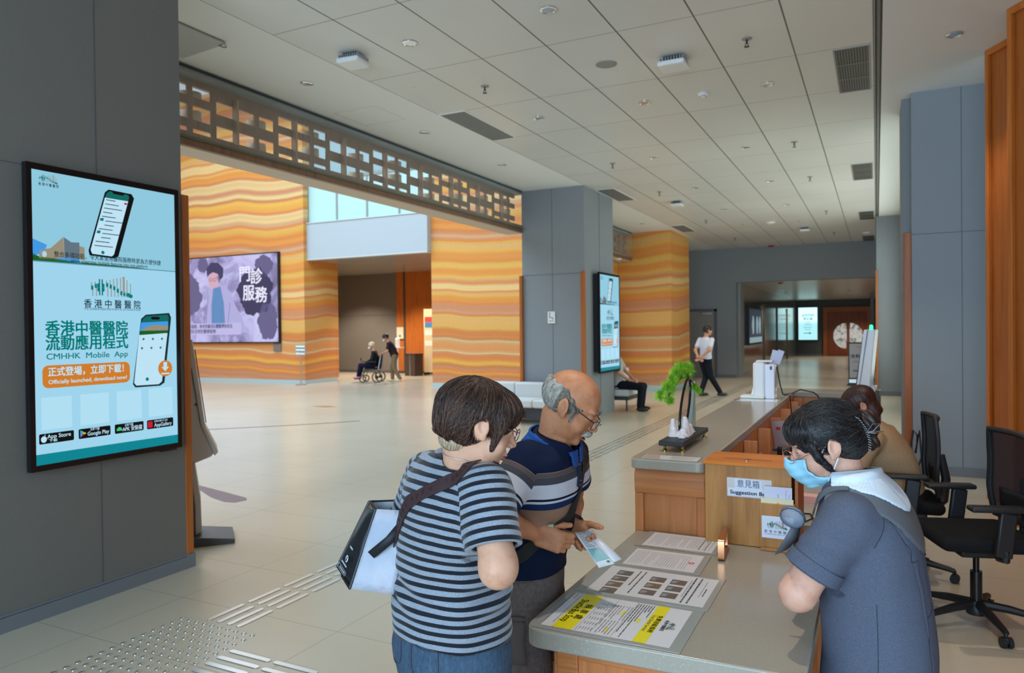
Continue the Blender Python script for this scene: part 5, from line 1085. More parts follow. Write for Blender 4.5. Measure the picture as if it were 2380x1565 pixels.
# ================================================================ people
def hframe(yaw, pitch, roll=0):
    y, p, r = map(math.radians, (yaw, pitch, roll)); R = frame((math.cos(y) * math.cos(p), math.sin(y) * math.cos(p), -math.sin(p)))
    c, s = math.cos(r), math.sin(r); return R @ np.array([[c, 0, s], [0, 1, 0], [-s, 0, c]])
def head_sdf(Q, fat=0., brow=.0, mouth=0., age=.0, fine=True):
    """Q: points in head space, x right, y forward, z up, origin between the ears"""
    X = Q.copy(); X[:, 0] = np.abs(X[:, 0])
    d = ell(Q, (0, -.012, .034), (.077, .098, .086))
    d = smin(d, ell(Q, (0, .022, -.02), (.066 + fat * .3, .072, .085)), .02)
    d = smin(d, ell(Q, (0, .028, -.072), (.052 + fat, .052 + fat * .5, .040 + fat * .3)), .02)
    d = smin(d, ell(Q, (0, .072, -.098), (.020, .016, .015)), .018)
    d = smin(d, ell(X, (.041 + fat * .4, .050, -.040), (.026 + fat, .028, .030)), .016)
    d = smin(d, ell(X, (.024, .080, .026), (.028, .014, .009 + brow)), .012)
    d = smax(d, -ell(X, (.033, .102, .006), (.019, .018, .0125)), .010)
    if fine:
        d = smin(d, ell(X, (.032, .0785, .005), (.0155, .0135, .0125)), .004)
        d = smax(d, -ell(X, (.032, .0935, .0035), (.013, .004, .0013)), .0012)
    d = smin(d, cap(Q, (0, .086, .014), (0, .106, -.024), .0075, .0105), .010)
    d = smin(d, ell(Q, (0, .110, -.028), (.011, .010, .009)), .006)
    d = smin(d, ell(X, (.0125, .100, -.032), (.0075, .010, .0075)), .005)
    if fine: d = smax(d, -ell(X, (.0065, .106, -.0375), (.0035, .005, .003)), .002)
    d = smin(d, ell(Q, (0, .086, -.056), (.024, .0125, .011)), .009)
    if fine:
        d = smin(d, ell(Q, (0, .0955, -.0605 + mouth * .2), (.021, .0075, .0052)), .003)
        d = smin(d, ell(Q, (0, .0925, -.0715 - mouth), (.018, .0075, .0058)), .003)
        d = smax(d, -ell(Q, (0, .1005, -.066 - mouth * .5), (.020, .008, .0012 + mouth * .55)), .0015)
    # ears
    ex = X - np.array([.079, -.010, -.002]); th = .22; ey = ex[:, 1] * math.cos(th) + ex[:, 2] * math.sin(th); ez = -ex[:, 1] * math.sin(th) + ex[:, 2] * math.cos(th); E = np.stack([ex[:, 0] - .35 * np.abs(ey + .012), ey, ez], 1)
    e = ell(E, (.001, -.002, 0), (.0085, .019, .033)); e = smax(e, -ell(E, (.010, .0005, .003), (.0085, .0105, .021)), .003); e = smin(e, ell(E, (.001, .012, -.006), (.005, .005, .008)), .003); e = smin(e, ell(E, (-.001, .004, -.027), (.006, .009, .010)), .004)
    return smin(d, e, .006)
def hand_sdf(P, w, d, n, side, curl=(.5, .7, .5), spread=0., thumb=(.55, .75, .35), sc=1., tcurl=.3):
    """w wrist, d towards the knuckles, n palm normal; side +1 right hand, -1 left hand"""
    w = np.asarray(w, float); d = np.asarray(d, float); d /= np.linalg.norm(d); n = np.asarray(n, float); n = n - d * (n @ d); n /= np.linalg.norm(n); s = np.cross(d, n) * side
    R = np.stack([s, d, n], 1)
    r = rbox(P, w + d * .052 * sc, (.038 * sc, .046 * sc, .0125 * sc), .012 * sc, R); r = smin(r, cap(P, w + d * .02 * sc + s * .018 * sc + n * .006, w + d * .05 * sc + s * .03 * sc + n * .008, .017 * sc, .013 * sc), .012)
    tips = []
    for i, (o, L, q) in enumerate(((.028, (.043, .027, .021), .0088), (.0095, (.047, .030, .022), .009), (-.0095, (.044, .028, .021), .0085), (-.027, (.035, .022, .018), .0076))):
        b = w + d * (.094 - .004 * abs(i - 1)) * sc + s * o * sc; a = 0.; pts = [b - d * .02 * sc, b]
        dd = d + s * spread * (1.5 - i)
        for k in range(3):
            a += curl[k] * (1 + .06 * i); v = dd * math.cos(a) + n * math.sin(a); v /= np.linalg.norm(v); pts.append(pts[-1] + v * L[k] * sc)
        r = smin(r, chain(P, pts, [q * sc * 1.1, q * sc * 1.08, q * sc, q * .92 * sc, q * .8 * sc], .004), .005); tips.append(pts[-1])
    b = w + d * .022 * sc + s * .028 * sc + n * .006 * sc; v = s * thumb[0] + d * thumb[1] + n * thumb[2]; v /= np.linalg.norm(v); v2 = v + d * tcurl; v2 /= np.linalg.norm(v2)
    p1 = b + v * .036 * sc; p2 = p1 + v2 * .032 * sc; p3 = p2 + v2 * .024 * sc
    return smin(r, chain(P, [b, p1, p2, p3], [.014 * sc, .0115 * sc, .0105 * sc, .0085 * sc], .005), .008)
def m_skin(name, a, b, c):
    m = mat(name, a, .5, spec=.4, sss=.12); t = NT(m); co = t.coord(); n1 = t.noise(co, 26, 3, .6); n2 = t.noise(co, 160, 2, .6)
    base = t.ramp(n1, [(.3, b), (.5, a), (.7, c)]); base = t.mix(t.math('MULTIPLY', n2, .18), base, b); t.col(base); t.bump(n2, .12, .0015); return m
SK_W = m_skin('skin_woman', srgb(208, 158, 130), srgb(196, 140, 114), srgb(214, 164, 138)); SK_M = m_skin('skin_man', srgb(192, 128, 92), srgb(176, 110, 76), srgb(200, 138, 102)); SK_C = m_skin('skin_clerk', srgb(214, 162, 140), srgb(204, 148, 126), srgb(220, 170, 148))
LIP = mat('lips', srgb(168, 96, 84), .4); LIPD = mat('mouth_inside', srgb(92, 30, 28), .4); EYE = mat('eye_dark', (.02, .015, .012), .2)
def m_hair(name, a, b, c, rough=.42, sc=(60, 60, 9)):
    m = mat(name, a, rough, spec=.5); t = NT(m); co = t.coord(sc); n = t.noise(co, 2.2, 4, .65, .8); t.col(t.ramp(n, [(.3, a), (.55, b), (.75, c)])); t.bump(n, .5, .003); return m
H_W = m_hair('hair_dark_brown', srgb(30, 20, 18), srgb(52, 34, 28), srgb(110, 74, 54)); H_G = m_hair('hair_grey', srgb(128, 120, 112), srgb(170, 162, 150), srgb(208, 200, 188), .6, (50, 50, 20)); H_GD = m_hair('hair_dark_grey', srgb(70, 62, 56), srgb(112, 100, 90), srgb(150, 138, 124), .6, (50, 50, 20)); H_B = m_hair('hair_black', srgb(14, 12, 13), srgb(26, 22, 24), srgb(50, 44, 46), .42)
def ridge(Q, n=46, amp=.0012, f=1.):
    a = np.arctan2(Q[:, 0], Q[:, 1] + .02); w = 1.5 * np.sin(Q[:, 2] * 45 * f + 3 * np.sin(a * 3)) + 2 * np.sin(a * 5 + 1) + 1.2 * np.sin(a * 13)
    m = .5 + .5 * np.sin(a * 4 + Q[:, 2] * 30 + 1.3 * np.sin(a * 9)); return amp * (.35 * np.sin(a * n * .55 + w) + .5 * np.sin(a * n * 1.25 + w * 1.7) * m + .3 * np.sin(a * n * 2.1 + w * 2.3))
def face_mat(Hc, R, s=1.):
    def fn(Cn):
        Q = (Cn - Hc) @ R / s; x = np.abs(Q[:, 0]); out = np.zeros(len(Q), int)
        lip = (x < .019) & (Q[:, 1] > .088) & (((Q[:, 2] > -.0785) & (Q[:, 2] < -.0575)))
        out[lip] = 1; out[(x > .020) & (x < .044) & (Q[:, 1] > .07) & (np.abs(Q[:, 2] - .0035) < .0014)] = 2; return out
    return fn

# ---------------------------------------------------------------- woman in the striped T-shirt
def woman():
    W0 = (-1.04, 1.68, 0); root = thing('person', 'person in a navy striped T-shirt and jeans with a white bag, back to the viewer', 'person', W0); off = W0
    Hc = A(-.921, 1.644, 1.438); S = .95; R = hframe(42, 19); yb = math.radians(64); f = A(math.cos(yb), math.sin(yb), 0); u = A(math.sin(yb), -math.cos(yb), 0)
    K = [((-1.045, 1.70, .76), .165, .130, u, f), ((-1.045, 1.70, .86), .174, .140, u, f), ((-1.04, 1.695, .96), .166, .136, u, f), ((-1.035, 1.69, 1.06), .156, .128, u, f), ((-1.02, 1.68, 1.16), .166, .122, u, f), ((-1.00, 1.665, 1.25), .172, .105, u, f), ((-.985, 1.66, 1.305), .150, .078, u, f), ((-.972, 1.66, 1.345), .085, .062, u, f)]
    shR = A(-.866, 1.588, 1.280); shL = A(-1.142, 1.738, 1.272); eR = A(-.806, 1.522, 1.112); wR = A(-.915, 1.775, 1.075); eL = A(-1.225, 1.742, 1.09); wL = A(-1.08, 1.93, 1.10)
    neck0 = A(-.965, 1.655, 1.31); neck1 = Hc + R @ A(0, -.028, -.055)
    kR = A(-.965, 1.70, .45); kL = A(-1.12, 1.76, .45); aR = A(-.955, 1.68, .07); aL = A(-1.13, 1.74, .07)
    core = [(c, a - .016, b - .016, U, V) for c, a, b, U, V in K]
    def body(P):
        d = head_sdf((P - Hc) @ R / S, fat=.008) * S; d = smin(d, cap(P, neck0, neck1, .060, .052), .02)
        d = smin(d, loft(P, core), .02)
        for s_, e_, w_ in ((shR, eR, wR), (shL, eL, wL)): d = smin(d, chain(P, [s_, e_, w_], [.050, .041, .026], .02), .015)
        d = smin(d, ell(P, eR + A(-.0, .01, .01), (.040, .043, .046)), .02)
        d = smin(d, hand_sdf(P, wR, (-.8, .5, .1), (-.3, -.6, -.5), 1, sc=.92), .012); d = smin(d, hand_sdf(P, wL, (.75, -.1, .2), (.2, -.8, -.3), -1, sc=.92), .012)
        for h_, k_, a_ in ((A(-.975, 1.675, .78), kR, aR), (A(-1.11, 1.73, .78), kL, aL)):
            d = smin(d, chain(P, [h_, k_, a_], [.085, .055, .038], .03), .02)
        return d
    skin('body', body, (-1.42, 1.36, .04), (-.62, 2.06, 1.60), .0036, [SK_W, LIP, EYE], root, off, matfn=face_mat(Hc, R, S))
    # hair: short bob with a pale nape
    def hair(P):
        Q = (P - Hc) @ R / S; X = np.abs(Q[:, 0])
        d = ell(Q, (0, -.018, .031), (.092, .116, .092)) + ridge(Q)
        low = ell(Q, (0, -.05, -.015), (.084, .072, .066)) + ridge(Q, 60)
        d = smin(d, low, .02)
        d = smin(d, ell(Q, (0, .052, .056), (.076, .052, .048)) + ridge(Q, 40), .02)
        Xs = Q.copy(); Xs[:, 0] = X; d = smin(d, cap(Xs, (.074, .040, .03), (.075, .035, -.052), .020, .004) + ridge(Q, 60, .0008), .012)
        face = ell(Q, (0, .098, -.045), (.072, .062, .082)); d = smax(d, -face, .006)
        ear = ell(Xs, (.088, -.012, -.022), (.030, .026, .038)); d = smax(d, -ear, .006)
        d = np.maximum(d, -(Q[:, 2] + .062 + .25 * (Q[:, 1] + .06) + .006 * np.sin(Q[:, 0] * 300)))
        return d
    ho = skin('hair', hair, Hc - .17, Hc + .17, .0028, H_W, root, off)
    dn = R @ A(0, 0, -1.)
    def flow(P):
        Q = (P - Hc) @ R; c = A(.01, -.03, .13); w = Q - c; w[:, 2] = -.5 * np.abs(w[:, 2]) - .06; w[:, 1] += .02 * np.sin(Q[:, 0] * 60); return w / (np.linalg.norm(w, axis=1)[:, None] + 1e-6) @ R.T
    strands('hair_strands', ho, hair, flow, root, off, m_strand('strand_brown', [srgb(22, 14, 12), srgb(44, 28, 23), srgb(70, 44, 34), srgb(128, 86, 62)]), N=5000, n=11, step=.0065, r=.00055, lift=.0016)
    def nape(P):
        Q = (P - Hc) @ R / S; d = ell(Q, (0, -.052, -.058), (.060, .042, .036)) + ridge(Q, 60, .001)
        return np.maximum(d, Q[:, 2] + .035)
    no_ = skin('nape_hair', nape, Hc - .15, Hc + .1, .003, m_hair('hair_nape', srgb(168, 138, 110), srgb(204, 180, 150), srgb(226, 210, 184), .6), root, off, label='pale nape hair'); strands('nape_strands', no_, nape, flow, root, off, m_strand('strand_pale', [srgb(120, 92, 70), srgb(180, 152, 124), srgb(220, 204, 180)]), N=700, n=7, step=.005)
    # striped T-shirt
    SR = chain
    def shirt(P, infl=0.):
        d = loft(P, [(c, a + .004, b + .004, U, V) for c, a, b, U, V in K]) - .004
        q1 = P - shR
        d = smin(d, cap(P, shR + A(-.004, .0, .006), shR + (eR - shR) * .66, .064, .068), .03); d = smin(d, cap(P, shL + A(.006, 0, .006), shL + (eL - shL) * .62, .062, .066), .03)
        d = d + .005 * nz(P * [1, 1, 1.6], 17, 2) * np.clip((1.30 - P[:, 2]) * 6, 0, 1) + .002 * nz(P * [1, 1, 2.6], 34, 5)
        tt = P @ u; d = d + .007 * np.sin((P[:, 2] + .35 * tt) * 95) * np.exp(-((P[:, 2] - .985) / .055) ** 2) * np.clip(.6 + 2 * nz(P, 6, 3), 0, 1)
        d = smax(d, -(cap(P, neck0 + A(-.0, -.0, .0), neck1 + A(.03, .02, .02), .066, .085)), .006)
        d = np.maximum(d, (.872 + .006 * np.sin(P @ u * 30)) - P[:, 2])
        for s_, e_, k in ((shR, eR, .66), (shL, eL, .62)):
            ax = (e_ - s_) / np.linalg.norm(e_ - s_); c = s_ + (e_ - s_) * k; t = (P - c) @ ax; far = np.linalg.norm(P - c, axis=1) < .11
            d = np.where(far, np.maximum(d, t - .012), d); d = np.where(far, np.maximum(d, -np.maximum(cap(P, c - ax * .03, c + ax * .08, .054, .058), -(t + .02))), d)
        return d
    def stripe(V):
        aR_ = (V - shR) @ ((shR - eR) / np.linalg.norm(eR - shR)); aL_ = (V - shL) @ ((shL - eL) / np.linalg.norm(eL - shL))
        dR = cap(V, shR, eR, .06, .06); dL = cap(V, shL, eL, .06, .06); dt = loft(V, K)
        z = V[:, 2] + .05 * np.clip((np.abs((V - A(-1., 1.67, 0)) @ u) - .06), 0, .2)
        s = z.copy(); m = (dR < dt) & (dR < .03); s[m] = (aR_ + 1.275)[m]; m = (dL < dt) & (dL < .03); s[m] = (aL_ + 1.275)[m]; return s
    TS = mat('striped_jersey', (.2, .2, .22), .85, spec=.15, sheen=.2); t = NT(TS); at = t.new('Attribute', attribute_name='st'); co = t.coord()
    wob = t.math('MULTIPLY', t.math('SUBTRACT', t.noise(co, 9, 2), .5), .004); fr = t.math('FRACT', t.math('DIVIDE', t.math('ADD', at.outputs['Fac'], wob), .0228)); k = t.math('GREATER_THAN', fr, .47)
    hs = t.noise(t.coord((200, 200, 900)), 1.2, 2); gy = t.ramp(hs, [(.35, srgb(120, 127, 138)), (.65, srgb(148, 155, 167))]); t.col(t.mix(k, srgb(24, 27, 36), gy)); t.bump(t.noise(co, 700, 1), .1, .001)
    skin('tshirt', shirt, (-1.38, 1.38, .84), (-.66, 1.95, 1.40), .0038, TS, root, off, attrs={'st': stripe})
    # neckband, necklace
    def ringon(fn, c, rx, ry, n, out, z0, tilt):
        pts = []
        for i in range(n):
            a = 2 * PI * i / n; p = c + u * rx * math.cos(a) + f * ry * math.sin(a) + A(0, 0, tilt * math.sin(a)); q, _ = onsurf(fn, p, out, 5); pts.append(tuple(q))
        return pts
    nk = neck0 + A(.004, 0, .028)
    MB().tube(ringon(body, nk + A(.0, .0, .006), .06, .06, 40, .003, 0, -.028), .0011, 6, closed=True).obj('necklace', mat('chain_grey', (.5, .5, .5), .4, metal=.7), root, off)
    # jeans
    def jeans(P):
        d = loft(P, [((-1.045, 1.70, .74), .168, .132, u, f), ((-1.045, 1.70, .80), .176, .140, u, f), ((-1.045, 1.70, .90), .170, .132, u, f), ((-1.04, 1.70, .96), .150, .120, u, f)])
        l = smin(chain(P, [A(-.965, 1.665, .80), kR, aR + A(0, 0, .03)], [.100, .072, .062], .02), chain(P, [A(-1.12, 1.735, .80), kL, aL + A(0, 0, .03)], [.100, .072, .062], .02), .012)
        d = smin(d, l, .03) + .0025 * nz(P * [1, 1, 1.5], 20, 4) + .0012 * nz(P, 60, 1); q = (P - A(-1.045, 1.70, 0)); m = np.abs(q @ u); d = d + .010 * np.exp(-(m / .012) ** 2) * np.clip((.84 - P[:, 2]) * 8, 0, 1)
        return d
    DN = mat('denim', (.08, .14, .22), .8, spec=.2); t = NT(DN); co = t.coord((1, 1, .25)); n1 = t.noise(co, 220, 3, .7); n2 = t.noise(t.coord(), 7, 3, .6)
    t.col(t.mix(t.math('MULTIPLY', n2, .8), t.ramp(n1, [(.3, srgb(36, 50, 68)), (.6, srgb(70, 90, 110)), (.8, srgb(104, 122, 138))]), srgb(60, 80, 102))); t.bump(n1, .3, .001)
    jo = skin('jeans', jeans, (-1.28, 1.48, .06), (-.78, 1.96, 1.0), .0055, DN, root, off)
    ST = mat('stitching', srgb(54, 64, 84), .7); q = MB(); b0 = A(-1.045, 1.70, 0) - f * .16
    for cx in (.085, -.085):
        P5 = [b0 + u * (cx + a) + A(0, 0, b) for a, b in ((-.062, .875), (-.056, .80), (-.01, .775), (.046, .80), (.052, .875))]
        band(q, jeans, P5, .004, .002, .0005, 30); band(q, jeans, [P5[0], (P5[0] + P5[-1]) / 2 - A(0, 0, .006), P5[-1]], .004, .002, .0005, 16)
    q.obj('pocket_stitching', ST, root, off)
    for k_, a_ in ((kR, aR), (kL, aL)): pass
    SH = mat('shoe_dark', (.03, .03, .035), .5)
    for i, a_ in enumerate((aR, aL)): skin('shoe', lambda P, a_=a_: np.maximum(smin(ell(P, a_ + A(.02, .05, -.03), (.045, .12, .045), None), ell(P, a_ + A(0, 0, -.02), (.042, .05, .055)), .02), -P[:, 2]), a_ - A(.12, .14, .08), a_ + A(.14, .22, .08), .007, SH, root, off)
    # crossbody strap
    bk = A(-1.0, 1.67, 0) - f * .14
    q = MB(); pth = [A(-.868, 1.70, 1.27), A(-.886, 1.645, 1.325), A(-.905, 1.60, 1.335), A(-.945, 1.55, 1.315), bk - u * .0 + A(0, 0, 1.268), bk - u * .075 + A(0, 0, 1.20), bk - u * .14 + A(0, 0, 1.12), A(-1.195, 1.70, 1.07)]
    sh0 = lambda P: np.minimum(smin(loft(P, [(c, a + .004, b + .004, U, V) for c, a, b, U, V in K]) - .004, cap(P, shR + A(-.004, .0, .006), shR + (eR - shR) * .66, .064, .068), .03), shirt(P))
    pts = band(q, sh0, pth, .036, .003, .003, 70); q.obj('crossbody_strap', mat('strap_maroon', srgb(58, 38, 40), .55), root, off)
    # raised letters along the strap
    q = MB()
    for i, ch in enumerate('VIVA SECRET VIVA SECRET'):
        k = 12 + i * 2
        if k > 60 or ch == ' ': continue
        (p, nn), (p2, _) = pts[k], pts[k + 1]; tdir = p2 - p; tdir /= np.linalg.norm(tdir); b = np.cross(nn, tdir); put_text(q, ch, lambda U_, V_: tuple(p - tdir * U_ - b * V_ + nn * .0042), 0, 0, .019, bold=.01)
    q.obj('strap_lettering', mat('strap_emboss', srgb(78, 54, 54), .6), root, off, smooth=False)
    # glasses
    G = lambda a, b, c: tuple(Hc + R @ (A(a, b, c) * S)); ms = mat('rose_metal', srgb(140, 96, 110), .25, metal=.8); q = MB()
    for s in (1, -1):
        q.tube([G(s * (.034 + .024 * math.cos(a)), .104 - .012 * math.cos(a) , .002 + .017 * math.sin(a)) for a in [2 * PI * i / 20 for i in range(20)]], .0013, 6, closed=True)
        q.tube([G(s * .058, .092, .010), G(s * .074, .075, .012), G(s * .083, .0, .012), G(s * .082, -.02, .004)], .0014, 6)
    q.tube([G(-.01, .116, .006), G(0, .118, .009), G(.01, .116, .006)], .0013, 6); q.obj('glasses', ms, root, off)
woman()

# white bag under the arm, black gusset
def bag():
    loc = (-1.22, 1.66, .98); t = thing('tote_bag', 'white shopping bag with a glossy black end panel carried by the person in stripes', 'bag', loc)
    a, b, c, d = A(-1.245, 1.632, 1.187), A(-1.292, 1.575, .978), A(-1.165, 1.60, .972), A(-1.145, 1.655, 1.187); a2, b2, c2, d2 = A(-1.318, 1.70, 1.187), A(-1.395, 1.645, 1.0), A(-1.265, 1.72, .972), A(-1.22, 1.76, 1.187)
    WB = mat('bag_white', srgb(202, 206, 222), .6); tt = NT(WB); tt.col(tt.ramp(tt.noise(tt.coord(), 9, 3), [(.35, srgb(158, 164, 180)), (.6, srgb(176, 178, 190)), (.8, srgb(172, 162, 176))])); tt.bump(tt.noise(tt.coord(), 14, 4, .6), .5, .02)
    def sheetq(p, q_, r, s, n=9, bulge=.012, nrm=None):
        nn = np.cross(q_ - p, s - p); nn /= np.linalg.norm(nn); rows = []
        for i in range(n):
            rw = []
            for j in range(n):
                x, y = i / (n - 1), j / (n - 1); pt = p * (1 - x) * (1 - y) + q_ * x * (1 - y) + r * x * y + s * (1 - x) * y
                w = math.sin(PI * x) * math.sin(PI * y); rw.append(tuple(pt + nn * bulge * (w + .35 * math.sin(5 * x + 3 * y) * w)))
            rows.append(rw)
        return rows
    m = MB(); m.grid(sheetq(a, b, c, d, bulge=.010)); m.grid(sheetq(a2, b2, c2, d2, bulge=-.006)); m.grid(sheetq(b, b2, c2, c, bulge=.004)); m.grid(sheetq(d, c, c2, d2, bulge=.0)); m.obj('bag_body', WB, t, loc, solid=.0015)
    m = MB(); m.grid(sheetq(a, b, b2, a2, bulge=-.014, n=12)); m.obj('end_panel', mat('bag_black_gloss', (.012, .013, .016), .22), t, loc, solid=.0015)
    m = MB()
    for p, q_ in ((a, b), (a2, b2), (b, b2 * .6 + b * .4)): m.tube([tuple(p), tuple(p * .5 + q_ * .5), tuple(q_)], .0042, 8)
    m.obj('piping', BLACK, t, loc)
    m = MB(); m.tube([tuple(a), tuple(a2 * .5 + a * .5 + A(0, 0, .004)), tuple(a2), tuple(d2)], .003, 6); m.obj('top_edge', BLACK, t, loc)
    e1 = (b2 - b) / np.linalg.norm(b2 - b); e2 = (a - b) / np.linalg.norm(a - b); nn = np.cross(e2, e1); nn /= np.linalg.norm(nn)
    if nn @ A(1, -1.2, 1) < 0: nn = -nn
    cen = b * .5 + b2 * .5 + e2 * .045; F = lambda l: (lambda U, V: tuple(cen - e1 * U + e2 * V + nn * (.013 + .001 * l)))
    q = MB(); q.use(mat('bag_print', srgb(200, 210, 220), .4)); q.poly([F(0)(*p) for p in circ(.012, .012, .0095, 18)]); [q.poly([F(0)(x, y), F(0)(x + .004, y), F(0)(x + .004, y + .005), F(0)(x, y + .005)]) for x, y in [(-.018 + i * .0065, -.008) for i in range(7)] + [(.008 + i * .006, .043) for i in range(4)]]; q.tube([F(0)(*p) for p in rrect(-.035, -.028, .035, -.017, .005, 3)], .0004, 4, closed=True); [q.poly([F(0)(x, -.0245), F(0)(x + .003, -.0245), F(0)(x + .003, -.021), F(0)(x, -.021)]) for x in [-.02 + i * .005 for i in range(10)]]
    q.use(BLACK).poly([F(1)(*p) for p in ((.008, .006), (.016, .006), (.014, .012), (.016, .017), (.012, .019), (.010, .014))]); q.obj('print', None, t, loc, smooth=False)
    m = MB(); s0 = A(-1.232, 1.592, 1.072); s1 = A(-1.175, 1.598, 1.118); s2 = A(-1.15, 1.63, 1.16)
    wv = A(.6, .2, -.6) * .014
    m.grid([[tuple(p - wv), tuple(p + wv)] for p in (s0, s1, s2)]); m.obj('strap', mat('bag_strap', (.01, .01, .014), .6), t, loc, solid=.002)
bag()

# ---------------------------------------------------------------- man in the polo shirt
def man():
    M0 = (-1.09, 2.36, 0); root = thing('person', 'bald person in a navy striped polo shirt and glasses bending over with a leaflet', 'person', M0); off = M0
    Hc = A(-.940, 2.327, 1.416); R = hframe(11, 31); yb = math.radians(8); f = A(math.cos(yb), math.sin(yb), 0); u = A(math.sin(yb), -math.cos(yb), 0); fl = A(.95, .13, -.28); 
    K = [((-1.145, 2.365, .74), .160, .125, u, f), ((-1.14, 2.365, .82), .168, .130, u, f), ((-1.13, 2.36, .92), .166, .132, u, f), ((-1.10, 2.355, 1.02), .166, .130, u, f), ((-1.06, 2.345, 1.12), .178, .122, u, f), ((-1.04, 2.335, 1.20), .188, .112, u, f), ((-1.02, 2.33, 1.265), .165, .085, u, f), ((-1.0, 2.325, 1.31), .09, .066, u, f)]
    shR = A(-1.05, 2.155, 1.235); shL = A(-1.0, 2.505, 1.215); eR = A(-1.10, 2.03, 1.09); wR = A(-1.018, 2.190, 1.003); eL = A(-1.05, 2.60, 1.055); wL = A(-.98, 2.435, .975)
    neck0 = A(-1.01, 2.325, 1.27); neck1 = Hc + R @ A(0, -.03, -.055)
    dR = A(.075, .03, -.028); nR = A(-.35, .85, -.1); dL = A(.07, -.05, -.05); nL = A(-.2, -.45, .75)
    kR = A(-1.10, 2.27, .46); kL = A(-1.09, 2.45, .46); aR = A(-1.12, 2.25, .08); aL = A(-1.09, 2.47, .08)
    def body(P):
        d = head_sdf((P - Hc) @ R, fat=-.002, mouth=.004); d = smin(d, cap(P, neck0, neck1, .058, .050), .018)
        Q = (P - Hc) @ R; X = Q.copy(); X[:, 0] = np.abs(X[:, 0]); d = d - .0012 * np.exp(-((X[:, 0] - .034 - (.02 - X[:, 2]) * .0) / .006) ** 2) * 0
        d = smax(d, -cap(X, (.026, .098, -.036), (.040, .078, -.075), .0035, .0025), .006)
        d = smin(d, loft(P, [(c, a - .018, b - .018, U, V) for c, a, b, U, V in K]), .02)
        for s_, e_, w_ in ((shR, eR, wR), (shL, eL, wL)): d = smin(d, chain(P, [s_, e_, e_ * .62 + w_ * .38, w_], [.047, .039, .038, .026], .02), .015)
        d = smin(d, hand_sdf(P, wR, dR, nR, 1, curl=(.75, 1.25, .7), thumb=(.42, .95, .35), tcurl=.25), .012)
        d = smin(d, hand_sdf(P, wL, dL, nL, -1, curl=(.55, .8, .5), thumb=(.6, .8, .4)), .012)
        for h_, k_, a_ in ((A(-1.14, 2.29, .76), kR, aR), (A(-1.14, 2.44, .76), kL, aL)): d = smin(d, chain(P, [h_, k_, k_ * .7 + a_ * .3 + A(-.01, 0, 0), a_], [.082, .056, .052, .036], .03), .02)
        return d
    def mf(Cn):
        o = face_mat(Hc, R)(Cn); Q = (Cn - Hc) @ R; o[(np.abs(Q[:, 0]) < .019) & (Q[:, 1] > .086) & (np.abs(Q[:, 2] + .068) < .0045)] = 3; return o
    skin('body', body, (-1.36, 1.90, .04), (-.70, 2.80, 1.56), .0036, [SK_M, LIP, EYE, LIPD], root, off, matfn=mf)
    # side hair, moustache, eyebrows
    def hair(P):
        Q = (P - Hc) @ R; X = Q.copy(); X[:, 0] = np.abs(X[:, 0]); d = ell(Q, (0, -.016, .030), (.0845, .1055, .088)) + ridge(Q, 70, .0012)
        lim = Q[:, 2] - (.058 - .62 * np.clip(Q[:, 1] + .03, 0, .2) + .004 * np.sin(Q[:, 1] * 200)); d = smax(d, lim, .01); d = smax(d, Q[:, 1] - .045, .006); d = smax(d, -(Q[:, 2] + .055 + .5 * np.clip(Q[:, 1] + .03, 0, 1)), .006)
        d = smax(d, -ell(X, (.09, -.012, -.004), (.03, .022, .034)), .004)
        return smin(d, cap(X, (.076, .026, .0), (.074, .030, -.035), .008, .003), .006)
    ho = skin('hair', hair, Hc - .16, Hc + .16, .0028, [H_G, H_GD], root, off, matfn=lambda C_: (((C_ - Hc) @ R)[:, 1] > -.045).astype(int))
    fl_ = lambda P: np.tile(R @ A(0, -.55, -1.), (len(P), 1)); gm = m_strand('strand_grey', [srgb(96, 88, 80), srgb(140, 130, 120), srgb(186, 178, 166), srgb(220, 214, 204)], .6)
    strands('hair_strands', ho, hair, fl_, root, off, gm, N=1500, n=6, step=.0042, stick=.8)
    def stache(P):
        Q = (P - Hc) @ R; X = Q.copy(); X[:, 0] = np.abs(X[:, 0]); return chain(X, [(0, .102, -.047), (.014, .100, -.050), (.030, .088, -.060)], [.0085, .009, .004], .006) + .001 * np.sin(Q[:, 0] * 900)
    skin('moustache', stache, Hc + R @ A(0, .09, -.05) - .06, Hc + R @ A(0, .09, -.05) + .06, .002, H_G, root, off)
    mo_ = root.children[-1]; strands('moustache_strands', mo_, stache, lambda P: np.sign(((P - Hc) @ R)[:, :1]) * (R @ A(.5, 0, 0))[None] + (R @ A(0, .1, -.8))[None], root, off, gm, N=260, n=4, step=.003, r=.0004)
    for s in (1, -1):
        skin('eyebrow', lambda P, s=s: chain((P - Hc) @ R, [(s * .018, .096, .024), (s * .032, .094, .030), (s * .048, .080, .026)], [.0035, .004, .0025], .003) + .0008 * np.sin(((P - Hc) @ R)[:, 0] * 1200), Hc + R @ A(s * .03, .09, .025) - .04, Hc + R @ A(s * .03, .09, .025) + .04, .002, H_GD, root, off)
    tag_ = MB(); tag_.sph(tuple(Hc + R @ A(.064, .048, .018)), .0028, 8, 6); tag_.obj('mole', EYE, root, off)
    # polo shirt
    bandz = [(1.10, 1.125), ]
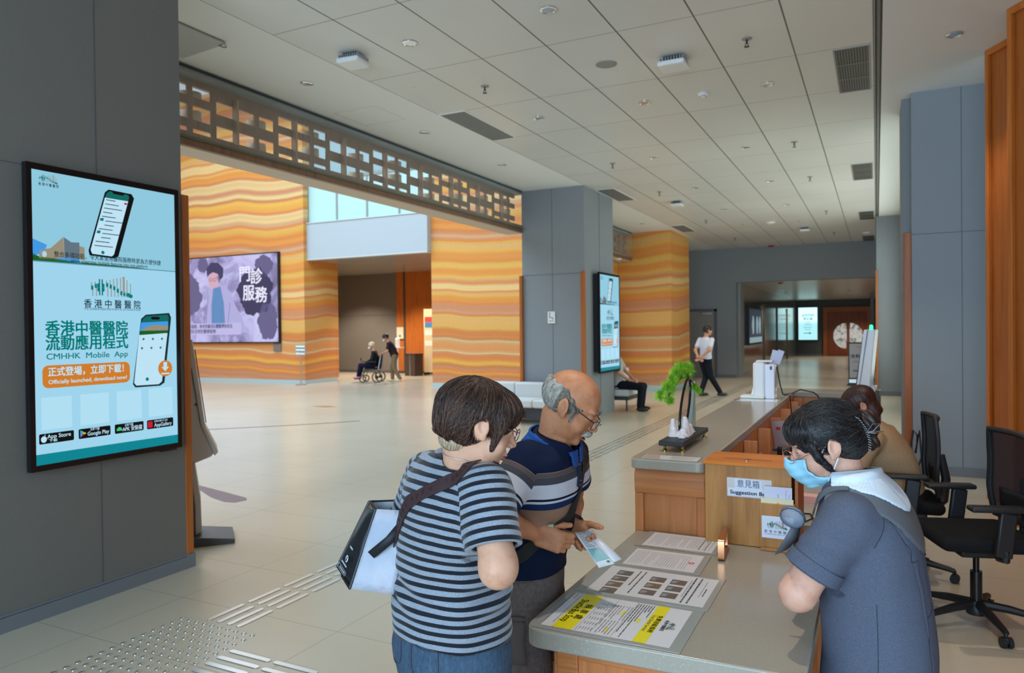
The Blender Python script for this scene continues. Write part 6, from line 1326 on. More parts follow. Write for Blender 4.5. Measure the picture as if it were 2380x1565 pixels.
    def shirt(P):
        d = loft(P, K) - .008
        d = smin(d, cap(P, shR + A(.0, .03, .01), shR + (eR - shR) * .80, .062, .072), .03); d = smin(d, cap(P, shL + A(0, -.03, .01), shL + (eL - shL) * .60, .062, .068), .03)
        d = d + .004 * nz(P * [1, 1, 1.4], 14, 6) + .002 * nz(P * [1, 1, 2], 34, 7); d = d + .006 * np.sin(P[:, 2] * 60 + P[:, 0] * 30 + 2 * nz(P, 8)) * np.exp(-((P[:, 2] - 1.0) / .08) ** 2) * .6
        d = smax(d, -cap(P, neck0 + A(.02, 0, -.005), neck1 + A(.04, 0, .0), .058, .08), .006); d = np.maximum(d, (.835 + .01 * (P[:, 0] + 1.0)) - P[:, 2])
        for s_, e_, k in ((shR, eR, .80), (shL, eL, .60)):
            ax = (e_ - s_) / np.linalg.norm(e_ - s_); c = s_ + (e_ - s_) * k; t = (P - c) @ ax; far = np.linalg.norm(P - c, axis=1) < .11
            d = np.where(far, np.maximum(d, t - .015), d); d = np.where(far, np.maximum(d, -np.maximum(cap(P, c - ax * .02, c + ax * .08, .056, .060), -(t + .015))), d)
        return d
    def st(V):
        dR_ = cap(V, shR, eR, .06, .06); dL_ = cap(V, shL, eL, .06, .06); dt = loft(V, K); s = V[:, 2] + .02 * ((V - A(-1.05, 2.34, 0)) @ u); m = (dR_ < dt) & (dR_ < .04); aR_ = (V - shR) @ ((shR - eR) / np.linalg.norm(eR - shR)); aL_ = (V - shL) @ ((shL - eL) / np.linalg.norm(eL - shL)); s[m] = (1.235 + aR_)[m]; m = (dL_ < dt) & (dL_ < .04); s[m] = (1.215 + aL_)[m]; return s
    PM = mat('polo_stripes', (.02, .03, .07), .8, spec=.2); t = NT(PM); at = t.new('Attribute', attribute_name='st'); NV = srgb(12, 26, 54); NB = srgb(20, 44, 84); GW = srgb(204, 202, 214); BR = srgb(128, 104, 92); DG = srgb(74, 72, 80)
    z0, z1 = .82, 1.34; ps = lambda z: (z - z0) / (z1 - z0)
    stops = [(0, NV), (ps(1.022), srgb(150, 114, 94)), (ps(1.09), NB), (ps(1.112), GW), (ps(1.119), NV), (ps(1.128), GW), (ps(1.176), DG), (ps(1.200), BR), (ps(1.2025), DG), (ps(1.207), BR), (ps(1.2095), DG), (ps(1.214), BR), (ps(1.2165), NV)]
    t.col(t.ramp(t.math('DIVIDE', t.math('SUBTRACT', at.outputs['Fac'], z0), z1 - z0), stops, 'CONSTANT'))
    skin('polo_shirt', shirt, (-1.34, 1.88, .80), (-.74, 2.80, 1.38), .0038, PM, root, off, attrs={'st': st})
    # collar and placket
    def collar(P):
        ax = (neck1 - neck0) / np.linalg.norm(neck1 - neck0); t = (P - neck0) @ ax; h = (P - neck0) @ f; sd = np.abs((P - neck0) @ u); q = P - neck0 - ax * t[:, None]; r = np.sqrt((q * q).sum(1))
        g = smin(loft(P, K) - .008, cap(P, neck0 - ax * .03, neck1, .060, .056), .035); top = .058 - .38 * np.clip(h + .03, 0, .12)
        d = np.abs(g - .0085) - .0034; d = np.maximum(d, t - top); d = np.maximum(d, (top - .052) - t); d = np.maximum(d, r - .112); return np.where((h > .02) & (sd < .016), np.maximum(d, .01), d)
    skin('collar', collar, neck0 - .13, neck0 + .14, .0032, mat('collar_blue', srgb(16, 74, 148), .75), root, off)
    q = MB(); fr = A(-1.0, 2.33, 0) + f * .14; band(q, shirt, [fr + A(.0, 0, 1.24), fr + A(.03, 0, 1.19), fr + A(.03, 0, 1.13)], .034, .004, .002, 16); q.obj('placket', mat('placket_navy', srgb(14, 30, 64), .75), root, off)
    q = MB()
    for z in (1.215, 1.175, 1.14): p, nn = onsurf(shirt, fr + A(.03, 0, z), .007); q.lathe([(.005, 0), (.005, .0015)], tuple(p), 12, Matrix(np.array(frame((0, 0, 1), tuple(nn)) if False else np.eye(3)).tolist()))
    q.obj('buttons', mat('button_grey', srgb(120, 124, 132), .3), root, off)
    # shoulder strap of a bag
    q = MB(); sp = [A(-1.03, 2.46, 1.25), A(-.93, 2.43, 1.20), A(-.93, 2.36, 1.12), A(-.94, 2.28, 1.05), A(-.96, 2.20, .985), A(-1.04, 2.15, .93), A(-1.15, 2.18, .90)]; band(q, shirt, sp, .042, .003, .004, 50); q.obj('bag_strap', mat('strap_black', (.012, .011, .011), .7), root, off)
    # shorts
    def shorts(P):
        d = loft(P, [((-1.145, 2.365, .72), .166, .130, u, f), ((-1.14, 2.365, .80), .172, .135, u, f), ((-1.135, 2.362, .90), .166, .132, u, f)])
        l = smin(chain(P, [A(-1.14, 2.285, .76), kR + A(0, 0, .04)], [.098, .098], .02), chain(P, [A(-1.14, 2.445, .76), kL + A(0, 0, .04)], [.098, .094], .02), .01); d = smin(d, l, .03) + .003 * nz(P * [1, 1, 1.5], 22, 8) + .0015 * nz(P, 50, 2)
        d = np.maximum(d, .495 + .0 * P[:, 0] - P[:, 2]); leg = np.minimum(cap(P, kR + A(0, 0, -.1), kR + A(0, 0, .08), .08, .082), cap(P, kL + A(0, 0, -.1), kL + A(0, 0, .08), .076, .078)); return np.where(P[:, 2] < .52, np.maximum(d, -leg), d)
    SM = mat('shorts_taupe', srgb(112, 98, 96), .85, spec=.15); t = NT(SM); t.col(t.ramp(t.noise(t.coord(), 90, 3, .7), [(.3, srgb(98, 86, 84)), (.7, srgb(122, 108, 104))]))
    skin('cargo_shorts', shorts, (-1.32, 2.12, .46), (-.84, 2.62, .94), .005, SM, root, off)
    # cargo pocket on the near leg
    q = MB(); c0 = A(-1.11, 2.16, 0)
    for za, zb in ((.715, .70), (.70, .56)):
        rows = []
        for i in range(7):
            rw = []
            for j in range(7):
                p = c0 + A(-.075 + .15 * j / 6, 0, za + (zb - za) * i / 6); qn, nn = onsurf(shorts, p, .005 + (.002 if za > .71 else 0)); rw.append(tuple(qn))
            rows.append(rw)
        q.grid(rows)
    q.obj('cargo_pocket', mat('shorts_pocket', srgb(106, 93, 91), .85, spec=.15), root, off, solid=.006)
    SH = mat('sandal_brown', srgb(70, 54, 46), .6)
    for a_ in (aR, aL): skin('shoe', lambda P, a_=a_: np.maximum(smin(ell(P, a_ + A(.06, .0, -.04), (.13, .046, .042)), ell(P, a_ + A(0, 0, -.03), (.05, .042, .055)), .02), -P[:, 2]), a_ - A(.12, .1, .08), a_ + A(.24, .1, .08), .007, SH, root, off)
    # spectacles
    G = lambda a, b, c: tuple(Hc + R @ A(a, b, c)); q = MB(); zt = -.010
    for s in (1, -1):
        q.tube([G(s * (.033 + .026 * cx_), .112 - .012 * (cx_ + 1) * .5, zt + .015 * cy_) for cx_, cy_ in ((1, 1), (0, 1.06), (-.9, .95), (-1, .0), (-.7, -.9), (0, -1.1), (.8, -.9), (1, 0))], .0014, 6, closed=True)
        q.tube([G(s * .059, .101, zt + .012), G(s * .066, .094, zt + .014), G(s * .080, .04, .012), G(s * .083, .0, .024), G(s * .082, -.022, .016)], .0019, 6)
    q.tube([G(-.009, .117, zt + .006), G(0, .12, zt + .010), G(.009, .117, zt + .006)], .0013, 6); q.obj('glasses', BLACK, root, off)
    q = MB(); 
    for s in (1, -1): q.poly([G(s * (.033 + .024 * math.cos(a)), .110 - .010 * math.cos(a), zt + .014 * math.sin(a)) for a in [2 * PI * i / 16 for i in range(16)]])
    q.obj('lenses', mat('lens', (.9, .92, .95), .02, spec=.9, alpha=.12), root, off)
    # wristband
    ax = (wL - eL) / np.linalg.norm(wL - eL); c = wL - ax * .012; a1 = np.cross(ax, A(0, 0, 1)); a1 /= np.linalg.norm(a1); a2 = np.cross(ax, a1)
    MB().tube([tuple(c + (a1 * math.cos(t_) + a2 * math.sin(t_)) * .0335) for t_ in [2 * PI * i / 24 for i in range(24)]], .006, 8, closed=True).obj('wristband', BLACK, root, off)
man()
# the leaflet in the hands
def leaflet():
    p = A(-.930, 2.318, .985); q_ = A(-.905, 2.352, .980); r = A(-.776, 2.290, .905); s = A(-.822, 2.262, .893); loc = tuple(p); t = thing('folded_leaflet', 'folded white leaflet with a pale teal block held in both hands over the counter', 'leaflet', loc)
    m = MB(); m.grid([[tuple(p * (1 - i / 8) * (1 - j / 8) + q_ * (1 - i / 8) * j / 8 + r * i / 8 * j / 8 + s * i / 8 * (1 - j / 8)) for j in range(9)] for i in range(9)]); m.obj('front_page', PAP, t, loc, solid=.0008)
    nn = np.cross(q_ - p, s - p); nn /= np.linalg.norm(nn); nn = nn if nn[2] > 0 else -nn
    q2 = q_ + A(.012, .03, .006); r2 = r + A(.018, .02, .012); m = MB(); m.quad(tuple(q_), tuple(q2), tuple(r2), tuple(r + A(-.006, .004, .002))); m.obj('back_page', PAP, t, loc, solid=.0012)
    F = lambda U, V: tuple(p * (1 - U) * (1 - V) + q_ * (1 - U) * V + r * U * V + s * U * (1 - V) + nn * .0014)
    m = MB(); m.use(mat('leaflet_teal', srgb(132, 178, 184), .4)).add([F(.5, .06), F(.85, .06), F(.85, .94), F(.5, .94)], [(0, 1, 2, 3)]); m.use(INK2)
    for i in range(9):
        x = .08 + i * .045; m.add([F(x, .12), F(x, .5 + .3 * ((i * 7) % 3) / 2), F(x + .012, .5 + .3 * ((i * 7) % 3) / 2), F(x + .012, .12)], [(0, 1, 2, 3)])
    m.use(PGREEN).add([F(.88, .65), F(.94, .65), F(.94, .85), F(.88, .85)], [(0, 1, 2, 3)]); m.obj('print', None, t, loc, smooth=False)
leaflet()
t = thing('picture_card', 'small dark picture card showing above the hand of the person in the polo', 'card', (-.985, 2.20, 1.022), math.radians(25))
MB().cbox((0, 0, 0), (.058, .0012, .034)).obj('card', mat('card_green', srgb(70, 78, 50), .4), t); MB().poly([(.0, -.001, -.01), (.026, -.001, -.014), (.026, -.001, .012), (.008, -.001, .010)]).obj('print', mat('card_pale', srgb(176, 168, 140), .4), t)

# ---------------------------------------------------------------- clerk in the grey-blue dress
def clerk():
    C0 = (0.0, 2.40, 0); root = thing('person', 'masked person with a black bun in a grey-blue uniform leaning on the low counter', 'person', C0); off = C0
    Hc = A(-.141, 2.405, 1.323); R = hframe(191, 19); yb = math.radians(171); f = A(math.cos(yb), math.sin(yb), 0); u = A(math.sin(yb), -math.cos(yb), 0)
    K = [((.0, 2.40, .58), .195, .150, u, f), ((.0, 2.395, .70), .188, .148, u, f), ((-.005, 2.39, .82), .178, .142, u, f), ((-.015, 2.39, .94), .174, .136, u, f), ((-.030, 2.395, 1.05), .186, .130, u, f), ((-.045, 2.40, 1.135), .182, .112, u, f), ((-.060, 2.40, 1.195), .14, .084, u, f), ((-.075, 2.402, 1.232), .085, .068, u, f)]
    shL = A(-.085, 2.225, 1.135); shR = A(-.02, 2.57, 1.12); eL = A(-.203, 2.185, .930); wL = A(-.195, 2.36, .90); eR = A(-.13, 2.68, .90); wR = A(-.22, 2.50, .89)
    neck0 = A(-.082, 2.402, 1.19); neck1 = Hc + R @ A(0, -.03, -.055); kL = A(.03, 2.32, .45); kR = A(.03, 2.48, .45); aL = A(.05, 2.30, .07); aR = A(.05, 2.50, .07)
    def body(P):
        d = head_sdf((P - Hc) @ R, fat=.004); d = smin(d, cap(P, neck0, neck1, .056, .050), .018); d = smin(d, loft(P, [(c, a - .02, b - .02, U, V) for c, a, b, U, V in K[1:]]), .02)
        d = smin(d, chain(P, [shL, eL, wL], [.056, .048, .029], .02), .015); d = smin(d, chain(P, [shR, eR, wR], [.056, .046, .029], .02), .015)
        d = smin(d, hand_sdf(P, wL, (.0, .9, -.1), (.6, 0, -.5), -1, sc=.95), .012); d = smin(d, hand_sdf(P, wR, (-.1, -.9, -.1), (.5, 0, -.6), 1, sc=.95), .012)
        for k_, a_ in ((kL, aL), (kR, aR)): d = smin(d, chain(P, [A(.01, (k_[1] + 2.4) / 2, .72), k_, a_], [.09, .056, .038], .03), .02)
        return d
    skin('body', body, (-.42, 2.0, .04), (.28, 2.86, 1.47), .0036, [SK_C, LIP, EYE], root, off, matfn=face_mat(Hc, R))
    def hair(P):
        Q = (P - Hc) @ R; X = Q.copy(); X[:, 0] = np.abs(X[:, 0]); d = ell(Q, (0, -.014, .040), (.092, .112, .092)) + ridge(Q, 60, .0009)
        d = smin(d, ell(Q, (0, -.060, -.008), (.074, .062, .062)), .02); d = smin(d, ell(Q, (0, .052, .060), (.076, .052, .048)) + ridge(Q, 60, .001), .015)
        d = smax(d, -ell(Q, (0, .108, -.040), (.078, .062, .078)), .006); d = smax(d, -ell(X, (.09, -.008, -.014), (.026, .024, .034)), .005); d = smax(d, -(Q[:, 2] + .082 + .55 * (Q[:, 1] + .05)), .008)
        d = smin(d, chain(X, [(.074, .046, .02), (.080, .038, -.02), (.076, .022, -.055), (.070, .010, -.085)], [.014, .010, .007, .003], .006) + ridge(Q, 60, .001), .006)
        return d
    ho = skin('hair', hair, Hc - .18, Hc + .18, .0028, H_B, root, off)
    def flow(P):
        Q = (P - Hc) @ R; w = A(0, -.14, .02) - Q; fr = Q[:, 1] > .035; w[fr] = A(0, .02, -.1) + Q[fr] * [.5, .3, 0]; return w / (np.linalg.norm(w, axis=1)[:, None] + 1e-6) @ R.T
    strands('hair_strands', ho, hair, flow, root, off, m_strand('strand_black', [srgb(8, 7, 8), srgb(18, 15, 16), srgb(40, 34, 34), srgb(84, 72, 68)], .34), N=5200, n=11, step=.006, r=.00055, lift=.0016)
    bc = Hc + R @ A(.0, -.122, .020)
    skin('hair_bun', lambda P: smin(smin(ell(P, bc, (.042, .044, .046)), ell(P, bc + A(.012, .0, -.05), (.028, .03, .026)), .012), ell(P, Hc + R @ A(0, -.10, .01), (.03, .03, .03)), .012) + .0022 * np.sin(((P - bc) @ A(200, 120, 160))) + .002 * nz(P, 60), bc - .11, bc + .08, .0028, m_hair('hair_bun_brown', srgb(20, 14, 14), srgb(44, 26, 22), srgb(90, 52, 40)), root, off)
    # decorated claw clip
    G = lambda a, b, c: tuple(Hc + R @ A(a, b, c)); q = MB()
    for i in range(15):
        s = i / 14; q.tube([G(-.058 + .016 * s, -.098 - .012 * math.sin(s * 3), .060 - .10 * s), G(-.064 + .016 * s, -.106 - .012 * math.sin(s * 3), .052 - .10 * s)], .0026, 6); q.tube([G(-.060 + .016 * s, -.094 - .012 * math.sin(s * 3), .060 - .10 * s), G(-.066 + .016 * s, -.088 - .012 * math.sin(s * 3), .054 - .10 * s)], .0022, 6)
    for r_ in (1, -1): q.tube([G(-.055, -.112, .008), G(-.062, -.135, .014 + .014 * r_), G(-.060, -.155, .010 + .012 * r_), G(-.056, -.13, .006), G(-.055, -.112, .008)], .0018, 6)
    q.obj('hair_clip', mat('clip_metal', (.35, .37, .4), .15, metal=1.), root, off)
    # dress
    def dress(P):
        d = loft(P, K) - .006
        d = smin(d, cap(P, shL + A(.01, .012, .004), shL + (eL - shL) * .66, .072, .072), .03); d = smin(d, cap(P, shR + A(.01, -.012, .004), shR + (eR - shR) * .62, .072, .07), .03)
        d = d + .0048 * nz(P * [1, 1, .8], 15, 3) + .0014 * nz(P * [1, 1, .6], 40, 5); q1 = P - shL; d = d + .008 * np.sin((P @ A(.3, .2, 1.0)) * 110) * np.exp(-(np.linalg.norm(P - (shL + (eL - shL) * .45), axis=1) / .06) ** 2)
        w = (P - A(0, 2.395, 0)) @ u; bk = (P - A(0, 2.395, 0)) @ f < -.02
        for c_, k in ((.0, .9), (.085, 1.), (-.085, 1.)): d = d + np.where(bk, .0022 * k * np.exp(-((w - c_ - (.0 if c_ == 0 else np.sign(c_) * .25 * np.clip(P[:, 2] - .95, 0, .2))) / .0028) ** 2), 0)
        d = smax(d, -cap(P, neck0 + A(0, 0, -.01), neck1 + A(-.03, 0, .03), .074, .11), .006)
        for s_, e_, k in ((shL, eL, .66), (shR, eR, .62)):
            ax = (e_ - s_) / np.linalg.norm(e_ - s_); c = s_ + (e_ - s_) * k; t = (P - c) @ ax; far = np.linalg.norm(P - c, axis=1) < .11
            d = np.where(far, np.maximum(d, t - .016), d); d = np.where(far, np.maximum(d, -np.maximum(cap(P, c - ax * .02, c + ax * .08, .060, .064), -(t + .015))), d)
        return d
    DM = mat('uniform_cloth', (.08, .1, .14), .8, spec=.25); t = NT(DM); n = t.noise(t.coord((1, 1, 1)), 520, 3, .75); n2 = t.noise(t.coord(), 5, 2); t.col(t.mix(t.math('MULTIPLY', n2, .4), t.ramp(n, [(.32, srgb(62, 68, 84)), (.5, srgb(82, 88, 106)), (.68, srgb(104, 110, 128))]), srgb(84, 86, 98))); t.bump(n, .25, .001)
    skin('uniform_dress', dress, (-.42, 2.0, .50), (.30, 2.86, 1.26), .004, DM, root, off)
    for s_, e_, k, r_ in ((shL, eL, .66, .074), (shR, eR, .62, .072)):
        q = MB(); ax = (e_ - s_) / np.linalg.norm(e_ - s_); c = s_ + (e_ - s_) * k - ax * .008; a1 = np.cross(ax, A(0, 0, 1)); a1 /= np.linalg.norm(a1); a2 = np.cross(ax, a1)
        rows = [[tuple(c + ax * h + (a1 * math.cos(t_) + a2 * math.sin(t_)) * (r_ + o)) for t_ in [2 * PI * i / 36 for i in range(36)]] for h, o in ((-.018, .0), (-.018, .004), (.018, .007), (.02, .001))]; q.grid(rows, True); q.obj('sleeve_cuff', DM, root, off)
    q = MB(); PB = lambda w_, z, back=.17: A(-.02, 2.395, z) + u * w_ - f * back
    for pth in ([PB(.0, 1.17), PB(.0, 1.0), PB(.0, .85), PB(.0, .62)], [PB(-.15, 1.13), PB(-.115, 1.06), PB(-.085, .98), PB(-.08, .85), PB(-.10, .62)], [PB(.15, 1.13), PB(.115, 1.06), PB(.085, .98), PB(.08, .85), PB(.10, .62)], [PB(-.2, .92, .05), PB(-.2, .75, .05), PB(-.21, .62, .05)], [PB(-.08, .87), PB(.0, .88), PB(.08, .87)], [shL + A(.05, .06, .05), shL + A(.08, .03, .0), shL + A(.07, .0, -.06)]): band(q, dress, pth, .0022, .0006, .0002, 34)
    q.obj('seams', mat('seam_dark', srgb(44, 48, 62), .8), root, off)
    # layered collar and scarf bow
    def coll(o, w_, th, tl=.0):
        def fn(P):
            d = np.abs(dress_nocut(P) - o) - th; c = A(-.066, 2.402, 1.205); v = P - c; nax = (neck1 - neck0) / np.linalg.norm(neck1 - neck0); h = v @ f; s = v @ u; r = np.sqrt((h / 1.05) ** 2 + s ** 2)
            d = np.maximum(d, r - w_ - .02 * np.clip(-h * 20, 0, 1)); d = np.maximum(d, np.where(h > .05, .05, -.05) + 0 * d); d = np.maximum(d, -cap(P, neck0, neck1 + A(-.03, 0, .02), .055, .066)); d = np.maximum(d, (P - neck0) @ nax - .056); return np.maximum(d, 1.03 - P[:, 2])
        return fn
    dress_nocut = lambda P: smin(loft(P, K) - .006, cap(P, neck0, neck1, .058, .056), .03)
    skin('scarf', coll(.0065, .158, .0028), (-.30, 2.2, 1.0), (.12, 2.62, 1.28), .0028, mat('scarf_grey', srgb(92, 96, 102), .6), root, off)
    WC = mat('collar_white', srgb(206, 216, 228), .6); skin('white_collar', coll(.0125, .124, .0028), (-.30, 2.2, 1.0), (.12, 2.62, 1.28), .0028, WC, root, off)
    bow = A(-.205, 2.335, 1.125); SC_ = mat('bow_chiffon', srgb(158, 172, 190), .5, alpha=.85); SD = mat('bow_edge', srgb(66, 76, 92), .6)
    q = MB(); rows = []
    for i in range(13):
        a = 2 * PI * i / 12; rows.append([tuple(bow + A(-.022 + .032 * math.cos(a) - .014 * math.sin(a), -.03 - .012 * math.cos(a), -.012 + .028 * math.sin(a) + .010 * math.cos(a)) + A(0, 1, 0) * w_) for w_ in (-.012, .012)])
    q.grid(rows); q.obj('bow_loop', SC_, root, off, solid=.001)
    q = MB(); q.poly([r_[0] for r_ in rows[:-1]]); q.obj('bow_loop', mat('bow_sheer', srgb(150, 162, 180), .6, alpha=.55), root, off, solid=.001); q = MB(); q.tube([r_[0] for r_ in rows[:-1]], .0022, 6, closed=True); q.tube([r_[1] for r_ in rows[:-1]], .0022, 6, closed=True); q.obj('bow_edge', SD, root, off)
    q = MB(); q.grid([[tuple(bow + A(-.015, -.02, -.02)), tuple(bow + A(-.0, -.0, -.03))], [tuple(bow + A(-.04, -.02, -.07)), tuple(bow + A(-.01, -.0, -.09))], [tuple(bow + A(-.075, -.02, -.135)), tuple(bow + A(-.045, -.01, -.12))]]); q.obj('scarf_tail', mat('scarf_grey', srgb(92, 96, 102), .6), root, off, solid=.0015)
    q = MB(); band(q, dress, [A(-.205, 2.36, 1.13), A(-.16, 2.30, 1.18), A(-.12, 2.29, 1.195), A(-.07, 2.29, 1.20)], .03, .003, .006, 20); q.obj('scarf_front', mat('scarf_grey', srgb(92, 96, 102), .6), root, off)
    # face mask
    def mask(P):
        Q = (P - Hc) @ R; h = head_sdf((P - Hc) @ R, fat=.004, fine=False); X = np.abs(Q[:, 0]); d = np.abs(h - .006) - .0022
        s = smin(h, ell(Q, (0, .092, -.045), (.030, .030, .036)), .03); d = np.abs(s - .007) - .0022
        d = np.maximum(d, X - .062); d = np.maximum(d, (Q[:, 2] + .016 - .010 * np.clip(1 - X / .03, 0, 1)) ); d = np.maximum(d, -(Q[:, 2] + .112)); d = np.maximum(d, .028 - Q[:, 1]); return d + .0007 * np.sin(Q[:, 2] * 230)
    MK = mat('mask_blue', srgb(150, 204, 226), .7); skin('face_mask', mask, Hc - .16, Hc + .16, .0026, MK, root, off)
    q = MB(); MW = mat('mask_loop', srgb(210, 222, 240), .6)
    for s in (1, -1): q.tube([G(s * .066, .040, -.028), G(s * .079, .012, .006), G(s * .086, -.012, .034)], .0024, 6); q.tube([G(s * .062, .034, -.095), G(s * .074, .006, -.06), G(s * .080, -.012, -.036)], .0022, 6)
    q.obj('mask_loops', MW, root, off)
    q = MB(); gm = mat('rose_gold', srgb(196, 130, 116), .25, metal=.8)
    for s in (1, -1):
        q.tube([G(s * (.035 + .026 * math.cos(a)), .116 - .012 * math.cos(a), -.002 + .021 * math.sin(a)) for a in [2 * PI * i / 20 for i in range(20)]], .0011, 6, closed=True); q.tube([G(s * .061, .105, -.008), G(s * .074, .085, -.008), G(s * .084, .0, .012)], .0012, 6)
        for k in range(4): q.sph(G(s * .062, .104, .012 - .010 * k), .0018, 6, 5)
    q.tube([G(-.009, .126, .003), G(0, .128, .006), G(.009, .126, .003)], .0011, 6); q.obj('glasses', gm, root, off)
    SH = mat('shoe_dark', (.03, .03, .035), .5)
    for a_ in (aR, aL): skin('shoe', lambda P, a_=a_: np.maximum(smin(ell(P, a_ + A(-.05, .0, -.04), (.12, .042, .04)), ell(P, a_ + A(0, 0, -.03), (.045, .04, .05)), .02), -P[:, 2]), a_ - A(.22, .1, .08), a_ + A(.12, .1, .08), .007, SH, root, off)
clerk()
# ---------------------------------------------------------------- people further away
SK_B = m_skin('skin_far', srgb(196, 140, 112), srgb(184, 126, 98), srgb(204, 150, 122))
def clothmat(name, c, r=.8):
    m = mat(name, c, r, spec=.2); t = NT(m); a = tuple(x * .85 for x in c); t.col(t.ramp(t.noise(t.coord(), 60, 3, .6), [(.3, a), (.7, c)])); return m
def figure(label, J, yaw, hyaw, pitch, top, bottom, hairm, skinm=SK_B, sleeve=.6, legs=True, curl=(.4, .5, .4), hd=None, hn=None, shoe=None, hairlen=-.05, s=1., h=.008, trunk=(.165, .115, .15, .12), shoe_y=None, roll=0., bare=False):
    """J: joints in world space: head, neck, shL, shR, eL, eR, wL, wR, chest, waist, hip, hL, hR, kL, kR, aL, aR"""
    J = {k: A(*v) for k, v in J.items()}; W = (J['hip'][0], J['hip'][1], 0); root = thing('person', label, 'person', W)
    yb = math.radians(yaw); f = A(math.cos(yb), math.sin(yb), 0); u = A(math.sin(yb), -math.cos(yb), 0); R = hframe(hyaw, pitch, roll); Hc = J['head']
    a1, b1, a2, b2 = trunk; K = [(J['hip'], a2, b2, u, f), ((J['hip'] + J['waist']) / 2, a2, b2, u, f), (J['waist'], a2 * .94, b2 * .95, u, f), (J['chest'], a1, b1, u, f), (J['neck'] * .7 + J['chest'] * .3, a1 * .82, b1 * .75, u, f), (J['neck'], .075, .065, u, f)]
    n1 = Hc + R @ A(0, -.03, -.055); allp = np.array(list(J.values())); lo = allp.min(0) - .2; hi = allp.max(0) + .2; lo[2] = max(lo[2], .02)
    def body(P):
        d = head_sdf((P - Hc) @ R / s, fine=False) * s; d = smin(d, cap(P, J['neck'], n1, .058, .05), .02); d = smin(d, loft(P, [(c, a - .02, b - .02, U, V) for c, a, b, U, V in K]), .02)
        for q in 'LR':
            d = smin(d, chain(P, [J['sh' + q], J['e' + q], J['w' + q]], [.045, .038, .026], .02), .015); sg = 1 if q == 'R' else -1
            dd = (J['w' + q] - J['e' + q]) if hd is None else A(*hd[q]); nn = A(0, 0, -1) if hn is None else A(*hn[q]); d = smin(d, hand_sdf(P, J['w' + q], dd, nn, sg, curl=curl), .012)
            if legs: d = smin(d, chain(P, [J['h' + q], J['k' + q], J['a' + q]], [.075, .052, .036], .02), .02)
        return d
    skin('body', body, lo, hi, h, [skinm, LIP, EYE], root, W, matfn=face_mat(Hc, R, s))
    def hair(P):
        Q = (P - Hc) @ R / s; d = ell(Q, (0, -.016, .040), (.088, .110, .092)) + ridge(Q, 40, .002); d = smin(d, ell(Q, (0, -.05, -.01 + hairlen * .4), (.078, .062, .06 - hairlen * .6)), .02)
        d = smax(d, -ell(Q, (0, .110, -.030), (.075, .062, .085)), .006); return smax(d, -(Q[:, 2] - hairlen + .3 * (Q[:, 1] + .05)), .008)
    skin('hair', hair, Hc - .22, Hc + .2, min(h, .006), hairm, root, W)
    def topf(P):
        d = loft(P, K) - .004
        for q in 'LR': d = smin(d, cap(P, J['sh' + q], J['sh' + q] + (J['e' + q] - J['sh' + q]) * min(sleeve, 1.), .062, .062 if sleeve < 1 else .056), .03)
        if sleeve > 1:
            for q in 'LR': d = smin(d, cap(P, J['e' + q], J['e' + q] + (J['w' + q] - J['e' + q]) * (sleeve - 1), .052, .042), .015)
        d = d + .004 * nz(P, 15, 2); return smax(d, -cap(P, J['neck'] + A(0, 0, -.01), n1 + A(0, 0, .03), .052, .08), .006)
    skin('top', topf, lo, hi, h, top, root, W)
    if legs:
        def tr(P):
            d = loft(P, [(J['hip'] - A(0, 0, .04), a2 + .004, b2 + .002, u, f), (J['hip'] + A(0, 0, .0), a2 + .006, b2 + .004, u, f), (J['hip'] * .4 + J['waist'] * .6, a2 - .01, b2 - .01, u, f)])
            for q in 'LR': d = smin(d, chain(P, [J['h' + q], J['k' + q], J['a' + q] + A(0, 0, .03)], [.092, .072, .058], .02), .02)
            return d + .003 * nz(P, 18, 3)
        skin('trousers', tr, lo, hi, h, bottom, root, W)
        fy = math.radians(yaw if shoe_y is None else shoe_y); ff = A(math.cos(fy), math.sin(fy), 0); Rf = frame(tuple(ff))
        for q in 'LR':
            a_ = J['a' + q]; skin('shoe', lambda P, a_=a_: np.maximum(smin(ell(P, a_ + ff * .055 + A(0, 0, -.03), (.045, .13, .042), Rf), ell(P, a_ + A(0, 0, -.01), (.044, .05, .055), Rf), .02), (a_[2] - .07) - P[:, 2]), a_ - A(.22, .22, .1), a_ + A(.22, .22, .1), .008, shoe or SHB, root, W)
    return root, Hc, R
SHB = mat('black_leather', (.012, .012, .013), .35)
# walking, seen from behind, hands clasped at the back
hx, hy = -3.72, 17.9
figure('person in a white shirt and black trousers walking away with hands clasped behind', dict(head=(-3.66, 17.92, 1.60), neck=(-3.70, 17.9, 1.44), shL=(-3.86, 17.98, 1.38), shR=(-3.55, 17.84, 1.38), eL=(-3.95, 17.86, 1.13), eR=(-3.58, 17.72, 1.14), wL=(-3.85, 17.70, .96), wR=(-3.78, 17.70, .97), chest=(-3.70, 17.9, 1.26), waist=(-3.71, 17.9, 1.05), hip=(-3.72, 17.9, .92), hL=(-3.80, 17.93, .88), hR=(-3.66, 17.88, .88), kL=(-3.72, 17.98, .50), kR=(-3.60, 17.9, .50), aL=(-3.80, 17.75, .10), aR=(-3.40, 18.0, .09)), 60, 35, 5, clothmat('shirt_white', srgb(206, 208, 222)), clothmat('trousers_black', srgb(20, 24, 34)), H_B, hd=dict(L=(.5, 0, -.4), R=(-.5, 0, -.4)), hn=dict(L=(0, -1, 0), R=(0, -1, 0)), h=.009, shoe_y=20)
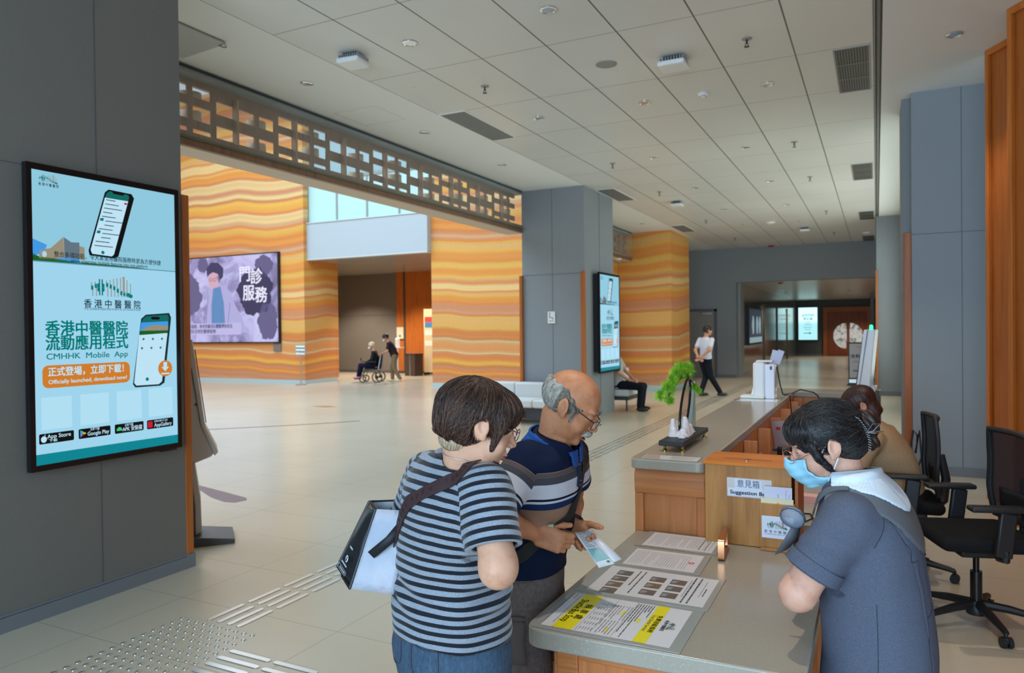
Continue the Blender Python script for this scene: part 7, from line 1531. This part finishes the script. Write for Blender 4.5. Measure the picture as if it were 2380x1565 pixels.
# person on the bench by the column, only arm and legs seen past it
figure('person in dark trousers seated on the side bench beside the column screen', dict(head=(-4.83, 14.34, 1.27), neck=(-4.82, 14.36, 1.10), shL=(-4.80, 14.54, 1.04), shR=(-4.80, 14.18, 1.04), eL=(-4.68, 14.60, 0.80), eR=(-4.68, 14.16, 0.78), wL=(-4.48, 14.50, 0.64), wR=(-4.48, 14.28, 0.62), chest=(-4.80, 14.36, 0.94), waist=(-4.76, 14.36, 0.72), hip=(-4.72, 14.36, 0.52), hL=(-4.66, 14.44, 0.53), hR=(-4.66, 14.28, 0.53), kL=(-4.26, 14.48, 0.50), kR=(-4.23, 14.24, 0.50), aL=(-4.30, 14.50, 0.08), aR=(-4.26, 14.20, 0.08)), 0, -5, 20, clothmat('shirt_pale', srgb(190, 186, 180)), clothmat('trousers_black', srgb(20, 24, 34)), H_G, hd=dict(L=(.5, -.3, -.1), R=(.5, .3, -.1)), h=.009)
# seated clerk in a beige jacket
SCJ = clothmat('jacket_beige', srgb(176, 142, 108), .6)
figure('seated person with brown bobbed hair and a beige jacket working at the staff desk', dict(head=(-.11, 5.53, 1.13), neck=(-.04, 5.55, 1.0), shL=(-.02, 5.38, .93), shR=(.06, 5.72, .93), eL=(-.12, 5.26, .74), eR=(-.12, 5.82, .78), wL=(-.34, 5.38, .79), wR=(-.34, 5.70, .79), chest=(.05, 5.56, .82), waist=(.12, 5.57, .66), hip=(.14, 5.58, .53), hL=(.08, 5.50, .53), hR=(.08, 5.66, .53), kL=(-.30, 5.48, .52), kR=(-.30, 5.68, .52), aL=(-.30, 5.50, .09), aR=(-.30, 5.66, .09)), 175, 190, 32, SCJ, clothmat('skirt_dark', srgb(40, 38, 42)), m_hair('hair_red_brown', srgb(34, 18, 16), srgb(62, 34, 28), srgb(98, 60, 46)), sleeve=1.85, hd=dict(L=(-1, .1, -.1), R=(-1, -.1, -.1)), h=.007, hairlen=-.11, trunk=(.185, .13, .17, .14), s=1.05)
q = MB()
# wheelchair with its rider, and the helper behind
wx, wy = -14.9, 19.5
def wheelchair():
    t = thing('wheelchair', 'black wheelchair with grey push handles standing under the bridge opening', 'wheelchair', (wx, wy, 0), math.radians(205)); BK = clothmat('chair_black', (.012, .013, .015))
    MB().box(-.22, -.22, .42, .24, .22, .48).obj('seat', BK, t, bevel=.015); MB().cbox((-.24, 0, .68), (.04, .42, .44), (0, -.12, 0)).obj('backrest', BK, t, bevel=.015)
    for y in (-.25, .25):
        w = t; a = MB(); a.tube([(-.18 + .16 * math.cos(k), y, .17 + .16 * math.sin(k)) for k in [2 * PI * i / 28 for i in range(28)]], .022, 8, closed=True); wh = a.obj('wheel', DGREY, t); MB().cyl((-.18, y - .02, .17), (-.18, y + .02, .17), .05).obj('hub', BLACK, wh)
        a = MB(); a.tube([(.30 + .10 * math.cos(k), y, .12 + .10 * math.sin(k)) for k in [2 * PI * i / 24 for i in range(24)]], .02, 8, closed=True); a.obj('wheel', DGREY, t)
        MB().tube([(-.18, y, .17), (-.1, y, .42), (.22, y, .42), (.3, y, .13)], .012, 8).obj('side_frame', DGREY, t); MB().tube([(-.22, y, .42), (-.32, y, .95), (-.42, y, .98)], .014, 8).obj('push_handle', mat('handle_pale', srgb(180, 190, 200), .4), t); MB().box(-.15, y - .025, .66, .22, y + .025, .70).obj('armrest', BLACK, t)
    MB().tube([(.22, .2, .68), (.34, .2, .70), (.36, .2, .76)], .015, 8).sph((.36, .2, .78), .03, 10, 8).obj('control_stick', BLACK, t)
    for y in (-.1, .1): MB().box(.42, y - .07, .10, .60, y + .07, .12).obj('footrest', DGREY, t)
    MB().tube([(.22, -.1, .42), (.46, -.1, .12)], .01, 8).tube([(.22, .1, .42), (.46, .1, .12)], .01, 8).obj('footrest_tube', DGREY, t)
wheelchair()
def WC(x, y, z):
    a = math.radians(205); return (wx + x * math.cos(a) - y * math.sin(a), wy + x * math.sin(a) + y * math.cos(a), z)
MSK = mat('mask_white', srgb(206, 208, 232), .7)
r_, Hc_, R_ = figure('elderly person with white hair, mask and pink shoes riding in the wheelchair', dict(head=WC(.05, 0, 1.20), neck=WC(-.03, 0, 1.03), shL=WC(-.05, .17, .97), shR=WC(-.05, -.17, .97), eL=WC(.0, .22, .74), eR=WC(.0, -.22, .74), wL=WC(.20, .08, .66), wR=WC(.20, -.06, .66), chest=WC(-.06, 0, .86), waist=WC(-.06, 0, .68), hip=WC(-.04, 0, .56), hL=WC(.02, .09, .56), hR=WC(.02, -.09, .56), kL=WC(.40, .10, .56), kR=WC(.40, -.10, .56), aL=WC(.48, .10, .19), aR=WC(.48, -.10, .19)), 205, 240, 12, clothmat('jacket_black', (.012, .014, .016)), clothmat('trousers_navy', srgb(20, 24, 50)), m_hair('hair_cream', srgb(190, 176, 140), srgb(216, 204, 168), srgb(236, 226, 196), .6), sleeve=1.7, shoe=mat('shoe_pink', srgb(206, 130, 160), .6), h=.011)
MB().sph(tuple(Hc_ + R_ @ A(0, .085, -.055)), (.05, .05, .045), 14, 10).obj('face_mask', MSK, r_, (r_.location[0], r_.location[1], 0))
r_, Hc_, R_ = figure('person in a dark T-shirt, mask and khaki trousers pushing the wheelchair', dict(head=WC(-.42, -.02, 1.46), neck=WC(-.52, -.02, 1.32), shL=WC(-.56, .16, 1.26), shR=WC(-.56, -.2, 1.26), eL=WC(-.52, .24, 1.02), eR=WC(-.52, -.28, 1.02), wL=WC(-.40, .26, .98), wR=WC(-.40, -.26, .98), chest=WC(-.60, -.02, 1.14), waist=WC(-.68, -.02, .96), hip=WC(-.72, -.02, .86), hL=WC(-.72, .07, .84), hR=WC(-.72, -.11, .84), kL=WC(-.70, .08, .48), kR=WC(-.62, -.10, .48), aL=WC(-.90, .08, .09), aR=WC(-.62, -.1, .08)), 205, 215, 28, clothmat('tshirt_charcoal', srgb(40, 36, 42)), clothmat('khaki', srgb(128, 110, 84)), H_B, shoe=mat('shoe_cream', srgb(204, 196, 170), .6), h=.011)
MB().sph(tuple(Hc_ + R_ @ A(0, .085, -.055)), (.05, .05, .045), 14, 10).obj('face_mask', MSK, r_, (r_.location[0], r_.location[1], 0))

# ---------------------------------------------------------------- office chairs
MESHF = mat('chair_mesh', (.03, .03, .034), .7, alpha=.72); CHB = mat('chair_plastic', (.014, .014, .015), .45); CHF = clothmat('chair_fabric', (.012, .012, .013), .9)
def office_chair(label, loc, rz):
    t = thing('office_chair', label, 'chair', loc, rz)
    def seat(P):
        d = rbox(P, (.02, 0, .50), (.25, .25, .045), .045); return d + .10 * np.clip(np.abs(P[:, 1]) - .08, 0, 1) ** 2 * 2 + .12 * np.clip(P[:, 0] - .12, 0, 1) ** 2 * 3
    skin('seat', seat, (-.3, -.3, .40), (.34, .3, .60), .009, CHF, t, None)
    # back: curved rounded panel with a rim
    def bx(v): return -.175 - .05 * v + .10 * (v - .35) ** 2 * (1 if v > .35 else -1.5)
    rows = []; rim = []; N = 18
    def half(v): return .235 - .05 * max(0, .35 - v) * 2.2 - .012 * max(0, v - .8) * 5
    for i in range(N + 1):
        v = i / N; z = .58 + .49 * v; hw = half(v); rows.append([(bx(v) - .045 * (1 - (y / .235) ** 2) + .02, y, z) for y in [hw * (2 * j / 12 - 1) for j in range(13)]])
    m = MB(); m.grid(rows); m.obj('back_mesh', MESHF, t, solid=.006)
    edge = [r[0] for r in rows] + [rows[-1][j] for j in range(1, 12)] + [r[-1] for r in rows[::-1]] + [rows[0][j] for j in range(11, 0, -1)]
    # widen the rim on the lower part
    m = MB(); m.tube(edge, .017, 8, closed=True); m.obj('back_frame', CHB, t)
    m = MB(); m.grid([[(p[0] + .002, p[1], p[2]) for p in r[2:11]] for r in rows[2:7]]); m.obj('lumbar_pad', CHB, t, solid=.014)
    MB().tube([(-.02, 0, .44), (-.18, 0, .45), (-.25, 0, .52), (-.265, 0, .66), (-.24, 0, .82)], [.035, .032, .03, .028, .02], 10).obj('back_support', CHB, t)
    for y in (-.29, .29):
        MB().tube([(-.02, y * .75, .44), (-.02, y, .45), (-.02, y, .50)], .022, 8).obj('arm_bracket', CHB, t)
        MB().cbox((-.02, y, .58), (.085, .035, .24), (0, -.12, 0)).obj('arm_post', CHB, t, bevel=.01)
        MB().cbox((.02, y, .715), (.27, .085, .028)).obj('armrest', CHB, t, bevel=.012, seg=3)
    MB().box(-.14, -.11, .40, .12, .11, .455).obj('mechanism', CHB, t, bevel=.012); MB().tube([(-.05, -.1, .43), (-.05, -.24, .42)], .008, 8).obj('lever', CHB, t)
    MB().cyl((0, 0, .12), (0, 0, .30), .03).cyl((0, 0, .30), (0, 0, .42), .016).obj('gas_lift', BLACKG, t)
    MB().lathe([(.05, .06), (.055, .09), (.04, .135)], n=24).obj('hub', CHB, t)
    for k in range(5):
        a = 2 * PI * k / 5 + .35; d = (math.cos(a), math.sin(a)); lg = MB(); lg.tube([(d[0] * r, d[1] * r, z) for r, z in ((.03, .115), (.15, .105), (.27, .085), (.31, .075))], [.026, .023, .018, .016], 8); l = lg.obj('leg', CHB, t)
        x, y = d[0] * .31, d[1] * .31; MB().cyl((x, y, .05), (x, y, .08), .009, n=8).obj('caster_stem', CHB, l); w = MB(); e = (-d[1], d[0])
        w.cyl((x - e[0] * .026, y - e[1] * .026, .028), (x - e[0] * .006, y - e[1] * .006, .028), .028, n=20).cyl((x + e[0] * .006, y + e[1] * .006, .028), (x + e[0] * .026, y + e[1] * .026, .028), .028, n=20).lathe([(.022, .03), (.02, .052), (.01, .058)], (x, y, 0), 14); w.obj('caster', CHB, l)
    return t
c1 = office_chair('black mesh office chair in full view beside the clerk in grey', (.49, 4.80, 0), math.radians(197))
dup(c1, (.14, 5.56, 0), math.radians(186), 'black mesh office chair the seated clerk in beige sits on')
